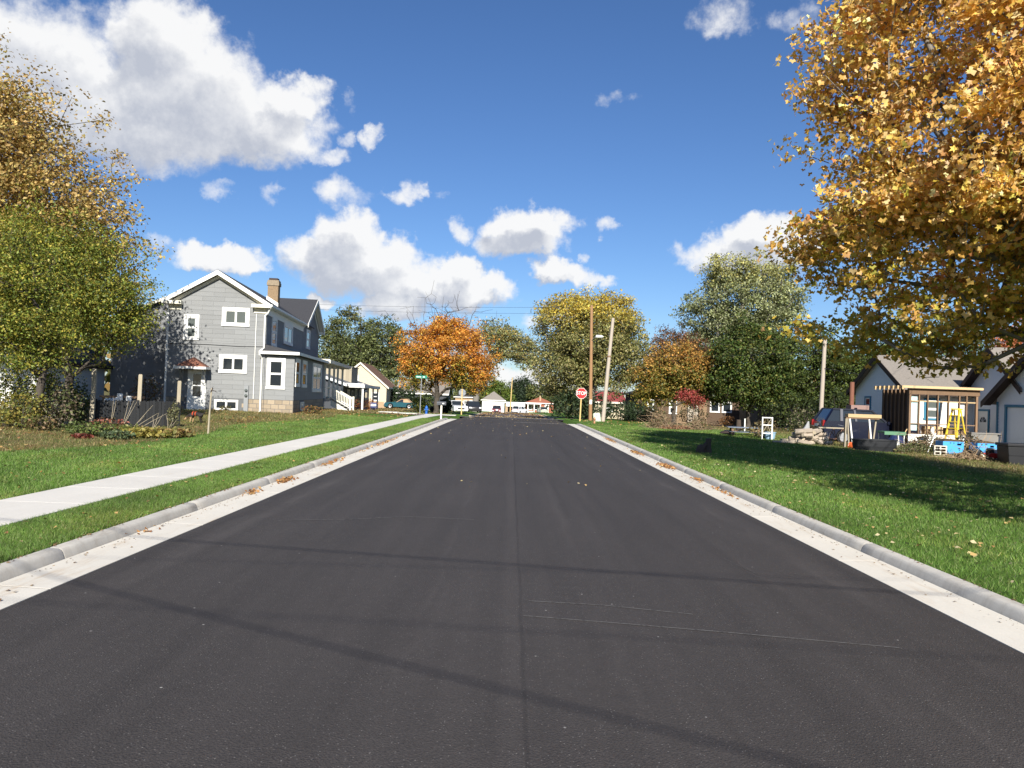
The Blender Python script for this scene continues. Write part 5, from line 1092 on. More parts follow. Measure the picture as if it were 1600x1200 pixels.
gable_roof(hh, Matrix.Translation((0, D1, 0)) @ Matrix.Rotation(R_(-90), 4, 'Z'), D1, 9, e1, p1, .38, .35, .3, TANSH, edge=SOFFIT)
MB().box(.02, .12, 5.6, 5.66, .0, 2.7).build('corner_board', WHITE, hh)
MB().lathe([(.07, 3.3), (.07, 4.0), (.09, 4.0), (.09, 4.08)], 10, (3.4, 1.6, 0)).build('vent_pipe', WHITE, hh)
# back gable and garage gable, both facing the street
w2 = MB().prism([(-3.8, -.4), (.2, -.4), (.2, 3.1), (-1.8, 4.75), (-3.8, 3.1)], 3.1, 9, 'x').build('wall', SHADEWHITE, hh)
clapboards(hh, WM(3.1, .2, 0, -90), gable_xr(4, 3.1, 4.75), 0, 4.6, .14, [(.62, 1.55, 0, 2.05)], SHADEWHITE)
k = MB(); pm = WM(3.1, .2, 0, -90); k.box(.62, .71, -.06, .01, 0, 2.05); k.box(1.46, 1.55, -.06, .01, 0, 2.05); k.box(.71, 1.46, -.06, .01, 1.96, 2.05); k.build('door_frame', BLUETRIM, hh, pm)
dd = MB().box(.71, 1.46, -.035, .01, .03, 1.96).build('door', WHITE, hh, pm)
fan = MB().add([(1.085 + .24 * math.cos(a), -.041, 1.45 + .24 * math.sin(a)) for a in np.linspace(0, math.pi, 9)] + [(1.085 + .24 * math.cos(a), -.036, 1.45 + .24 * math.sin(a)) for a in np.linspace(0, math.pi, 9)], [tuple(range(9)), tuple(range(9, 18))] + [(i, (i + 1) % 9, 9 + (i + 1) % 9, 9 + i) for i in range(9)]).build('pane', GLASS, dd)
k = MB()
for a in (R_(45), R_(90), R_(135)): k.beam((1.085, -.045, 1.45), (1.085 + .24 * math.cos(a), -.045, 1.45 + .24 * math.sin(a)), .02, .012, (0, 1, 0))
k.build('glazing_bar', WHITE, dd)
w3 = MB().prism([(-9.6, -.4), (-2.4, -.4), (-2.4, 2.55), (-6, 5.1), (-9.6, 2.55)], 2.75, 9, 'x').build('wall', SHADEWHITE, hh)
gm = WM(2.75, -2.4, 0, -90); gdo = (.72, 5.6, 0, 2.16)
clapboards(hh, gm, gable_xr(7.2, 2.55, 5.1), 0, 5.0, .14, [(.6, 5.7, 0, 2.28)], SHADEWHITE)
k = MB(); k.box(.6, .72, -.06, .01, 0, 2.28); k.box(5.6, 5.7, -.06, .01, 0, 2.28); k.box(.72, 5.6, -.06, .01, 2.16, 2.28); k.build('door_frame', BLUETRIM, hh, gm)
gdr = MB().box(.72, 5.6, .06, .1, .0, 2.16).build('garage_door', WHITE, hh, gm)
for i in range(4): MB().box(.74, 5.58, .035, .06, .02 + i * .535, .02 + i * .535 + .515).build('panel', WHITE, gdr)
MB().box(.02, .13, -.05, .0, 0, 2.4).build('corner_board', BLUETRIM, hh, gm)
for (y0, y1, e, p, x0, nm) in ((-3.8, .2, 3.1, 4.75, 3.1, 'b'), (-9.6, -2.4, 2.55, 5.1, 2.75, 'g')):
    ym = (y0 + y1) / 2; sl = (p - e) / ((y1 - y0) / 2); rr = MB(); ov = .42 if nm == 'g' else .3
    for s in (-1, 1):
        ye = ym + s * ((y1 - y0) / 2 + ov); ze = e - ov * sl
        rr.prism([(ym, p + .02), (ye, ze + .02), (ye, ze + .13), (ym, p + .14)], x0 - .45, 9.2, 'x')
    ro = rr.build('roof', TANSH, hh)
    for s in (-1, 1):
        ye = ym + s * ((y1 - y0) / 2 + ov + .01); ze = e - (ov + .01) * sl
        MB().prism([(ym, p + .15), (ye, ze + .14), (ye, ze - .12), (ym, p - .1)], x0 - .49, x0 - .45, 'x').build('rake_board', SOFFIT, ro); MB().prism([(ym, p + .01), (ye, ze + .01), (ye, ze - .02), (ym, p - .02)], x0 - .449, x0 - .03, 'x').build('soffit', SOFFIT, ro)  # soffit takes the fascia brown, its shade put into the colour
# open porch frame under repair
fp = thing('open_porch', 'open timber porch frame under construction with studs and white base band', 'porch', (17.55, 33.9, GZ))
LX, LY = 3.05, 2.6; FZ = 1.0
MB().box(0, LX, .0, .05, -.1, .84).build('skirt', WHITE, fp); MB().box(0.01, LX, .051, LY, .72, .84).build('floor', BROWNWOOD, fp)
MB().box(0, .05, .051, LY, -.1, .72).build('skirt', BROWNWOOD, fp)
MB().box(-.02, LX + .05, -.03, .12, 2.60, 2.86).build('beam', BROWNWOOD, fp); MB().box(-.35, LX + .1, -.2, -.06, 2.865, 2.97).build('top_plate', FRESH, fp); MB().box(-.35, -.2, -.059, LY, 2.865, 2.97).build('top_plate', FRESH, fp); MB().box(LX - .05, LX + .1, -.059, LY, 2.865, 2.93).build('top_plate', BROWNWOOD, fp)
for i in range(7): y = -.19 + i * .42; MB().box(-.42, -.351, y, y + .05, 2.80, 2.97).build('rafter_tail', FRESH, fp)
for i, x in enumerate((.0, .42, .8, 1.25, 1.72, 2.2, 2.52, 2.95)):
    MB().box(x, x + (.09 if i in (0, 7) else .05), -.01, .09, .845, 2.598).build('stud', BROWNWOOD, fp)
MB().box(.09, LX, .02, .06, 2.28, 2.33).build('rail', FRESH, fp); MB().box(.09, 2.95, .03, .07, 1.28, 1.32).build('rail', BROWNWOOD, fp)
for i in range(7): y = .13 + i * .37; MB().box(.0, .05, y, y + .05, .845, 2.86).build('stud', BROWNWOOD, fp)
MB().box(.055, .075, .13, LY, .845, 2.8).build('sheathing', mat('dark_sheathing', (.06, .035, .022), .9, .3, 3), fp)
for x in (2.3,): MB().box(x, x + .28, .12, .16, 1.7, 2.2).build('sheathing', WHITE, fp)
MB().box(.12, .42, .10, .13, 1.0, 2.5).build('sheathing', mat('pale_blue_board', (.45, .6, .62), .7), fp)
MB().box(1.0, 1.8, .5, .8, .842, 1.2).build('board_stack', FRESH, fp); MB().box(2.0, 2.9, .4, .9, .842, 1.15).build('board_stack', BROWNWOOD, fp)
# houses behind the trees on the right
STONE = mat('tan_stone', (.46, .37, .25), .95, .3, 4, .8, 10, dirt=((.2, .15, .1), 3, .5, .6))
sh = house('stone_house', 'small tan stone house with a dark overhanging roof behind the white trellis', GP(24.6, 67), 0, 5.4, 8, 2.5, 1.35, SOFFIT, STONE, hip=True, over=.55, edge=SOFFIT, wins=[('f', .35, 1.3, .75, 2.25, 'hung', SOFFIT)])
ann = MB().box(-2.6, -.002, 1.6, 7, -.4, 2.3).build('annexe', mat('recess_shade_siding', (.13, .11, .085), .85, .12, 3), sh)  # porch recess: its shade is put into the dark siding colour
window(sh, WM(-2.6, 1.6), 1.5, 2.3, .7, 2.0, 'hung', .07, SOFFIT); MB().prism([(1.0, 2.32), (7.2, 2.9), (7.2, 3.0), (1.0, 2.42)], -2.9, -.1, 'x').build('roof', SOFFIT, sh)
for x in (-1.4, -1.0): MB().box(x, x + .09, 1.05, 1.14, 0, 2.3).build('post', BROWNWOOD, sh)
bh = house('brick_house', 'long brown brick house half hidden behind the bronze and red trees', GP(12.6, 77), 0, 12.5, 8, 2.7, 1.3, SOFFIT, BRNBR, hip=True, over=.5, edge=SOFFIT,
      wins=[('f', 3.2, 4.0, .8, 2.2, 'hung'), ('f', 7.3, 8.3, 1.1, 2.2, 'single'), ('f', 8.5, 9.5, 1.1, 2.2, 'single'), ('f', 1.0, 1.7, .9, 2.2)], doors=[('f', 5.0, 6.2, 2.4, mat('tan_door', (.45, .4, .33), .7))])
stuff(MB().box(4.0, 5.0, -.05, -.002, -.3, 2.6).build('lit_brick', mat('lit_tone_brick', (.22, .15, .09), .9, .25, 9), bh)); stuff(MB().box(6.2, 7.0, -.05, -.002, -.3, 2.6).build('lit_brick', MATS['lit_tone_brick'], bh))  # paler panels beside the door: sunlight put into the brick colour
house('red_roof_house', 'small cream house with a dull red roof behind the leaning pole', GP(10.2, 94), 0, 3.6, 6, 2.05, 1.1, mat('red_metal_roof', (.26, .055, .05), .6, .12, 2), CREAMW, ridge='x', over=.25, edge=CREAM, wins=[('f', 1.2, 2.2, .8, 1.7)])
# the houses that close the street
house('white_garage', 'far white garage with a wide pale door at the end of the street', GP(-6.6, 174), 0, 5.0, 6, 2.55, 2.0, TANSH, WHITE, hip=True, over=.3, edge=WHITE)
house('brick_garage', 'far orange brick house left of the wide white garage', GP(-12.6, 172), 0, 4.6, 6, 2.9, 1.3, SHINGLE, TANBR, hip=True, edge=WHITE, wins=[('f', .5, 1.5, 1.0, 2.1, 'double'), ('f', 1.9, 2.8, 1.0, 2.1)], doors=[('f', 3.2, 4.2, 2.2, WHITE)])
eb = house('brick_house', 'far red brick house with a white porch and white door at the street end', GP(3.6, 186), 0, 6.6, 7, 2.6, 1.4, REDBR, REDBR, hip=True, over=.3, edge=WHITE, wins=[('f', .5, 1.5, .9, 2.1), ('f', 2.0, 2.9, .9, 2.1)], doors=[('f', 4.5, 5.5, 2.3, WHITE)])
k = MB(); k.box(.0, 3.6, -2.0, -.05, 2.3, 2.6); k.build('porch_roof', WHITE, eb)
for x in (.3, 1.8, 3.3): MB().box(x, x + .2, -1.9, -1.7, 0, 2.298).build('column', WHITE, eb)
MB().box(.5, 1.6, -2.1, -1.95, -.2, .7).build('porch_panel', CREAM, eb); MB().box(3.2, 3.6, 1.0, 1.6, 2.6, 4.4).build('chimney', TANBR, eb)
cpt = thing('carport', 'flat roofed white carport with brick pier beside the far brick house', 'carport', GP(-1.3, 184))
MB().box(-.4, 4.6, -.3, 5, 2.35, 2.6).build('roof', WHITE, cpt); MB().box(.1, 4.6, -.31, -.2, 1.55, 2.348).build('fascia_panel', WHITE, cpt); MB().box(-.1, .5, 0, .5, -.2, 2.349).build('pier', TANBR, cpt); MB().box(4.2, 4.5, 0, .3, -.2, 2.349).build('pier', WHITE, cpt); MB().box(.5, 4.4, 4.8, 5.0, -.2, 2.349).build('back_wall', DKWALL, cpt)
# ------------------------------------------------------------------ fence, posts and clothes pole
def fence(label, x0, y0, x1, y1, h, n, m, post_m, name='board_fence', gap=.008):
    a = math.atan2(y1 - y0, x1 - x0); L = math.hypot(x1 - x0, y1 - y0); o = thing(name, label, 'fence', GP(x0, y0), a); wd = L / n
    meshes = []
    for k in range(3):
        d = .012 * k; mb = MB(); mb.prism([(0, 0), (wd - gap, 0), (wd - gap, h - .03), (wd * .72, h + .01 - d), (wd * .28, h + .01 - d * .5), (0, h - .03)], -.018, 0); me = mb.mesh('board'); me.materials.append(m); meshes.append(me)
    for i in range(n):
        b = bpy.data.objects.new('board', meshes[i % 3]); C.objects.link(b); b.parent = o; b.location = (i * wd, random.uniform(-.008, .004), random.uniform(-.02, .02)); b.rotation_euler = (random.gauss(0, .008), random.gauss(0, .006), 0)
    for z in (.25, h - .25): MB().box(0, L, .012, .05, z, z + .085).build('rail', m, o)
    return o
pa, pb = at(146, 660, 27.4), at(280, 660, 29.0)
fence('low dark board fence behind the flower bed', pa.x, 27.4, pb.x, 29.0, .95, 27, DARKWOOD, WEATHER)
pc = at(60, 660, 27.7); fence('weathered grey panel fence between the young tree and tall post', pc.x, 27.7, pa.x - .12, 27.5, .93, 14, WEATHER, WEATHER)
for px, py, Y, h, lb in ((143, 668, 27.1, 2.05, 'tallest weathered post at the left end of the dark fence'), (216, 664, 28.5, 1.95, 'weathered post behind the middle of the dark fence'), (277.5, 664, 29.2, 1.75, 'weathered post at the right end of the dark fence')):
    p = at(px, py, Y); mb = MB(); mb.prism([(-.065, -.065), (.065, -.065), (.065, .065), (-.065, .065)], -.2, h - .03, 'z'); mb.prism([(-.055, -.055), (.055, -.055), (.055, .055), (-.055, .055)], h - .031, h, 'z')
    o = mb.build('fence_post', WEATHER, loc=(p.x, Y, G(p.x, Y))); o.rotation_euler = (0, R_(.6), R_(12)); tag(o, lb, 'post', 'weathered posts by the dark fence')
pfx = at(185, 628, 31.5); stt = thing('garden_table', 'dark table top showing over the fence among white jugs', 'table', GP(pfx.x, 32)); MB().box(-.9, .7, -.3, .3, .92, 1.0).build('tabletop', BROWNWOOD, stt)
for x in (-.8, .6):
    for y in (-.25, .2): MB().box(x, x + .07, y, y + .07, -.1, .919).build('leg', BROWNWOOD, stt)
MB().box(-.85, .65, .1, .25, .45, .5).build('shelf', BROWNWOOD, stt)
for px, hh_, lb in ((166, .98, 'leftmost white jug above the dark fence'), (171, .99, 'second white jug from the left above the fence'), (176.5, 1.0, 'third white jug from the left above the fence'), (182, 1.03, 'fourth white jug from left, next to the tall white pipe'), (187, 1.18, 'tall white pipe standing above the dark fence'), (201, 1.1, 'white pipe on its own right of the others above the fence')):
    p = at(px, 630, 29.8); r = .075 if px < 184 else .10; o = MB().lathe([(r, 0), (r, hh_ - .14), (r * .9, hh_ - .06), (r * .45, hh_ - .02), (r * .45, hh_)] if px < 184 else [(r, 0), (r, hh_), (r * .8, hh_), (r * .8, hh_ - .03)], 12).build('white_jug' if px < 184 else 'white_pipe', WHITE, loc=GP(p.x, 29.8), smooth=True); tag(o, lb, 'jug' if px < 184 else 'pipe', 'white containers behind the fence')
p = at(325, 678, 24.8); cl = thing('clothes_pole', 'thin leaning wooden pole with a small hook on the lawn before the grey house', 'pole', GP(p.x, 24.8))
MB().tube([(0, 0, -.1), (.025, 0, .7), (.06, 0, 1.47)], [.032, .028, .024], 7).build('pole', WEATHER, cl); MB().tube([(.04, -.02, 1.34), (.10, -.02, 1.46), (.09, -.02, 1.50)], .016, 5).build('hook', SOFFIT, cl); MB().tube([(.05, -.03, 1.40), (.22, -.03, 1.38), (.21, -.03, 1.35)], .013, 5).build('crossbar', SOFFIT, cl)

# ------------------------------------------------------------------ dog
def skin_body(name, pts, rad, edges, m, parent, sub=2):
    me = bpy.data.meshes.new(name); me.from_pydata(pts, edges, []); o = mesh_obj(name, me, m, parent)
    o.modifiers.new('skin', 'SKIN'); s = o.modifiers.new('sub', 'SUBSURF'); s.levels = sub; s.render_levels = sub
    for i, r in enumerate(rad): d = me.skin_vertices[0].data[i]; d.radius = (r, r) if isinstance(r, float) else r
    me.skin_vertices[0].data[0].use_root = True
    return o
p = at(297, 660, 31.8); dg = thing('dog', 'black and tan dog in a red harness nosing the grass by the fence end', 'dog', GP(p.x + .22, 31.8), R_(-8))
DOGM = bpy.data.materials.new('dog_coat'); DOGM.use_nodes = True; t = DOGM.node_tree; b = t.nodes['Principled BSDF']; tcn = N(t, 'ShaderNodeTexCoord'); s_ = N(t, 'ShaderNodeSeparateXYZ'); t.links.new(tcn.outputs['Object'], s_.inputs[0]); nn = noise_n(t, tcn.outputs['Object'], 9, 3)
zz = math_n(t, 'ADD', s_.outputs[2], math_n(t, 'MULTIPLY_ADD', nn.outputs[0], .10, -.05)); cc = mix_n(t, ramp_n(t, zz, .20, .27), (.38, .25, .13), (.018, .014, .012)); t.links.new(cc, b.inputs['Base Color']); b.inputs['Roughness'].default_value = .8
# nose to the left (-x); pelvis root first
dp_ = [(.24, 0, .36), (.10, 0, .38), (-.06, 0, .37), (-.18, 0, .37), (-.28, 0, .32), (-.36, 0, .24), (-.43, 0, .17), (-.49, 0, .12),
       (.23, .07, .28), (.19, .075, .19), (.26, .075, .12), (.24, .075, .02), (.23, -.07, .28), (.21, -.075, .19), (.28, -.075, .12), (.26, -.075, .02),
       (-.15, .065, .28), (-.14, .07, .15), (-.16, .07, .02), (-.16, -.065, .28), (-.18, -.07, .15), (-.20, -.07, .02), (.33, 0, .38), (.40, 0, .46), (.43, 0, .53)]
dr_ = [.085, .088, .10, .095, .062, .058, .048, .028, .06, .036, .024, .022, .06, .036, .024, .022, .05, .028, .022, .05, .028, .022, .024, .017, .010]
de_ = [(0, 1), (1, 2), (2, 3), (3, 4), (4, 5), (5, 6), (6, 7), (0, 8), (8, 9), (9, 10), (10, 11), (0, 12), (12, 13), (13, 14), (14, 15), (3, 16), (16, 17), (17, 18), (3, 19), (19, 20), (20, 21), (0, 22), (22, 23), (23, 24)]
body = skin_body('body', dp_, dr_, de_, DOGM, dg)
for s in (-1, 1): MB().add([(-.36, s * .04, .30), (-.31, s * .05, .29), (-.35, s * .085, .18), (-.38, s * .06, .20)], [(0, 1, 2, 3)]).build('ear', mat('dog_ear', (.03, .018, .012), .8), dg)
MB().lathe([(.104, 0), (.108, .02), (.104, .04)], 16, (0, 0, 0), 'x').build('harness', mat('harness_red', (.42, .06, .02), .6), dg, Matrix.Translation((-.12, 0, .372))); MB().lathe([(.100, 0), (.104, .02), (.100, .04)], 16, (0, 0, 0), 'x').build('harness', MATS['harness_red'], dg, Matrix.Translation((.0, 0, .375)))

# ------------------------------------------------------------------ street furniture
def text_obj(name, body_, size, m, parent, mtx, ext=.002, sx=1.0):
    cu = bpy.data.curves.new(name, 'FONT'); cu.body = body_; cu.size = size; cu.align_x = 'CENTER'; cu.align_y = 'CENTER'; cu.extrude = ext; cu.offset = .006 * size
    o = bpy.data.objects.new(name, cu); C.objects.link(o); dgp = bpy.context.evaluated_depsgraph_get(); me = bpy.data.meshes.new_from_object(o.evaluated_get(dgp)); bpy.data.objects.remove(o); me.materials.clear(); me.materials.append(m)
    q = bpy.data.objects.new(name, me); C.objects.link(q); q.parent = parent; q.matrix_local = mtx @ Matrix.Scale(sx, 4, (1, 0, 0)); return q
def octagon(r, off=22.5): return [(r * math.cos(R_(off + 45 * i)), r * math.sin(R_(off + 45 * i))) for i in range(8)]
UP = Matrix.Rotation(R_(90), 4, 'X')
WHITES = mat('sign_white', (.82, .82, .80), .4, .03)
p = at(906, 661, 55); ss = thing('stop_sign', 'red stop sign on a yellow wooden post facing up the street', 'sign', (p.x, 55, G(p.x, 55)), R_(0))
zc = at(907, 614.5, 55).z - G(p.x, 55); MB().box(-.045, .045, 0, .09, -.3, zc + .1).build('post', TANWOODP, ss)
r = .38 / math.cos(R_(22.5)); MB().prism([(x, z + zc) for x, z in octagon(r)], -.008, -.001).build('rim', WHITES, ss); pl_ = MB().prism([(x, z + zc) for x, z in octagon(r * .945)], -.012, -.0081).build('sign_plate', RED, ss)
text_obj('lettering', 'STOP', .345, WHITES, ss, Matrix.Translation((0, -.014, zc)) @ UP, .002, .82)
ss.rotation_euler = (0, R_(1.2), R_(4))
p = at(721, 650, 72.6); sb_ = thing('stop_sign', 'grey back of a stop sign on a wooden post at the far left corner', 'sign', (p.x, 72.6, G(p.x, 72.6)), R_(-4)); r *= .86
zc = 2.1; MB().box(-.05, .05, -.13, -.03, -.3, zc + .35).build('post', TANWOODP, sb_); MB().prism([(x, z + zc) for x, z in octagon(r)], -.029, -.02).build('sign_plate', mat('sign_back', (.22, .24, .26), .5, .1), sb_)
p = at(656, 647, 61); sg = thing('street_sign', 'green street name sign on a thin steel post beside the blue hydrant', 'sign', GP(p.x, 61), R_(5)); ht = at(657, 587, 61).z - G(p.x, 61)
MB().tube([(0, 0, -.2), (.03, 0, ht - .2)], .035, 8).build('post', METAL, sg); sp = MB().box(-.44, .46, -.012, .012, ht - .2, ht + .02).build('sign_plate', GREENS, sg)
# the name is a blur in the photograph: two white words of unreadable letters, kept as worn strokes
ws = MB(); x = -.36
for wd in (.045, .03, .04, .02, .045, .03, .04, None, .05, .035, .03):
    if wd is None: x += .09; continue
    ws.box(x, x + wd, -.016, -.0125, ht - .15 + random.uniform(0, .02), ht - .03 - random.uniform(0, .03)); x += wd + .022
ws.build('lettering', WHITES, sg)
sp2 = MB().box(-.012, .012, -.35, .35, ht + .03, ht + .22).build('sign_plate', GREENS, sg)
def hydrant(name, label, loc, H, m, capm=None):
    o = thing(name, label, 'hydrant', loc); s = H / .75
    MB().lathe([(.15 * s, 0), (.15 * s, .04 * s), (.105 * s, .05 * s), (.10 * s, .46 * s), (.125 * s, .47 * s), (.125 * s, .52 * s), (.115 * s, .6 * s), (.07 * s, .68 * s), (.03 * s, .70 * s), (.03 * s, .75 * s)], 14).build('barrel', m, o, smooth=True)
    for ax, dx, dy in (('x', .10, 0), ('x', -.17, 0), ('y', 0, -.19)):
        k = MB().lathe([(.055 * s, 0), (.055 * s, .07 * s)], 10, (dx * s, dy * s, .40 * s), ax).build('nozzle', capm or m, o)
    return o
p = at(666, 647.5, 61.8); hydrant('fire_hydrant', 'blue fire hydrant behind the walk end near the green street sign', GP(p.x, 61.8), .72, mat('hydrant_blue', (.02, .11, .42), .45))
p = at(928.5, 667, 50); hydrant('fire_hydrant', 'small rusty red and tan hydrant on the right lawn before the poles', GP(p.x, 50), .42, mat('hydrant_tan', (.45, .22, .12), .6), mat('hydrant_dark', (.12, .03, .025), .6))
p = at(689, 655, 47); mbx = thing('mailbox', 'dark grey mailbox on a pale post by the left kerb end', 'mailbox', GP(p.x, 47), R_(4)); mh = 1.0
MB().box(-.05, .05, -.05, .05, -.2, mh - .13).build('post', CREAM, mbx); k = MB(); k.prism([(-.1, mh - .12), (.1, mh - .12), (.1, mh + .02)] + [(.1 * math.cos(a), mh + .02 + .09 * math.sin(a)) for a in np.linspace(.3, math.pi - .3, 6)] + [(-.1, mh + .02)], -.28, .28, 'x'); k.build('box', mat('mailbox_grey', (.06, .065, .075), .45), mbx)
MB().box(-.285, -.281, -.07, .07, mh - .1, mh + .05).build('door', GREYMET, mbx); MB().box(.06, .16, -.112, -.104, mh - .05, mh + .01).build('flag', WHITES, mbx)
def pole(label, px, pyb, Y, px2, pyt, r0, r1, m, name='utility_pole', Y2=None):
    a = at(px, pyb, Y); b = at(px2, pyt, Y2 or Y); z = G(a.x, Y); o = thing(name, label, 'pole', (a.x, Y, z)); d = b - Vector((a.x, Y, z))
    MB().tube([(0, 0, -.4), d * .5, d], [r0, (r0 + r1) / 2, r1], 10).build('shaft', m, o, smooth=True); return o, d
u1, d1 = pole('brown wooden utility pole with a street light right of the stop sign', 922.5, 657, 60, 924.5, 477, .15, .11, POLEWOOD)
la = at(931, 527, 60) - u1.location; pt = d1 * (la.z / d1.z)
arm = MB().tube([pt + Vector((0, -.06, -.3)), pt + Vector((.2, -.4, -.05)), Vector((la.x + .02, -.8, la.z + .02))], .025, 6).build('lamp_arm', METAL, u1); MB().lathe([(.02, 0), (.1, .05), (.12, .2), (.09, .5), (.03, .62)], 10, (la.x - .12, -.85, la.z), 'x').build('lamp_head', WHITES, u1, smooth=True)
q = d1 * .16; MB().box(q.x - .09, q.x + .09, -.17, -.155, q.z - .16, q.z + .18).build('tag', WHITES, u1)
u2, d2 = pole('pale grey pole leaning to the right beside the utility box', 941.5, 659.5, 57.5, 958, 497, .16, .12, POLEGREY); q = d2 * .62; MB().lathe([(.15, 0), (.15, .12)], 10, (q.x, q.y, q.z)).build('band', BROWNWOOD, u2)
u3, d3 = pole('grey utility pole behind the firewood pile', 1281, 668, 45, 1289, 530, .13, .11, POLEGREY); q = d3 * .21; MB().box(q.x - .06, q.x + .06, -.135, -.12, q.z - .07, q.z + .1).build('tag', WHITES, u3)
u4, d4 = pole('thin far pole left of the white carport', 797, 642, 182, 800.5, 590, .14, .10, TANWOODP)
p = at(933, 658, 57.3); ub = thing('utility_box', 'pale green utility cabinet tilted between the two wooden poles', 'cabinet', GP(p.x, 57.3), R_(-6)); ub.rotation_euler = (0, R_(-5), R_(-6))
UBM = mat('pale_green_enamel', (.50, .56, .44), .55, .08); MB().prism([(-.27, -.05), (.27, -.05), (.25, .56), (.18, .62), (-.2, .62), (-.25, .58)], -.2, .2).build('cabinet', UBM, ub); MB().box(-.22, .22, -.212, -.201, .06, .52).build('door', UBM, ub); MB().box(-.03, .03, -.225, -.213, .4, .46).build('latch', GREYMET, ub)
# overhead wires
def wire(label, a, b, sag, r=.014, n=18, group=None):
    a, b = Vector(a), Vector(b); pts = [a.lerp(b, t) - Vector((0, 0, 4 * sag * t * (1 - t))) for t in np.linspace(0, 1, n)]
    o = MB().tube(pts, r, 4, False).build('overhead_wire', BLACKP); tag(o, label, 'wire', group); return o
W1 = u1.location + d1 * .58; gp = 'wires over the far crossing'
for dz, lb in ((0, 'lower wire running left from the brown pole across the road'), (.35, 'wire just above the lowest one over the road')): wire(lb, W1 + Vector((0, 0, dz)), (-42, 92, 5.4 + dz), .5, .010, group=gp)
for dz, lb in ((.0, 'lower wire running right from the brown pole past the bronze tree'),): wire(lb, W1 + Vector((0, 0, dz)), u3.location + d3 * .88, .3, .014, group=gp)
for dz, lb in ((0, 'upper wire near the top of the brown pole running left'), (.5, 'uppermost wire running left from the brown pole')): wire(lb, u1.location + d1 * .93 + Vector((0, 0, dz)), (-48, 96, 12.4 + dz), .6, .009, group=gp)
for k_, (dz, lb) in enumerate(((-.55, 'upper of two dark wires meeting the grey pole'), (-.95, 'lower of two dark wires meeting the grey pole'))):
    q = u3.location + d3 * .72 + Vector((0, 0, dz + .5)); wire(lb, q, (-2 + 30, 74, 4.2 + dz), .15, .02, group='wires at the grey pole'); 
wire('dark wire running right from the grey pole towards the blue trimmed house', u3.location + d3 * .7, (20.4, 36.7, 3.3), .2, .016, group='wires at the grey pole')
# service wires behind the photographer: only their shadows cross the road
pb1 = thing('utility_pole', 'wooden pole left of the street behind the view', 'pole', GP(-15, -1.5)); MB().tube([(0, 0, -.3), (0, 0, 7.4)], [.15, .11], 10).build('shaft', POLEWOOD, pb1)
pb2 = thing('utility_pole', 'wooden pole right of the street behind the view', 'pole', GP(15, -4.6)); MB().tube([(0, 0, -.3), (0, 0, 7.4)], [.15, .11], 10).build('shaft', POLEWOOD, pb2)
def shadow_wire(lb, s0, s1, z, r):
    k_ = z / sdir.z; o_ = [Vector((x, y, 0)) + sdir * k_ for x, y in (s0, s1)]; d = (o_[1] - o_[0]); a = o_[0] + d * ((-15 - o_[0].x) / d.x); b = o_[0] + d * ((15 - o_[0].x) / d.x); wire(lb, a, b, .0, r, group='wires behind the view')
shadow_wire('service wire whose shadow crosses the road farthest', (-3.6, 8.35), (2.9, 7.25), 6.2, .012)
shadow_wire('service wire whose slanting shadow crosses the near road', (-3.3, 6.3), (.55, 4.15), 5.8, .012)
shadow_wire('thin service wire with a faint shadow in the middle distance', (-3.4, 5.85), (3.0, 5.35), 6.6, .006)
shadow_wire('second thin service wire with a faint shadow', (-3.4, 7.4), (3.0, 7.6), 6.9, .005)

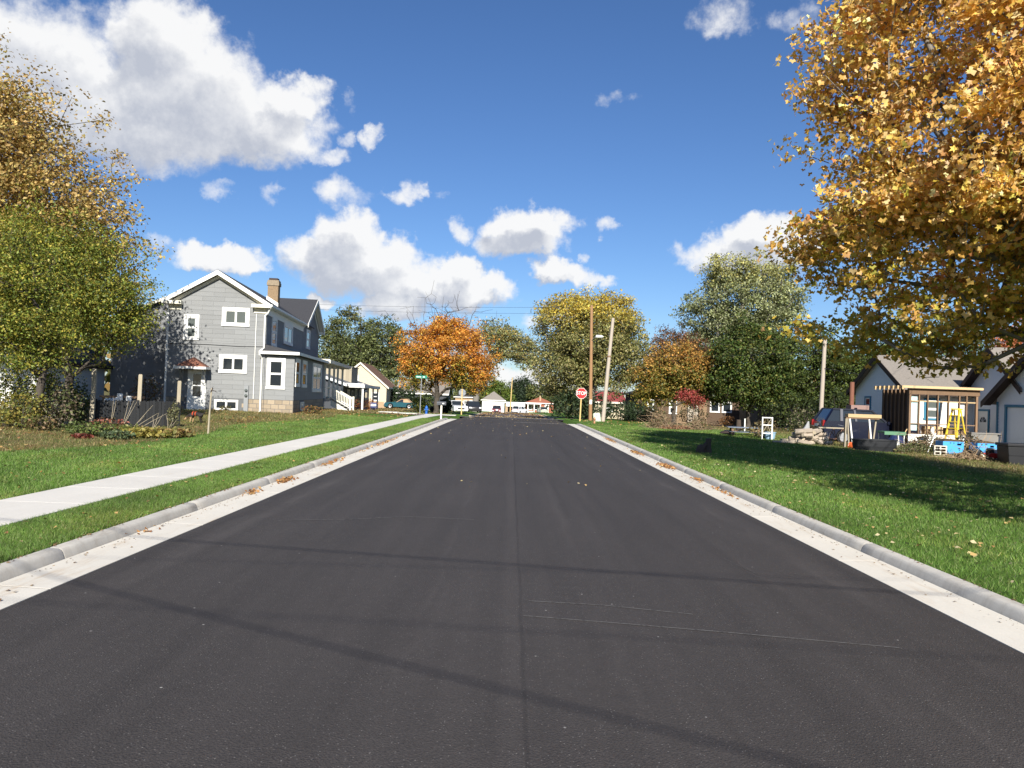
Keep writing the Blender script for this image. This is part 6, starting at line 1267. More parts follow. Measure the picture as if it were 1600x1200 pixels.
# ------------------------------------------------------------------ vehicles
def car(name, label, loc, rz, L, Wd, H, paint, kind='sedan', hood=.95, belt=.98, roof_m=None, group=None, cat='car', tail=(.22, .012, .012)):
    """front towards +x; body profile pushed across the width with tumblehome above the belt line"""
    o = thing(name, label, cat, loc, rz, group); h = L / 2; wr = .32; wy = .32; fxw, rxw = h - .92, -h + .95
    gl_ = .20
    def arch(cx): return [(cx + (wr + .06) * math.cos(a), wy + (wr + .06) * math.sin(a)) for a in np.linspace(math.pi, 0, 9)]
    if kind == 'suv': top = [(h - .03, .75), (h - .12, hood - .06), (h - .35, hood), (h * .36, hood + .06), (h * .30, belt + .08)]; A, Bq, Cq, D = (h * .30, belt + .08), (h * .02, H - .03), (-h * .78, H), (-h * .94, belt + .08)
    elif kind == 'soft': top = [(h - .04, .62), (h - .2, hood - .08), (h * .3, hood), (h * .22, belt)]; A, Bq, Cq, D = (h * .22, belt), (-h * .06, H - .04), (-h * .42, H), (-h * .66, belt)
    else: top = [(h - .04, .65), (h - .2, hood - .08), (h * .42, hood), (h * .36, belt)]; A, Bq, Cq, D = (h * .36, belt), (h * .06, H - .03), (-h * .48, H), (-h * .74, belt)
    rear = [(-h + .06, belt - .02), (-h + .01, .8), (-h + .04, gl_ + .12)] if kind == 'suv' else [(-h * .9, belt - .03), (-h + .04, belt - .1), (-h + .01, .6), (-h + .06, gl_ + .1)]
    low = [(h - .03, .40), (h - .08, gl_)] ; bottom = [(fxw + wr + .06, gl_)] + arch(fxw)[::-1] + [(fxw - wr - .06, gl_), (rxw + wr + .06, gl_)] + arch(rxw)[::-1] + [(rxw - wr - .06, gl_)]
    outline = low[::-1] + top + [D] + rear + [(-h + .1, gl_)] + bottom[::-1]
    # walk the outline clockwise: front-bottom -> hood -> tail -> underside back to the front
    body = MB(); hw = Wd / 2; n = len(outline); ys = [-hw, -hw + .05, hw - .05, hw]
    def sh_(p, e): cx, cz = 0, .62; f = .985 if e else 1; return (cx + (p[0] - cx) * f, cz + (p[1] - cz) * (f if p[1] > .45 else 1))
    vs = []
    for k, y in enumerate(ys): vs += [(q[0], y, q[1]) for q in (sh_(p, k in (0, 3)) for p in outline)]
    fs = [tuple(range(n)), tuple(range(3 * n, 4 * n))[::-1]] + [(k * n + i, k * n + (i + 1) % n, (k + 1) * n + (i + 1) % n, (k + 1) * n + i) for k in range(3) for i in range(n)]
    body.add(vs, fs); bo = body.build('body', paint, o, smooth=True)
    # cabin: four corner posts, roof, glass set just inside
    tb = .14; hi, lo = hw - .05, hw - .05 - tb
    def cab(grow):
        g_ = MB(); P_ = []
        for s in (-1, 1): P_ += [(A[0] + grow, s * (hi + grow), A[1] - .02), (Bq[0], s * (lo + grow), Bq[1] + grow), (Cq[0], s * (lo + grow), Cq[1] + grow), (D[0] - grow, s * (hi + grow), D[1] - .02)]
        return g_.add(P_, [(0, 1, 2, 3), (4, 7, 6, 5), (0, 4, 5, 1), (1, 5, 6, 2), (2, 6, 7, 3), (3, 7, 4, 0)])
    cab(-.012).build('window', GLASS, o)
    rm = roof_m or paint; rb = MB()
    for s in (-1, 1):
        pts3 = [Vector((A[0], s * hi, A[1])), Vector((Bq[0], s * lo, Bq[1])), Vector((Cq[0], s * lo, Cq[1])), Vector((D[0], s * hi, D[1]))]
        for a_, b_ in zip(pts3[:-1], pts3[1:]): rb.beam(a_, b_, .07, .07)
        m0 = pts3[1].lerp(pts3[2], .45); m1 = pts3[0].lerp(pts3[3], .5); rb.beam(m0, m1, .06, .09, (1, 0, 0))
        if kind == 'suv': m0 = pts3[1].lerp(pts3[2], .78); m1 = pts3[0].lerp(pts3[3], .74); rb.beam(m0, m1, .07, .12, (1, 0, 0))
        if kind == 'soft': rb.add([pts3[2], pts3[2].lerp(pts3[1], .5), pts3[3].lerp(pts3[0], .5), pts3[3]], [(0, 1, 2, 3)])
    rb.add([(Bq[0], -lo, Bq[1] + .03), (Cq[0], -lo, Cq[1] + .03), (Cq[0], lo, Cq[1] + .03), (Bq[0], lo, Bq[1] + .03), (Bq[0], -lo, Bq[1] - .03), (Cq[0], -lo, Cq[1] - .03), (Cq[0], lo, Cq[1] - .03), (Bq[0], lo, Bq[1] - .03)], [(0, 1, 2, 3), (4, 7, 6, 5), (0, 4, 5, 1), (1, 5, 6, 2), (2, 6, 7, 3), (3, 7, 4, 0)])
    if kind == 'soft': rb.add([(Cq[0], -lo, Cq[1] + .02), (Cq[0], lo, Cq[1] + .02), (D[0], hi, D[1] + .02), (D[0], -hi, D[1] + .02)], [(0, 1, 2, 3)])
    rb.build('roof', rm, o)
    wm = None
    for cx in (fxw, rxw):
        for s in (-1, 1):
            k = MB().lathe([(.0, -.1), (wr * .62, -.1), (wr * .96, -.09), (wr, -.05), (wr, .05), (wr * .96, .09), (wr * .62, .1), (.0, .1)], 18, (0, 0, 0), 'y')
            wl_ = k.build('wheel', TYRE, o, loc=(cx, s * (hw - .11), wy), smooth=True); MB().lathe([(0.0, -.006), (wr * .2, -.006), (wr * .58, 0), (wr * .66, .006), (wr * .66, -.02)], 12, (0, s * .104, 0), 'y').build('rim', RIM, wl_)
    HL = mat('headlight_glass', (.7, .72, .74), .15, .05); TL = mat('tail_light', tail, .25, .05)
    for s in (-1, 1):
        MB().box(h - .14, h - .02, s * (hw - .22) - .16, s * (hw - .22) + .16, .58, .74).build('headlight', HL, o); MB().box(-h - .004, -h + .1, s * (hw - .14) - .11, s * (hw - .14) + .11, .72 if kind != 'suv' else .8, .88 if kind != 'suv' else 1.08).build('tail_light', TL, o)
        MB().box(h * .30, h * .30 + .1, s * (hw + .02) - .07, s * (hw + .02) + .07, belt, belt + .13).build('mirror', paint, o)
        dl = MB(); dl.box(h * .20, h * .20 + .01, s * hw - .004, s * hw + .004, .3, belt - .06); dl.box(-h * .26, -h * .26 + .01, s * hw - .004, s * hw + .004, .3, belt - .06); dl.build('door_line', BLACKP, o)
        for xx in (h * .02, -h * .42): MB().box(xx - .16, xx, s * hw - .015, s * hw + .02, belt - .14, belt - .10).build('handle', paint, o)
    MB().box(h - .1, h - .005, -.45, .45, .42, .62).build('grille', BLACKP, o)
    for e, lb in ((h - .02, 'bumper'), (-h - .01, 'bumper')): MB().box(e - .04, e + .04, -hw + .1, hw - .1, .28, .42).build(lb, BLACKP if kind == 'suv' else paint, o)
    pm_ = MB().box(-h - .012, -h - .004, -.24, .24, .78, .90).build('number_plate', WHITES, o)
    return o
def paint(n, c): return mat(n, c, .3, .03, 1, spec=.5, coat=.6)
p = at(1352, 700, 36.3); car('parked_wagon', 'dark navy blue estate car parked behind the black tank', 'x', 0, 1, 1, 1, None) if False else None
car('parked_wagon', 'dark navy blue sport utility car parked behind the black tank', GP(16.75, 36.4), R_(-3), 4.45, 1.78, 1.62, paint('navy_paint', (.004, .006, .020)), 'suv', hood=1.0, belt=.98)
p = at(626, 637, 108); car('convertible_car', 'teal soft top convertible with a tan roof in the drive beyond the crossing', GP(p.x, 108), R_(180), 4.5, 1.78, 1.32, paint('teal_paint', (.012, .075, .10)), 'soft', .86, .86, mat('tan_canvas', (.42, .27, .16), .8))
p = at(776, 645, 165); car('parked_car', 'dark red sport utility car facing us at the far end of the street', GP(-3.1, 165), R_(-90), 4.5, 1.86, 1.75, paint('dark_red_paint', (.16, .02, .022)), 'suv', 1.05, 1.0)
car('parked_car', 'white sport utility car standing under the far carport', GP(2.1, 180), R_(58), 4.6, 1.86, 1.72, paint('white_paint_car', (.75, .76, .78)), 'suv', 1.02, 1.0)
car('parked_car', 'pale green sedan in front of the far brick house porch', GP(7.2, 176), R_(100), 4.5, 1.78, 1.42, paint('pale_green_paint', (.42, .48, .36)), 'sedan', .9, .92)
p = at(713, 641, 100); car('parked_car', 'white sedan nosing out from the bushes beyond the orange maple', GP(p.x, 100), R_(-70), 4.6, 1.8, 1.5, paint('white_paint_car', (.75, .76, .78)), 'sedan', .92, .94)
car('parked_car', 'dark car beside the white sedan beyond the far corner', GP(p.x + 1.9, 106), R_(-80), 4.5, 1.8, 1.5, paint('black_paint', (.02, .02, .022)), 'sedan', .92, .94)
p = at(676, 637, 92); o = MB().lathe([(.22, -.1), (.36, -.1), (.36, .1), (.22, .1), (.22, -.1)], 18, (0, 0, .36), 'y').build('tyre', TYRE, loc=GP(p.x, 92)); o.rotation_euler = (R_(8), 0, R_(20)); tag(o, 'black tyre leaning at the foot of the orange maple', 'tyre')
p = at(546, 634, 84); k = thing('lawn_sign', 'small white and blue yard sign in front of the dark porch house', 'sign', GP(-14.7, 82)); MB().box(-.33, .33, -.01, .01, .25, .8).build('sign_plate', mat('sign_navy', (.03, .05, .16), .5), k); MB().box(-.28, .28, -.014, -.0105, .42, .64).build('panel', WHITES, k)
for x in (-.25, .25): MB().tube([(x, 0, -.1), (x, 0, .3)], .008, 5).build('leg', METAL, k)
for x, y, lb, tn in ((-15.3, 82.6, 'orange mum bush by the dark porch', [(.5, .17, .03), (.42, .12, .03), (.55, .24, .05)]), (-15.9, 81, 'rust red mum bush by the dark porch', [(.25, .07, .025), (.3, .12, .04), (.1, .1, .03)])):
    shrub('flowering_bush', lb, GP(x, y), .9, .8, 1.15, 420, .12, tn, cat='bush', group='mums by the porch')
shrub('leafy_plant', 'small dry shrub at the corner of the grey house addition', (P0.x + 2.6, 44.9, G(P0.x + 2.6, 44.9)), .75, .6, .5, 380, .10, [(.12, .13, .04), (.2, .14, .06), (.3, .14, .05)], cat='plant')
shrub('leafy_plant', 'small green tuft under the basement window', (P0.x - 1.9, 43.3, G(P0.x - 1.9, 43.3)), .35, .25, .3, 160, .07, [(.14, .13, .05), (.2, .18, .06)], cat='plant')
shrub('climbing_shrub', 'brown leaved climber at the shaded corner of the grey house', (P0.x - 5.9, 42.3, G(P0.x - 5.9, 42.3)), .8, .5, 1.9, 520, .12, [(.18, .08, .04), (.22, .13, .05), (.12, .12, .04)], cat='plant')

# ------------------------------------------------------------------ yard things on the right
p = at(1100, 714, 24); sx, sy = p.x, 24; STUMPM = mat('dark_stump_wood', (.075, .055, .043), .95, .45, 6, .9, 15)  # dark mottled brown wood
su = thing('tree_stump', 'dark split stump with one tall fang on the right lawn', 'stump', GP(sx, sy)); k = MB()
k.tube([(.13, 0, -.05), (.13, .0, .12), (.12, 0, .3), (.13, 0, .46)], [.12, .10, .085, .09], 9); su1 = k.build('trunk', STUMPM, su); MB().lathe([(.085, 0), (.08, .012)], 9, (.13, 0, .455)).build('cut_face', mat('stump_cut', (.12, .09, .065), .9), su)
MB().lathe([(.17, -.05), (.16, .06), (.13, .18), (.09, .24), (.03, .27)], 10, (-.10, .02, 0)).build('root_flare', STUMPM, su); MB().tube([(-.14, -.05, 0), (-.02, -.03, .2), (.08, -.01, .32)], [.10, .08, .06], 7).build('root_flare', STUMPM, su)
p = at(1166, 683, 38); pt_ = thing('picnic_table', 'faded blue picnic table beyond the lawn shadow', 'table', GP(p.x - .1, 38), R_(-6)); PBLUE = mat('faded_blue_wood', (.16, .19, .24), .8, .2, 5, stretch=(1, 8, 8))
for i in range(5): MB().box(-.85, .85, -.36 + i * .145, -.36 + i * .145 + .135, .42, .455).build('plank', PBLUE, pt_)
for s in (-1, 1):
    MB().box(-.85, .85, s * .7 - .12, s * .7 + .12, .22, .25).build('bench', PBLUE, pt_)
    for x in (-.62, .62): MB().beam((x, s * .55, -.05), (x, s * .2, .418), .05, .1, (1, 0, 0)).build('leg', BROWNWOOD, pt_)
for x in (-.62, .62): MB().box(x - .024, x + .024, -.72, .72, .17, .219).build('crosspiece', BROWNWOOD, pt_)
MB().beam((-.6, -.1, .2), (0.0, -.1, .4), .04, .05).build('brace', BROWNWOOD, pt_); MB().beam((.6, -.1, .2), (.05, -.1, .4), .04, .05).build('brace', BROWNWOOD, pt_)
p = at(1136, 679, 39.5); o = MB().lathe([(.42, -.05), (.4, .06), (.3, .14), (.12, .19)], 14).build('dark_mound', SOFFIT, loc=GP(p.x, 39.5)); tag(o, 'low dark mound on the grass left of the picnic table', 'mound')
p = at(1198, 687, 35.5); tr_ = thing('trellis', 'white wooden trellis frame standing on the lawn', 'trellis', GP(p.x, 35.5), R_(-4)); hgt = 1.07
for x in (-.24, .20): MB().box(x, x + .05, -.025, .025, -.1, hgt).build('upright', WHITE, tr_)
for z in (.3, .68, hgt - .05): MB().box(-.189, .199, -.02, .02, z, z + .045).build('rail', WHITE, tr_)
MB().beam((-.18, .0, .4), (.18, .0, 1.0), .025, .03, (0, 1, 0)).build('vine', WEATHER, tr_); MB().beam((.15, .0, .4), (.02, .0, .68), .025, .03, (0, 1, 0)).build('vine', WEATHER, tr_)
p = at(1204, 686, 35.8); bk = thing('blue_tub', 'pale blue tub behind the foot of the white trellis', 'tub', GP(p.x, 35.9)); MB().lathe([(.20, 0), (.26, .34), (.28, .34), (.28, .37), (.25, .37), (.19, .02)], 14).build('tub', mat('pale_blue_plastic', (.28, .42, .55), .5), bk)
shrub('dry_plant', 'dry straw coloured plants behind the white trellis', GP(p.x - .1, 36.4), .75, .4, .95, 320, .10, [(.4, .33, .18), (.32, .22, .09), (.2, .17, .08)], cat='plant')
p = at(1159, 672, 41.5); o = MB().box(-.03, .03, -.03, .03, -.1, .78).build('white_stake', WHITE, loc=GP(p.x + .15, 41.5)); tag(o, 'thin white stake behind the picnic table', 'stake')
o = MB().tube([(0, 0, -.1), (0, 0, .7)], [.16, .12], 9).build('dark_stump', STUMPM, loc=GP(at(1154, 668, 43).x, 43)); tag(o, 'short dark trunk stub behind the picnic table', 'stump')
# firewood: every log is a thing
LOG = mat('log_bark', (.36, .30, .24), .95, .3, 6, .7, 20, rnd=.25); LEND = mat('log_end', (.50, .42, .31), .9, .15, 8)
lx, ly = at(1268, 692, 33).x, 33.0; nlog = 0; zb = G(lx, ly)
side = ['at the left end', 'left of the middle', 'in the middle', 'right of the middle', 'at the right end']; ordn = ['first', 'second', 'third', 'fourth', 'fifth', 'sixth', 'seventh', 'eighth']; rowsn = ['bottom layer', 'second layer', 'third layer', 'top layer']
for row, cnt in enumerate((8, 7, 6, 3)):
    for k_ in range(cnt):
        r = random.uniform(.075, .11); Lg = random.uniform(.5, .75); o = thing('firewood_log', f'split grey log in the {rowsn[row]} of the firewood pile, {ordn[k_]} from the left', 'log', (lx - .72 + .2 * row * .5 + (1.5 - .2 * row) * k_ / cnt + random.uniform(-.03, .03), ly + random.uniform(-.25, .25), zb + .09 + row * .165), 0, 'firewood logs in the pile')
        k = MB(); n = 7; rr = [r * random.uniform(.86, 1.1) for _ in range(n)]
        vs = [(s * Lg / 2, rr[i] * math.cos(6.283 * i / n), rr[i] * math.sin(6.283 * i / n)) for s in (-1, 1) for i in range(n)]
        k.add(vs, [(i, (i + 1) % n, n + (i + 1) % n, n + i) for i in range(n)]); k.build('bark', LOG, o)
        for lo_, fc_ in ((0, tuple(range(n))[::-1]), (n, tuple(range(n)))):
            MB().add([(v[0] + (.004 if v[0] > 0 else -.004), v[1] * .98, v[2] * .98) for v in vs[lo_:lo_ + n]], [fc_]).build('cut_end', LEND, o)
        o.rotation_euler = (random.random() * 6, random.gauss(0, .16), random.gauss(0, .55))
p = at(1228, 684, 33.4); o = MB().box(-.2, .2, -.12, .12, -.02, .2).build('wood_block', LEND, loc=GP(p.x, 33.4)); tag(o, 'pale square wood block left of the firewood pile', 'block')
p = at(1217, 687, 33.0); o = MB().tube([(-.4, 0, .06), (.4, .1, .07)], .07, 7).build('loose_log', LOG, loc=GP(p.x, 32.6)); tag(o, 'single pale log lying on the grass left of the pile', 'log')
o = MB().tube([(0, 0, 0), (.12, 0, .22), (.2, .05, .5)], [.16, .12, .03], 6).build('tarp_heap', mat('grey_tarp', (.3, .3, .3), .8), loc=(lx - .2, ly + .35, zb + .5)); tag(o, 'grey tarp peak poking up behind the firewood pile', 'tarp')
# timber bench frame
x0 = at(1317, 698, 31).x; bf = thing('timber_frame', 'tall timber workbench frame with a fresh plank top before the navy car', 'workbench', GP(x0, 31)); tz = at(1340, 647, 31).z - G(x0, 31)
MB().box(.12, 1.46, -.14, .16, tz - .14, tz).build('top', FRESH, bf); MB().box(.06, 1.40, -.1, .14, tz - .19, tz - .141).build('bearer', BROWNWOOD, bf)
for (xa, xb, y, m_) in ((.03, .06, -.1, WEATHER), (.20, .12, -.1, WEATHER), (.36, .20, -.12, WHITE), (1.12, .98, -.12, WHITE), (1.22, 1.34, .1, WEATHER), (.1, .12, .12, BROWNWOOD), (1.08, 1.1, .12, BROWNWOOD)): MB().beam((xa, y, -.05), (xb, y * .8, tz - .191), .055, .055).build('leg', m_, bf)
MB().box(-1.0, .06, .0, .04, tz - .62, tz - .57).build('long_rail', WEATHER, bf)
p = at(1329.5, 697, 30.6); ob = thing('orange_bucket', 'orange bucket lying by the bench frame legs', 'bucket', (p.x, 30.4, G(p.x, 30.4) + .11)); ob.rotation_euler = (R_(-80), 0, R_(25)); MB().lathe([(.11, -.13), (.13, .12), (.145, .12), (.145, .14), (.12, .14), (.10, -.10)], 14).build('bucket', mat('orange_plastic', (.62, .12, .03), .45), ob, smooth=True); MB().tube([(-.14, 0, .1), (-.1, -.12, .16), (.1, -.12, .16), (.14, 0, .1)], .005, 4).build('handle', METAL, ob)
# oval stock tank
tx = at(1366, 702, 28.8).x; tk = thing('stock_tank', 'black oval rubber stock tank on the grass', 'tank', GP(tx, 28.8), R_(4)); k = MB(); nn = 28; prof_ = [(.93, -.04), (.97, .2), (.985, .21), (.985, .235), (.99, .245), (1.0, .42), (1.05, .43), (1.05, .47), (.98, .47), (.95, .2), (.9, .08)]
vs = []
for (s, z) in prof_:
    for i in range(nn):
        a = 6.2832 * i / nn; rib = 1 + (.018 if (i % 4 == 0 and z < .43 and s > .92) else 0); c, q = math.cos(a), math.sin(a)
        vs.append((.80 * s * rib * math.copysign(abs(c) ** .75, c), .42 * s * rib * math.copysign(abs(q) ** .75, q), z))
k.add(vs, [(j * nn + i, j * nn + (i + 1) % nn, (j + 1) * nn + (i + 1) % nn, (j + 1) * nn + i) for j in range(len(prof_) - 1) for i in range(nn)] + [tuple(range((len(prof_) - 1) * nn, len(prof_) * nn))]); k.build('shell', mat('black_rubber', (.022, .023, .026), .6, .2, 5), tk, smooth=True)
# green table
gx_ = at(1376, 690, 32).x; gt = thing('green_table', 'green folding table with white legs between tank and porch frame', 'table', GP(gx_, 32), R_(-4)); MB().box(0, .86, -.35, .35, .62, .70).build('tabletop', mat('green_table_paint', (.10, .22, .13), .5, .1), gt); MB().box(0, .86, -.37, -.351, .57, .70).build('apron', mat('green_table_paint', (.10, .22, .13)), gt)
for x in (.62, .8): MB().beam((x, -.33, -.05), (x - (.06 if x < .7 else 0), -.33, .569), .03, .03).build('leg', WHITE, gt)
for x in (.03, .8): MB().beam((x, .3, -.05), (x, .3, .619), .03, .03).build('leg', WHITE, gt)
# bicycle remains
p = at(1306, 690, 32.5); bw = thing('bicycle', 'old bicycle leaning in the brush between logs and bench frame', 'bicycle', GP(p.x, 32.4), R_(20))
for x in (-.45, .45):
    k = MB(); k.tube([(x + .31 * math.cos(a), 0, .33 + .31 * math.sin(a)) for a in np.linspace(0, 6.2832, 19)], .014, 5, False); wl_ = k.build('wheel', TYRE, bw)
    k = MB(); [k.tube([(x, 0, .33), (x + .30 * math.cos(a), 0, .33 + .30 * math.sin(a))], .003, 3) for a in np.linspace(0, 6.2832, 11)]; k.build('spokes', METAL, wl_)
k = MB(); Fp = {'r': (-.45, 0, .33), 'b': (-.05, 0, .30), 's': (-.18, 0, .75), 'h': (.32, 0, .78), 'f': (.45, 0, .33)}
for a, b_ in ('rb', 'rs', 'bs', 'bh', 'sh', 'hf'): k.tube([Fp[a], Fp[b_]], .016, 5)
k.build('frame', mat('rusty_frame', (.16, .08, .05), .7), bw); MB().box(-.28, -.1, -.06, .06, .78, .83).build('saddle', BLACKP, bw); MB().tube([(.28, -.25, .9), (.33, 0, .86), (.28, .25, .9)], .012, 5).build('handlebar', METAL, bw)
# step ladder
lt, lz = at(1495, 640, 31.6), G(18.3, 31.6); Lh = lt.z - lz; ld = thing('step_ladder', 'yellow fibreglass step ladder standing before the porch frame', 'ladder', (lt.x, 31.6, lz), R_(28)); YEL = mat('yellow_fibreglass', (.70, .50, .05), .5, .08)
for s in (-1, 1):
    MB().beam((-.50, s * .28, -.05), (-.05, s * .15, Lh), .09, .035, (0, 1, 0)).build('rail', YEL, ld); MB().beam((.46, s * .25, -.05), (.05, s * .14, Lh - .02), .06, .03, (0, 1, 0)).build('rear_rail', YEL, ld)
for i in range(6):
    t_ = (i + .7) / 6.6; xa = -.50 + .45 * t_; wv_ = .28 - .13 * t_; MB().box(xa - .05, xa + .06, -wv_ + .02, wv_ - .02, t_ * Lh - .015, t_ * Lh + .015).build('step', YEL, ld)
    if i < 5: xb = .46 - .41 * t_; MB().beam((xb, -.25 + .11 * t_, t_ * Lh), (xb, .25 - .11 * t_, t_ * Lh), .025, .025).build('brace', YEL, ld)
for s in (-1, 1): MB().beam((-.34, s * .235, Lh * .36), (.31, s * .205, Lh * .36), .02, .02).build('spreader', METAL, ld)
MB().box(-.2, .2, -.13, .13, Lh - .01, Lh + .05).build('top_cap', YEL, ld)
# blue panels with hand holes
SKYB = mat('sky_blue_plastic', (.07, .34, .72), .45, .08)
def blue_panel(label, pxa, pya, pxb, pyb, Y, hole):
    a, b = at(pxa, pya, Y), at(pxb, pyb, Y); z = G(a.x, Y); o = thing('blue_crate', label, 'crate', (a.x, Y, z), R_(-4), 'sky blue crates'); w_, h_ = b.x - a.x, b.z - z
    hx, hz, hw_, hh2 = w_ * hole, h_ * .70, w_ * .20, h_ * .15; k = MB(); x = [0, hx - hw_ / 2, hx + hw_ / 2, w_]
    k.box(0, w_, 0, .03, -.05, hz); k.box(0, w_, 0, .03, hz + hh2, h_); k.box(0, x[1], 0, .03, hz, hz + hh2); k.box(x[2], w_, 0, .03, hz, hz + hh2); k.build('front_panel', SKYB, o)
    MB().box(0, .03, .031, .6, -.05, h_).build('side_panel', SKYB, o); MB().box(w_ - .03, w_, .031, .6, -.05, h_).build('side_panel', SKYB, o); MB().box(.031, w_ - .031, .57, .6, -.05, h_).build('back_panel', SKYB, o)
    k = MB()
    for i in range(9): q = random.uniform(.06, w_ - .06), random.choice([random.uniform(h_ * .86, h_ * .97), random.uniform(.1, h_ * .5)]); k.prism([(q[0] + .022 * math.cos(t_) * random.uniform(.7, 1.4), q[1] + .022 * math.sin(t_)) for t_ in np.linspace(0, 5.4, 6)], -.006, -.001)
    k.build('leaf_specks', mat('wet_leaf', (.03, .03, .02), .8), o); MB().prism([(.04, h_), (w_ - .04, h_), (w_ - .08, h_ + .05), (w_ * .5, h_ + .09), (.1, h_ + .06)], .05, .55).build('brush_fill', mat('dead_leaf_fill', (.09, .06, .035), .95, .4, 12, .8, 30), o); return o
blue_panel('left sky blue plastic crate with a dark hand hole', 1473, 712, 1505, 690.5, 29.6, .78); blue_panel('right sky blue plastic crate behind the mower handle', 1527, 717, 1557, 693.5, 28.8, .74)
p = at(1470, 711, 28.6); cbk = thing('cinder_block', 'white breeze block with square holes before the left blue crate', 'block', GP(p.x - .25, 28.6), R_(-20)); CBW = mat('white_block', (.62, .57, .48), .9, .12, 5)
k = MB(); bw_, bh_ = .42, .36
for z in (0, .115, .23, .325): k.box(0, bw_, 0, .2, z, z + .035)
for x in (0, .19, .38): k.box(x, x + .04, .001, .199, .036, .324)
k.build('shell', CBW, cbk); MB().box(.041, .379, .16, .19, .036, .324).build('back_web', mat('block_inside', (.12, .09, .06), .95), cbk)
# mower
p = at(1545, 722, 27); mw = thing('lawn_mower', 'red push mower with white wheels and a long black handle', 'lawn mower', GP(p.x, 27), R_(-12)); MR = mat('mower_red', (.45, .025, .02), .4, .08)
MB().prism([(-.30, .10), (.36, .10), (.38, .2), (.28, .27), (-.24, .27), (-.32, .2)], -.24, .24).build('deck', MR, mw, bevel=.015); MB().lathe([(.16, .27), (.16, .37), (.12, .42), (.05, .44)], 14, (.05, 0, 0)).build('engine', BLACKP, mw); MB().box(.1, .28, -.14, .0, .28, .40).build('fuel_tank', mat('mower_grey', (.5, .5, .5), .4), mw)
for x, r in ((-.34, .13), (.30, .12)):
    for s in (-1, 1): wl_ = MB().lathe([(.0, -.03), (r * .7, -.03), (r, -.02), (r, .02), (r * .7, .03), (0, .03)], 14, (x, s * .28, r), 'y').build('wheel', TYRE, mw); MB().lathe([(.0, -.034), (r * .72, -.034), (r * .72, .034), (0, .034)], 12, (x, s * .28, r), 'y').build('hub', CREAM, wl_)
MB().box(-.62, -.28, -.2, .2, .12, .36).build('grass_bag', BLACKP, mw, bevel=.04)
for s in (-1, 1): MB().tube([(-.25, s * .22, .25), (-.7, s * .22, .72), (-.95, s * .20, 1.0)], .013, 5).build('handle', BLACKP, mw)
MB().tube([(-.95, -.2, 1.0), (-.98, 0, 1.02), (-.95, .2, 1.0)], .013, 5).build('handle_grip', BLACKP, mw)
# bins and odds
p = at(1577, 727, 25.6); bn = thing('black_bin', 'large black lidded bin cut by the right photo edge', 'bin', GP(p.x, 25.6), R_(-6)); MB().prism([(0, -.05), (1.25, -.05), (1.32, .60), (-.05, .60)], 0, .75).build('tub', BLACKP, bn, bevel=.02); MB().box(-.08, 1.35, -.04, .8, .601, .70).build('lid', BLACKP, bn, bevel=.02); MB().box(-.02, 1.28, -.02, .0, .30, .34).build('rib', BLACKP, bn)
p = at(1521, 690, 31.5); gb = thing('grey_bin', 'grey utility box with a shelf of clutter below the blue trimmed door', 'bin', GP(p.x, 31.6), R_(-3)); GBM = mat('taupe_plastic', (.20, .19, .175), .6); zt = at(1540, 676.5, 31.6).z - G(p.x, 31.6); MB().prism([(.0, -.05), (1.02, -.05), (1.06, zt - .05), (-.03, zt - .05)], 0, .5).build('tub', GBM, gb); MB().box(-.04, 1.12, -.03, .53, zt - .049, zt).build('lid', GBM, gb); MB().box(1.02, 1.16, -.06, .05, zt - .09, zt - .051).build('handle', BLACKP, gb)
p = at(1530, 716, 28.2); mc = thing('metal_chair', 'bent metal chair frame lying before the right blue crate', 'chair', GP(p.x - .45, 28.0)); MS = mat('tan_tube', (.36, .30, .22), .5)
MB().tube([(0, 0, .42), (.62, 0, .40), (.70, .05, .1)], .012, 5).build('frame', MS, mc); MB().tube([(0, .2, .12), (.75, .2, .10)], .012, 5).build('frame', MS, mc); MB().tube([(0, 0, .42), (.12, .2, .12), (.1, .2, 0)], .012, 5).build('leg', MS, mc); MB().tube([(.62, 0, .40), (.72, .25, -.02)], .012, 5).build('leg', MS, mc)
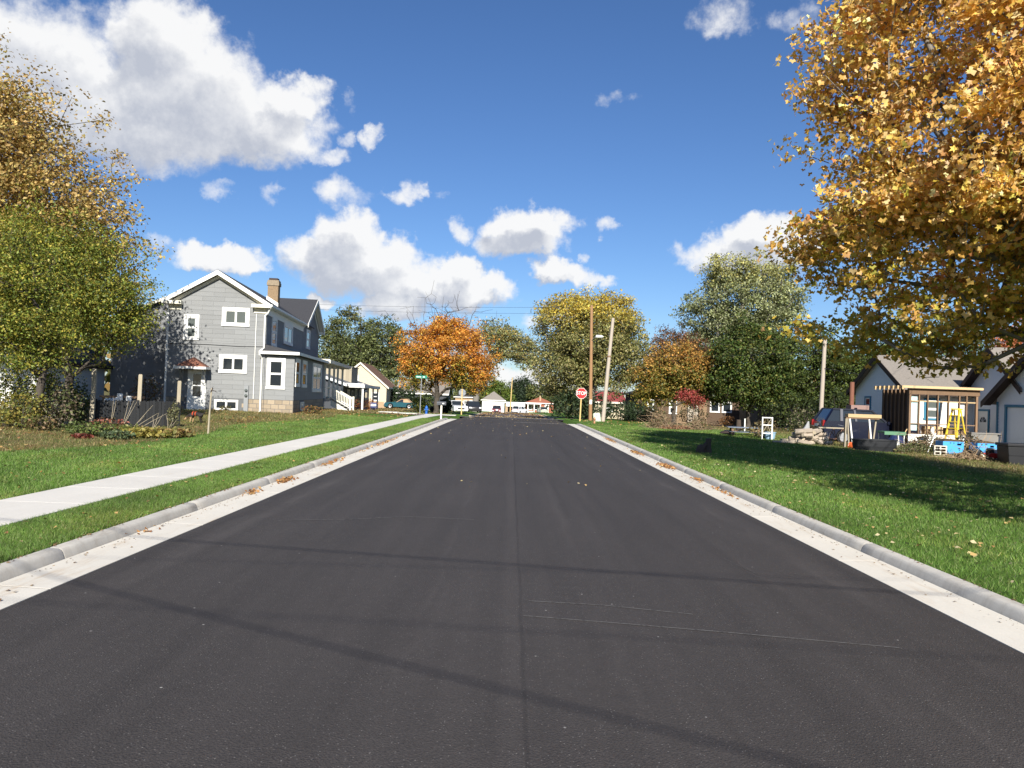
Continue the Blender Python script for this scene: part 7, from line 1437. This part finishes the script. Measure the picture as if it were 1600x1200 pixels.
p = at(1500, 694, 28.9); o = MB().tube([(-.02, 0, .78), (.10, 0, .45), (.28, -.05, .0)], .016, 5).build('black_hose', BLACKP, loc=GP(p.x, 28.5)); tag(o, 'black curved pipe hanging over the left blue crate', 'pipe')
p = at(1449, 702, 30); o = MB().tube([(0, 0, -.05), (.28, .1, .55), (.38, .12, .75)], .012, 5).build('metal_stake', METAL, loc=GP(p.x, 30)); tag(o, 'slanting silver rod in the brush before the porch frame', 'rod')
p = at(1411, 690, 33.2); o = MB().tube([(0, 0, .1), (.04, 0, .5), (.1, 0, .72), (.16, 0, .82)], .022, 6).build('orange_pole', FRESH, loc=GP(p.x, 33.2)); tag(o, 'bent orange pole leaning on the left porch frame post', 'pole')
p = at(1400, 690, 33.6); wb = thing('wheelbarrow', 'upturned navy and cream barrow beside the porch frame', 'wheelbarrow', GP(p.x - .1, 33.4)); MB().lathe([(.36, .12), (.34, .3), (.22, .5), (.05, .56)], 14).build('tray', mat('navy_enamel', (.02, .03, .09), .4), wb); MB().lathe([(.2, .49), (.1, .55), (.02, .57)], 12).build('patch', CREAM, wb)
p = at(1459, 688, 34.0); o = MB().lathe([(.09, 0), (.09, .22), (.04, .30), (.04, .36)], 10).build('white_bottle', WHITES, loc=(18.75, 34.15, GZ + .841), smooth=True); tag(o, 'white jug standing on the porch frame floor', 'bottle')
p = at(1333, 648, 37.5); cp_ = thing('stove_pipe', 'rusty brown pipe and box standing behind the navy car', 'pipe', GP(at(1330, 650, 38.6).x, 38.6)); RB = mat('rusty_metal', (.20, .085, .055), .8, .25, 8); MB().tube([(0, 0, 0), (0, 0, 3.0)], .11, 10).build('flue', RB, cp_); MB().box(-.15, .75, -.3, .3, .2, 1.85).build('box', mat('mauve_metal', (.26, .17, .15), .7), cp_)
o = MB().box(0, 1.1, 0, .5, -.1, 1.25).build('junk_cabinet', mat('olive_cabinet', (.10, .09, .06), .8, .3, 6), loc=GP(17.3, 38.6)); tag(o, 'dim olive cabinet between the navy car and the blue trimmed house', 'cabinet')

# ------------------------------------------------------------------ small checks
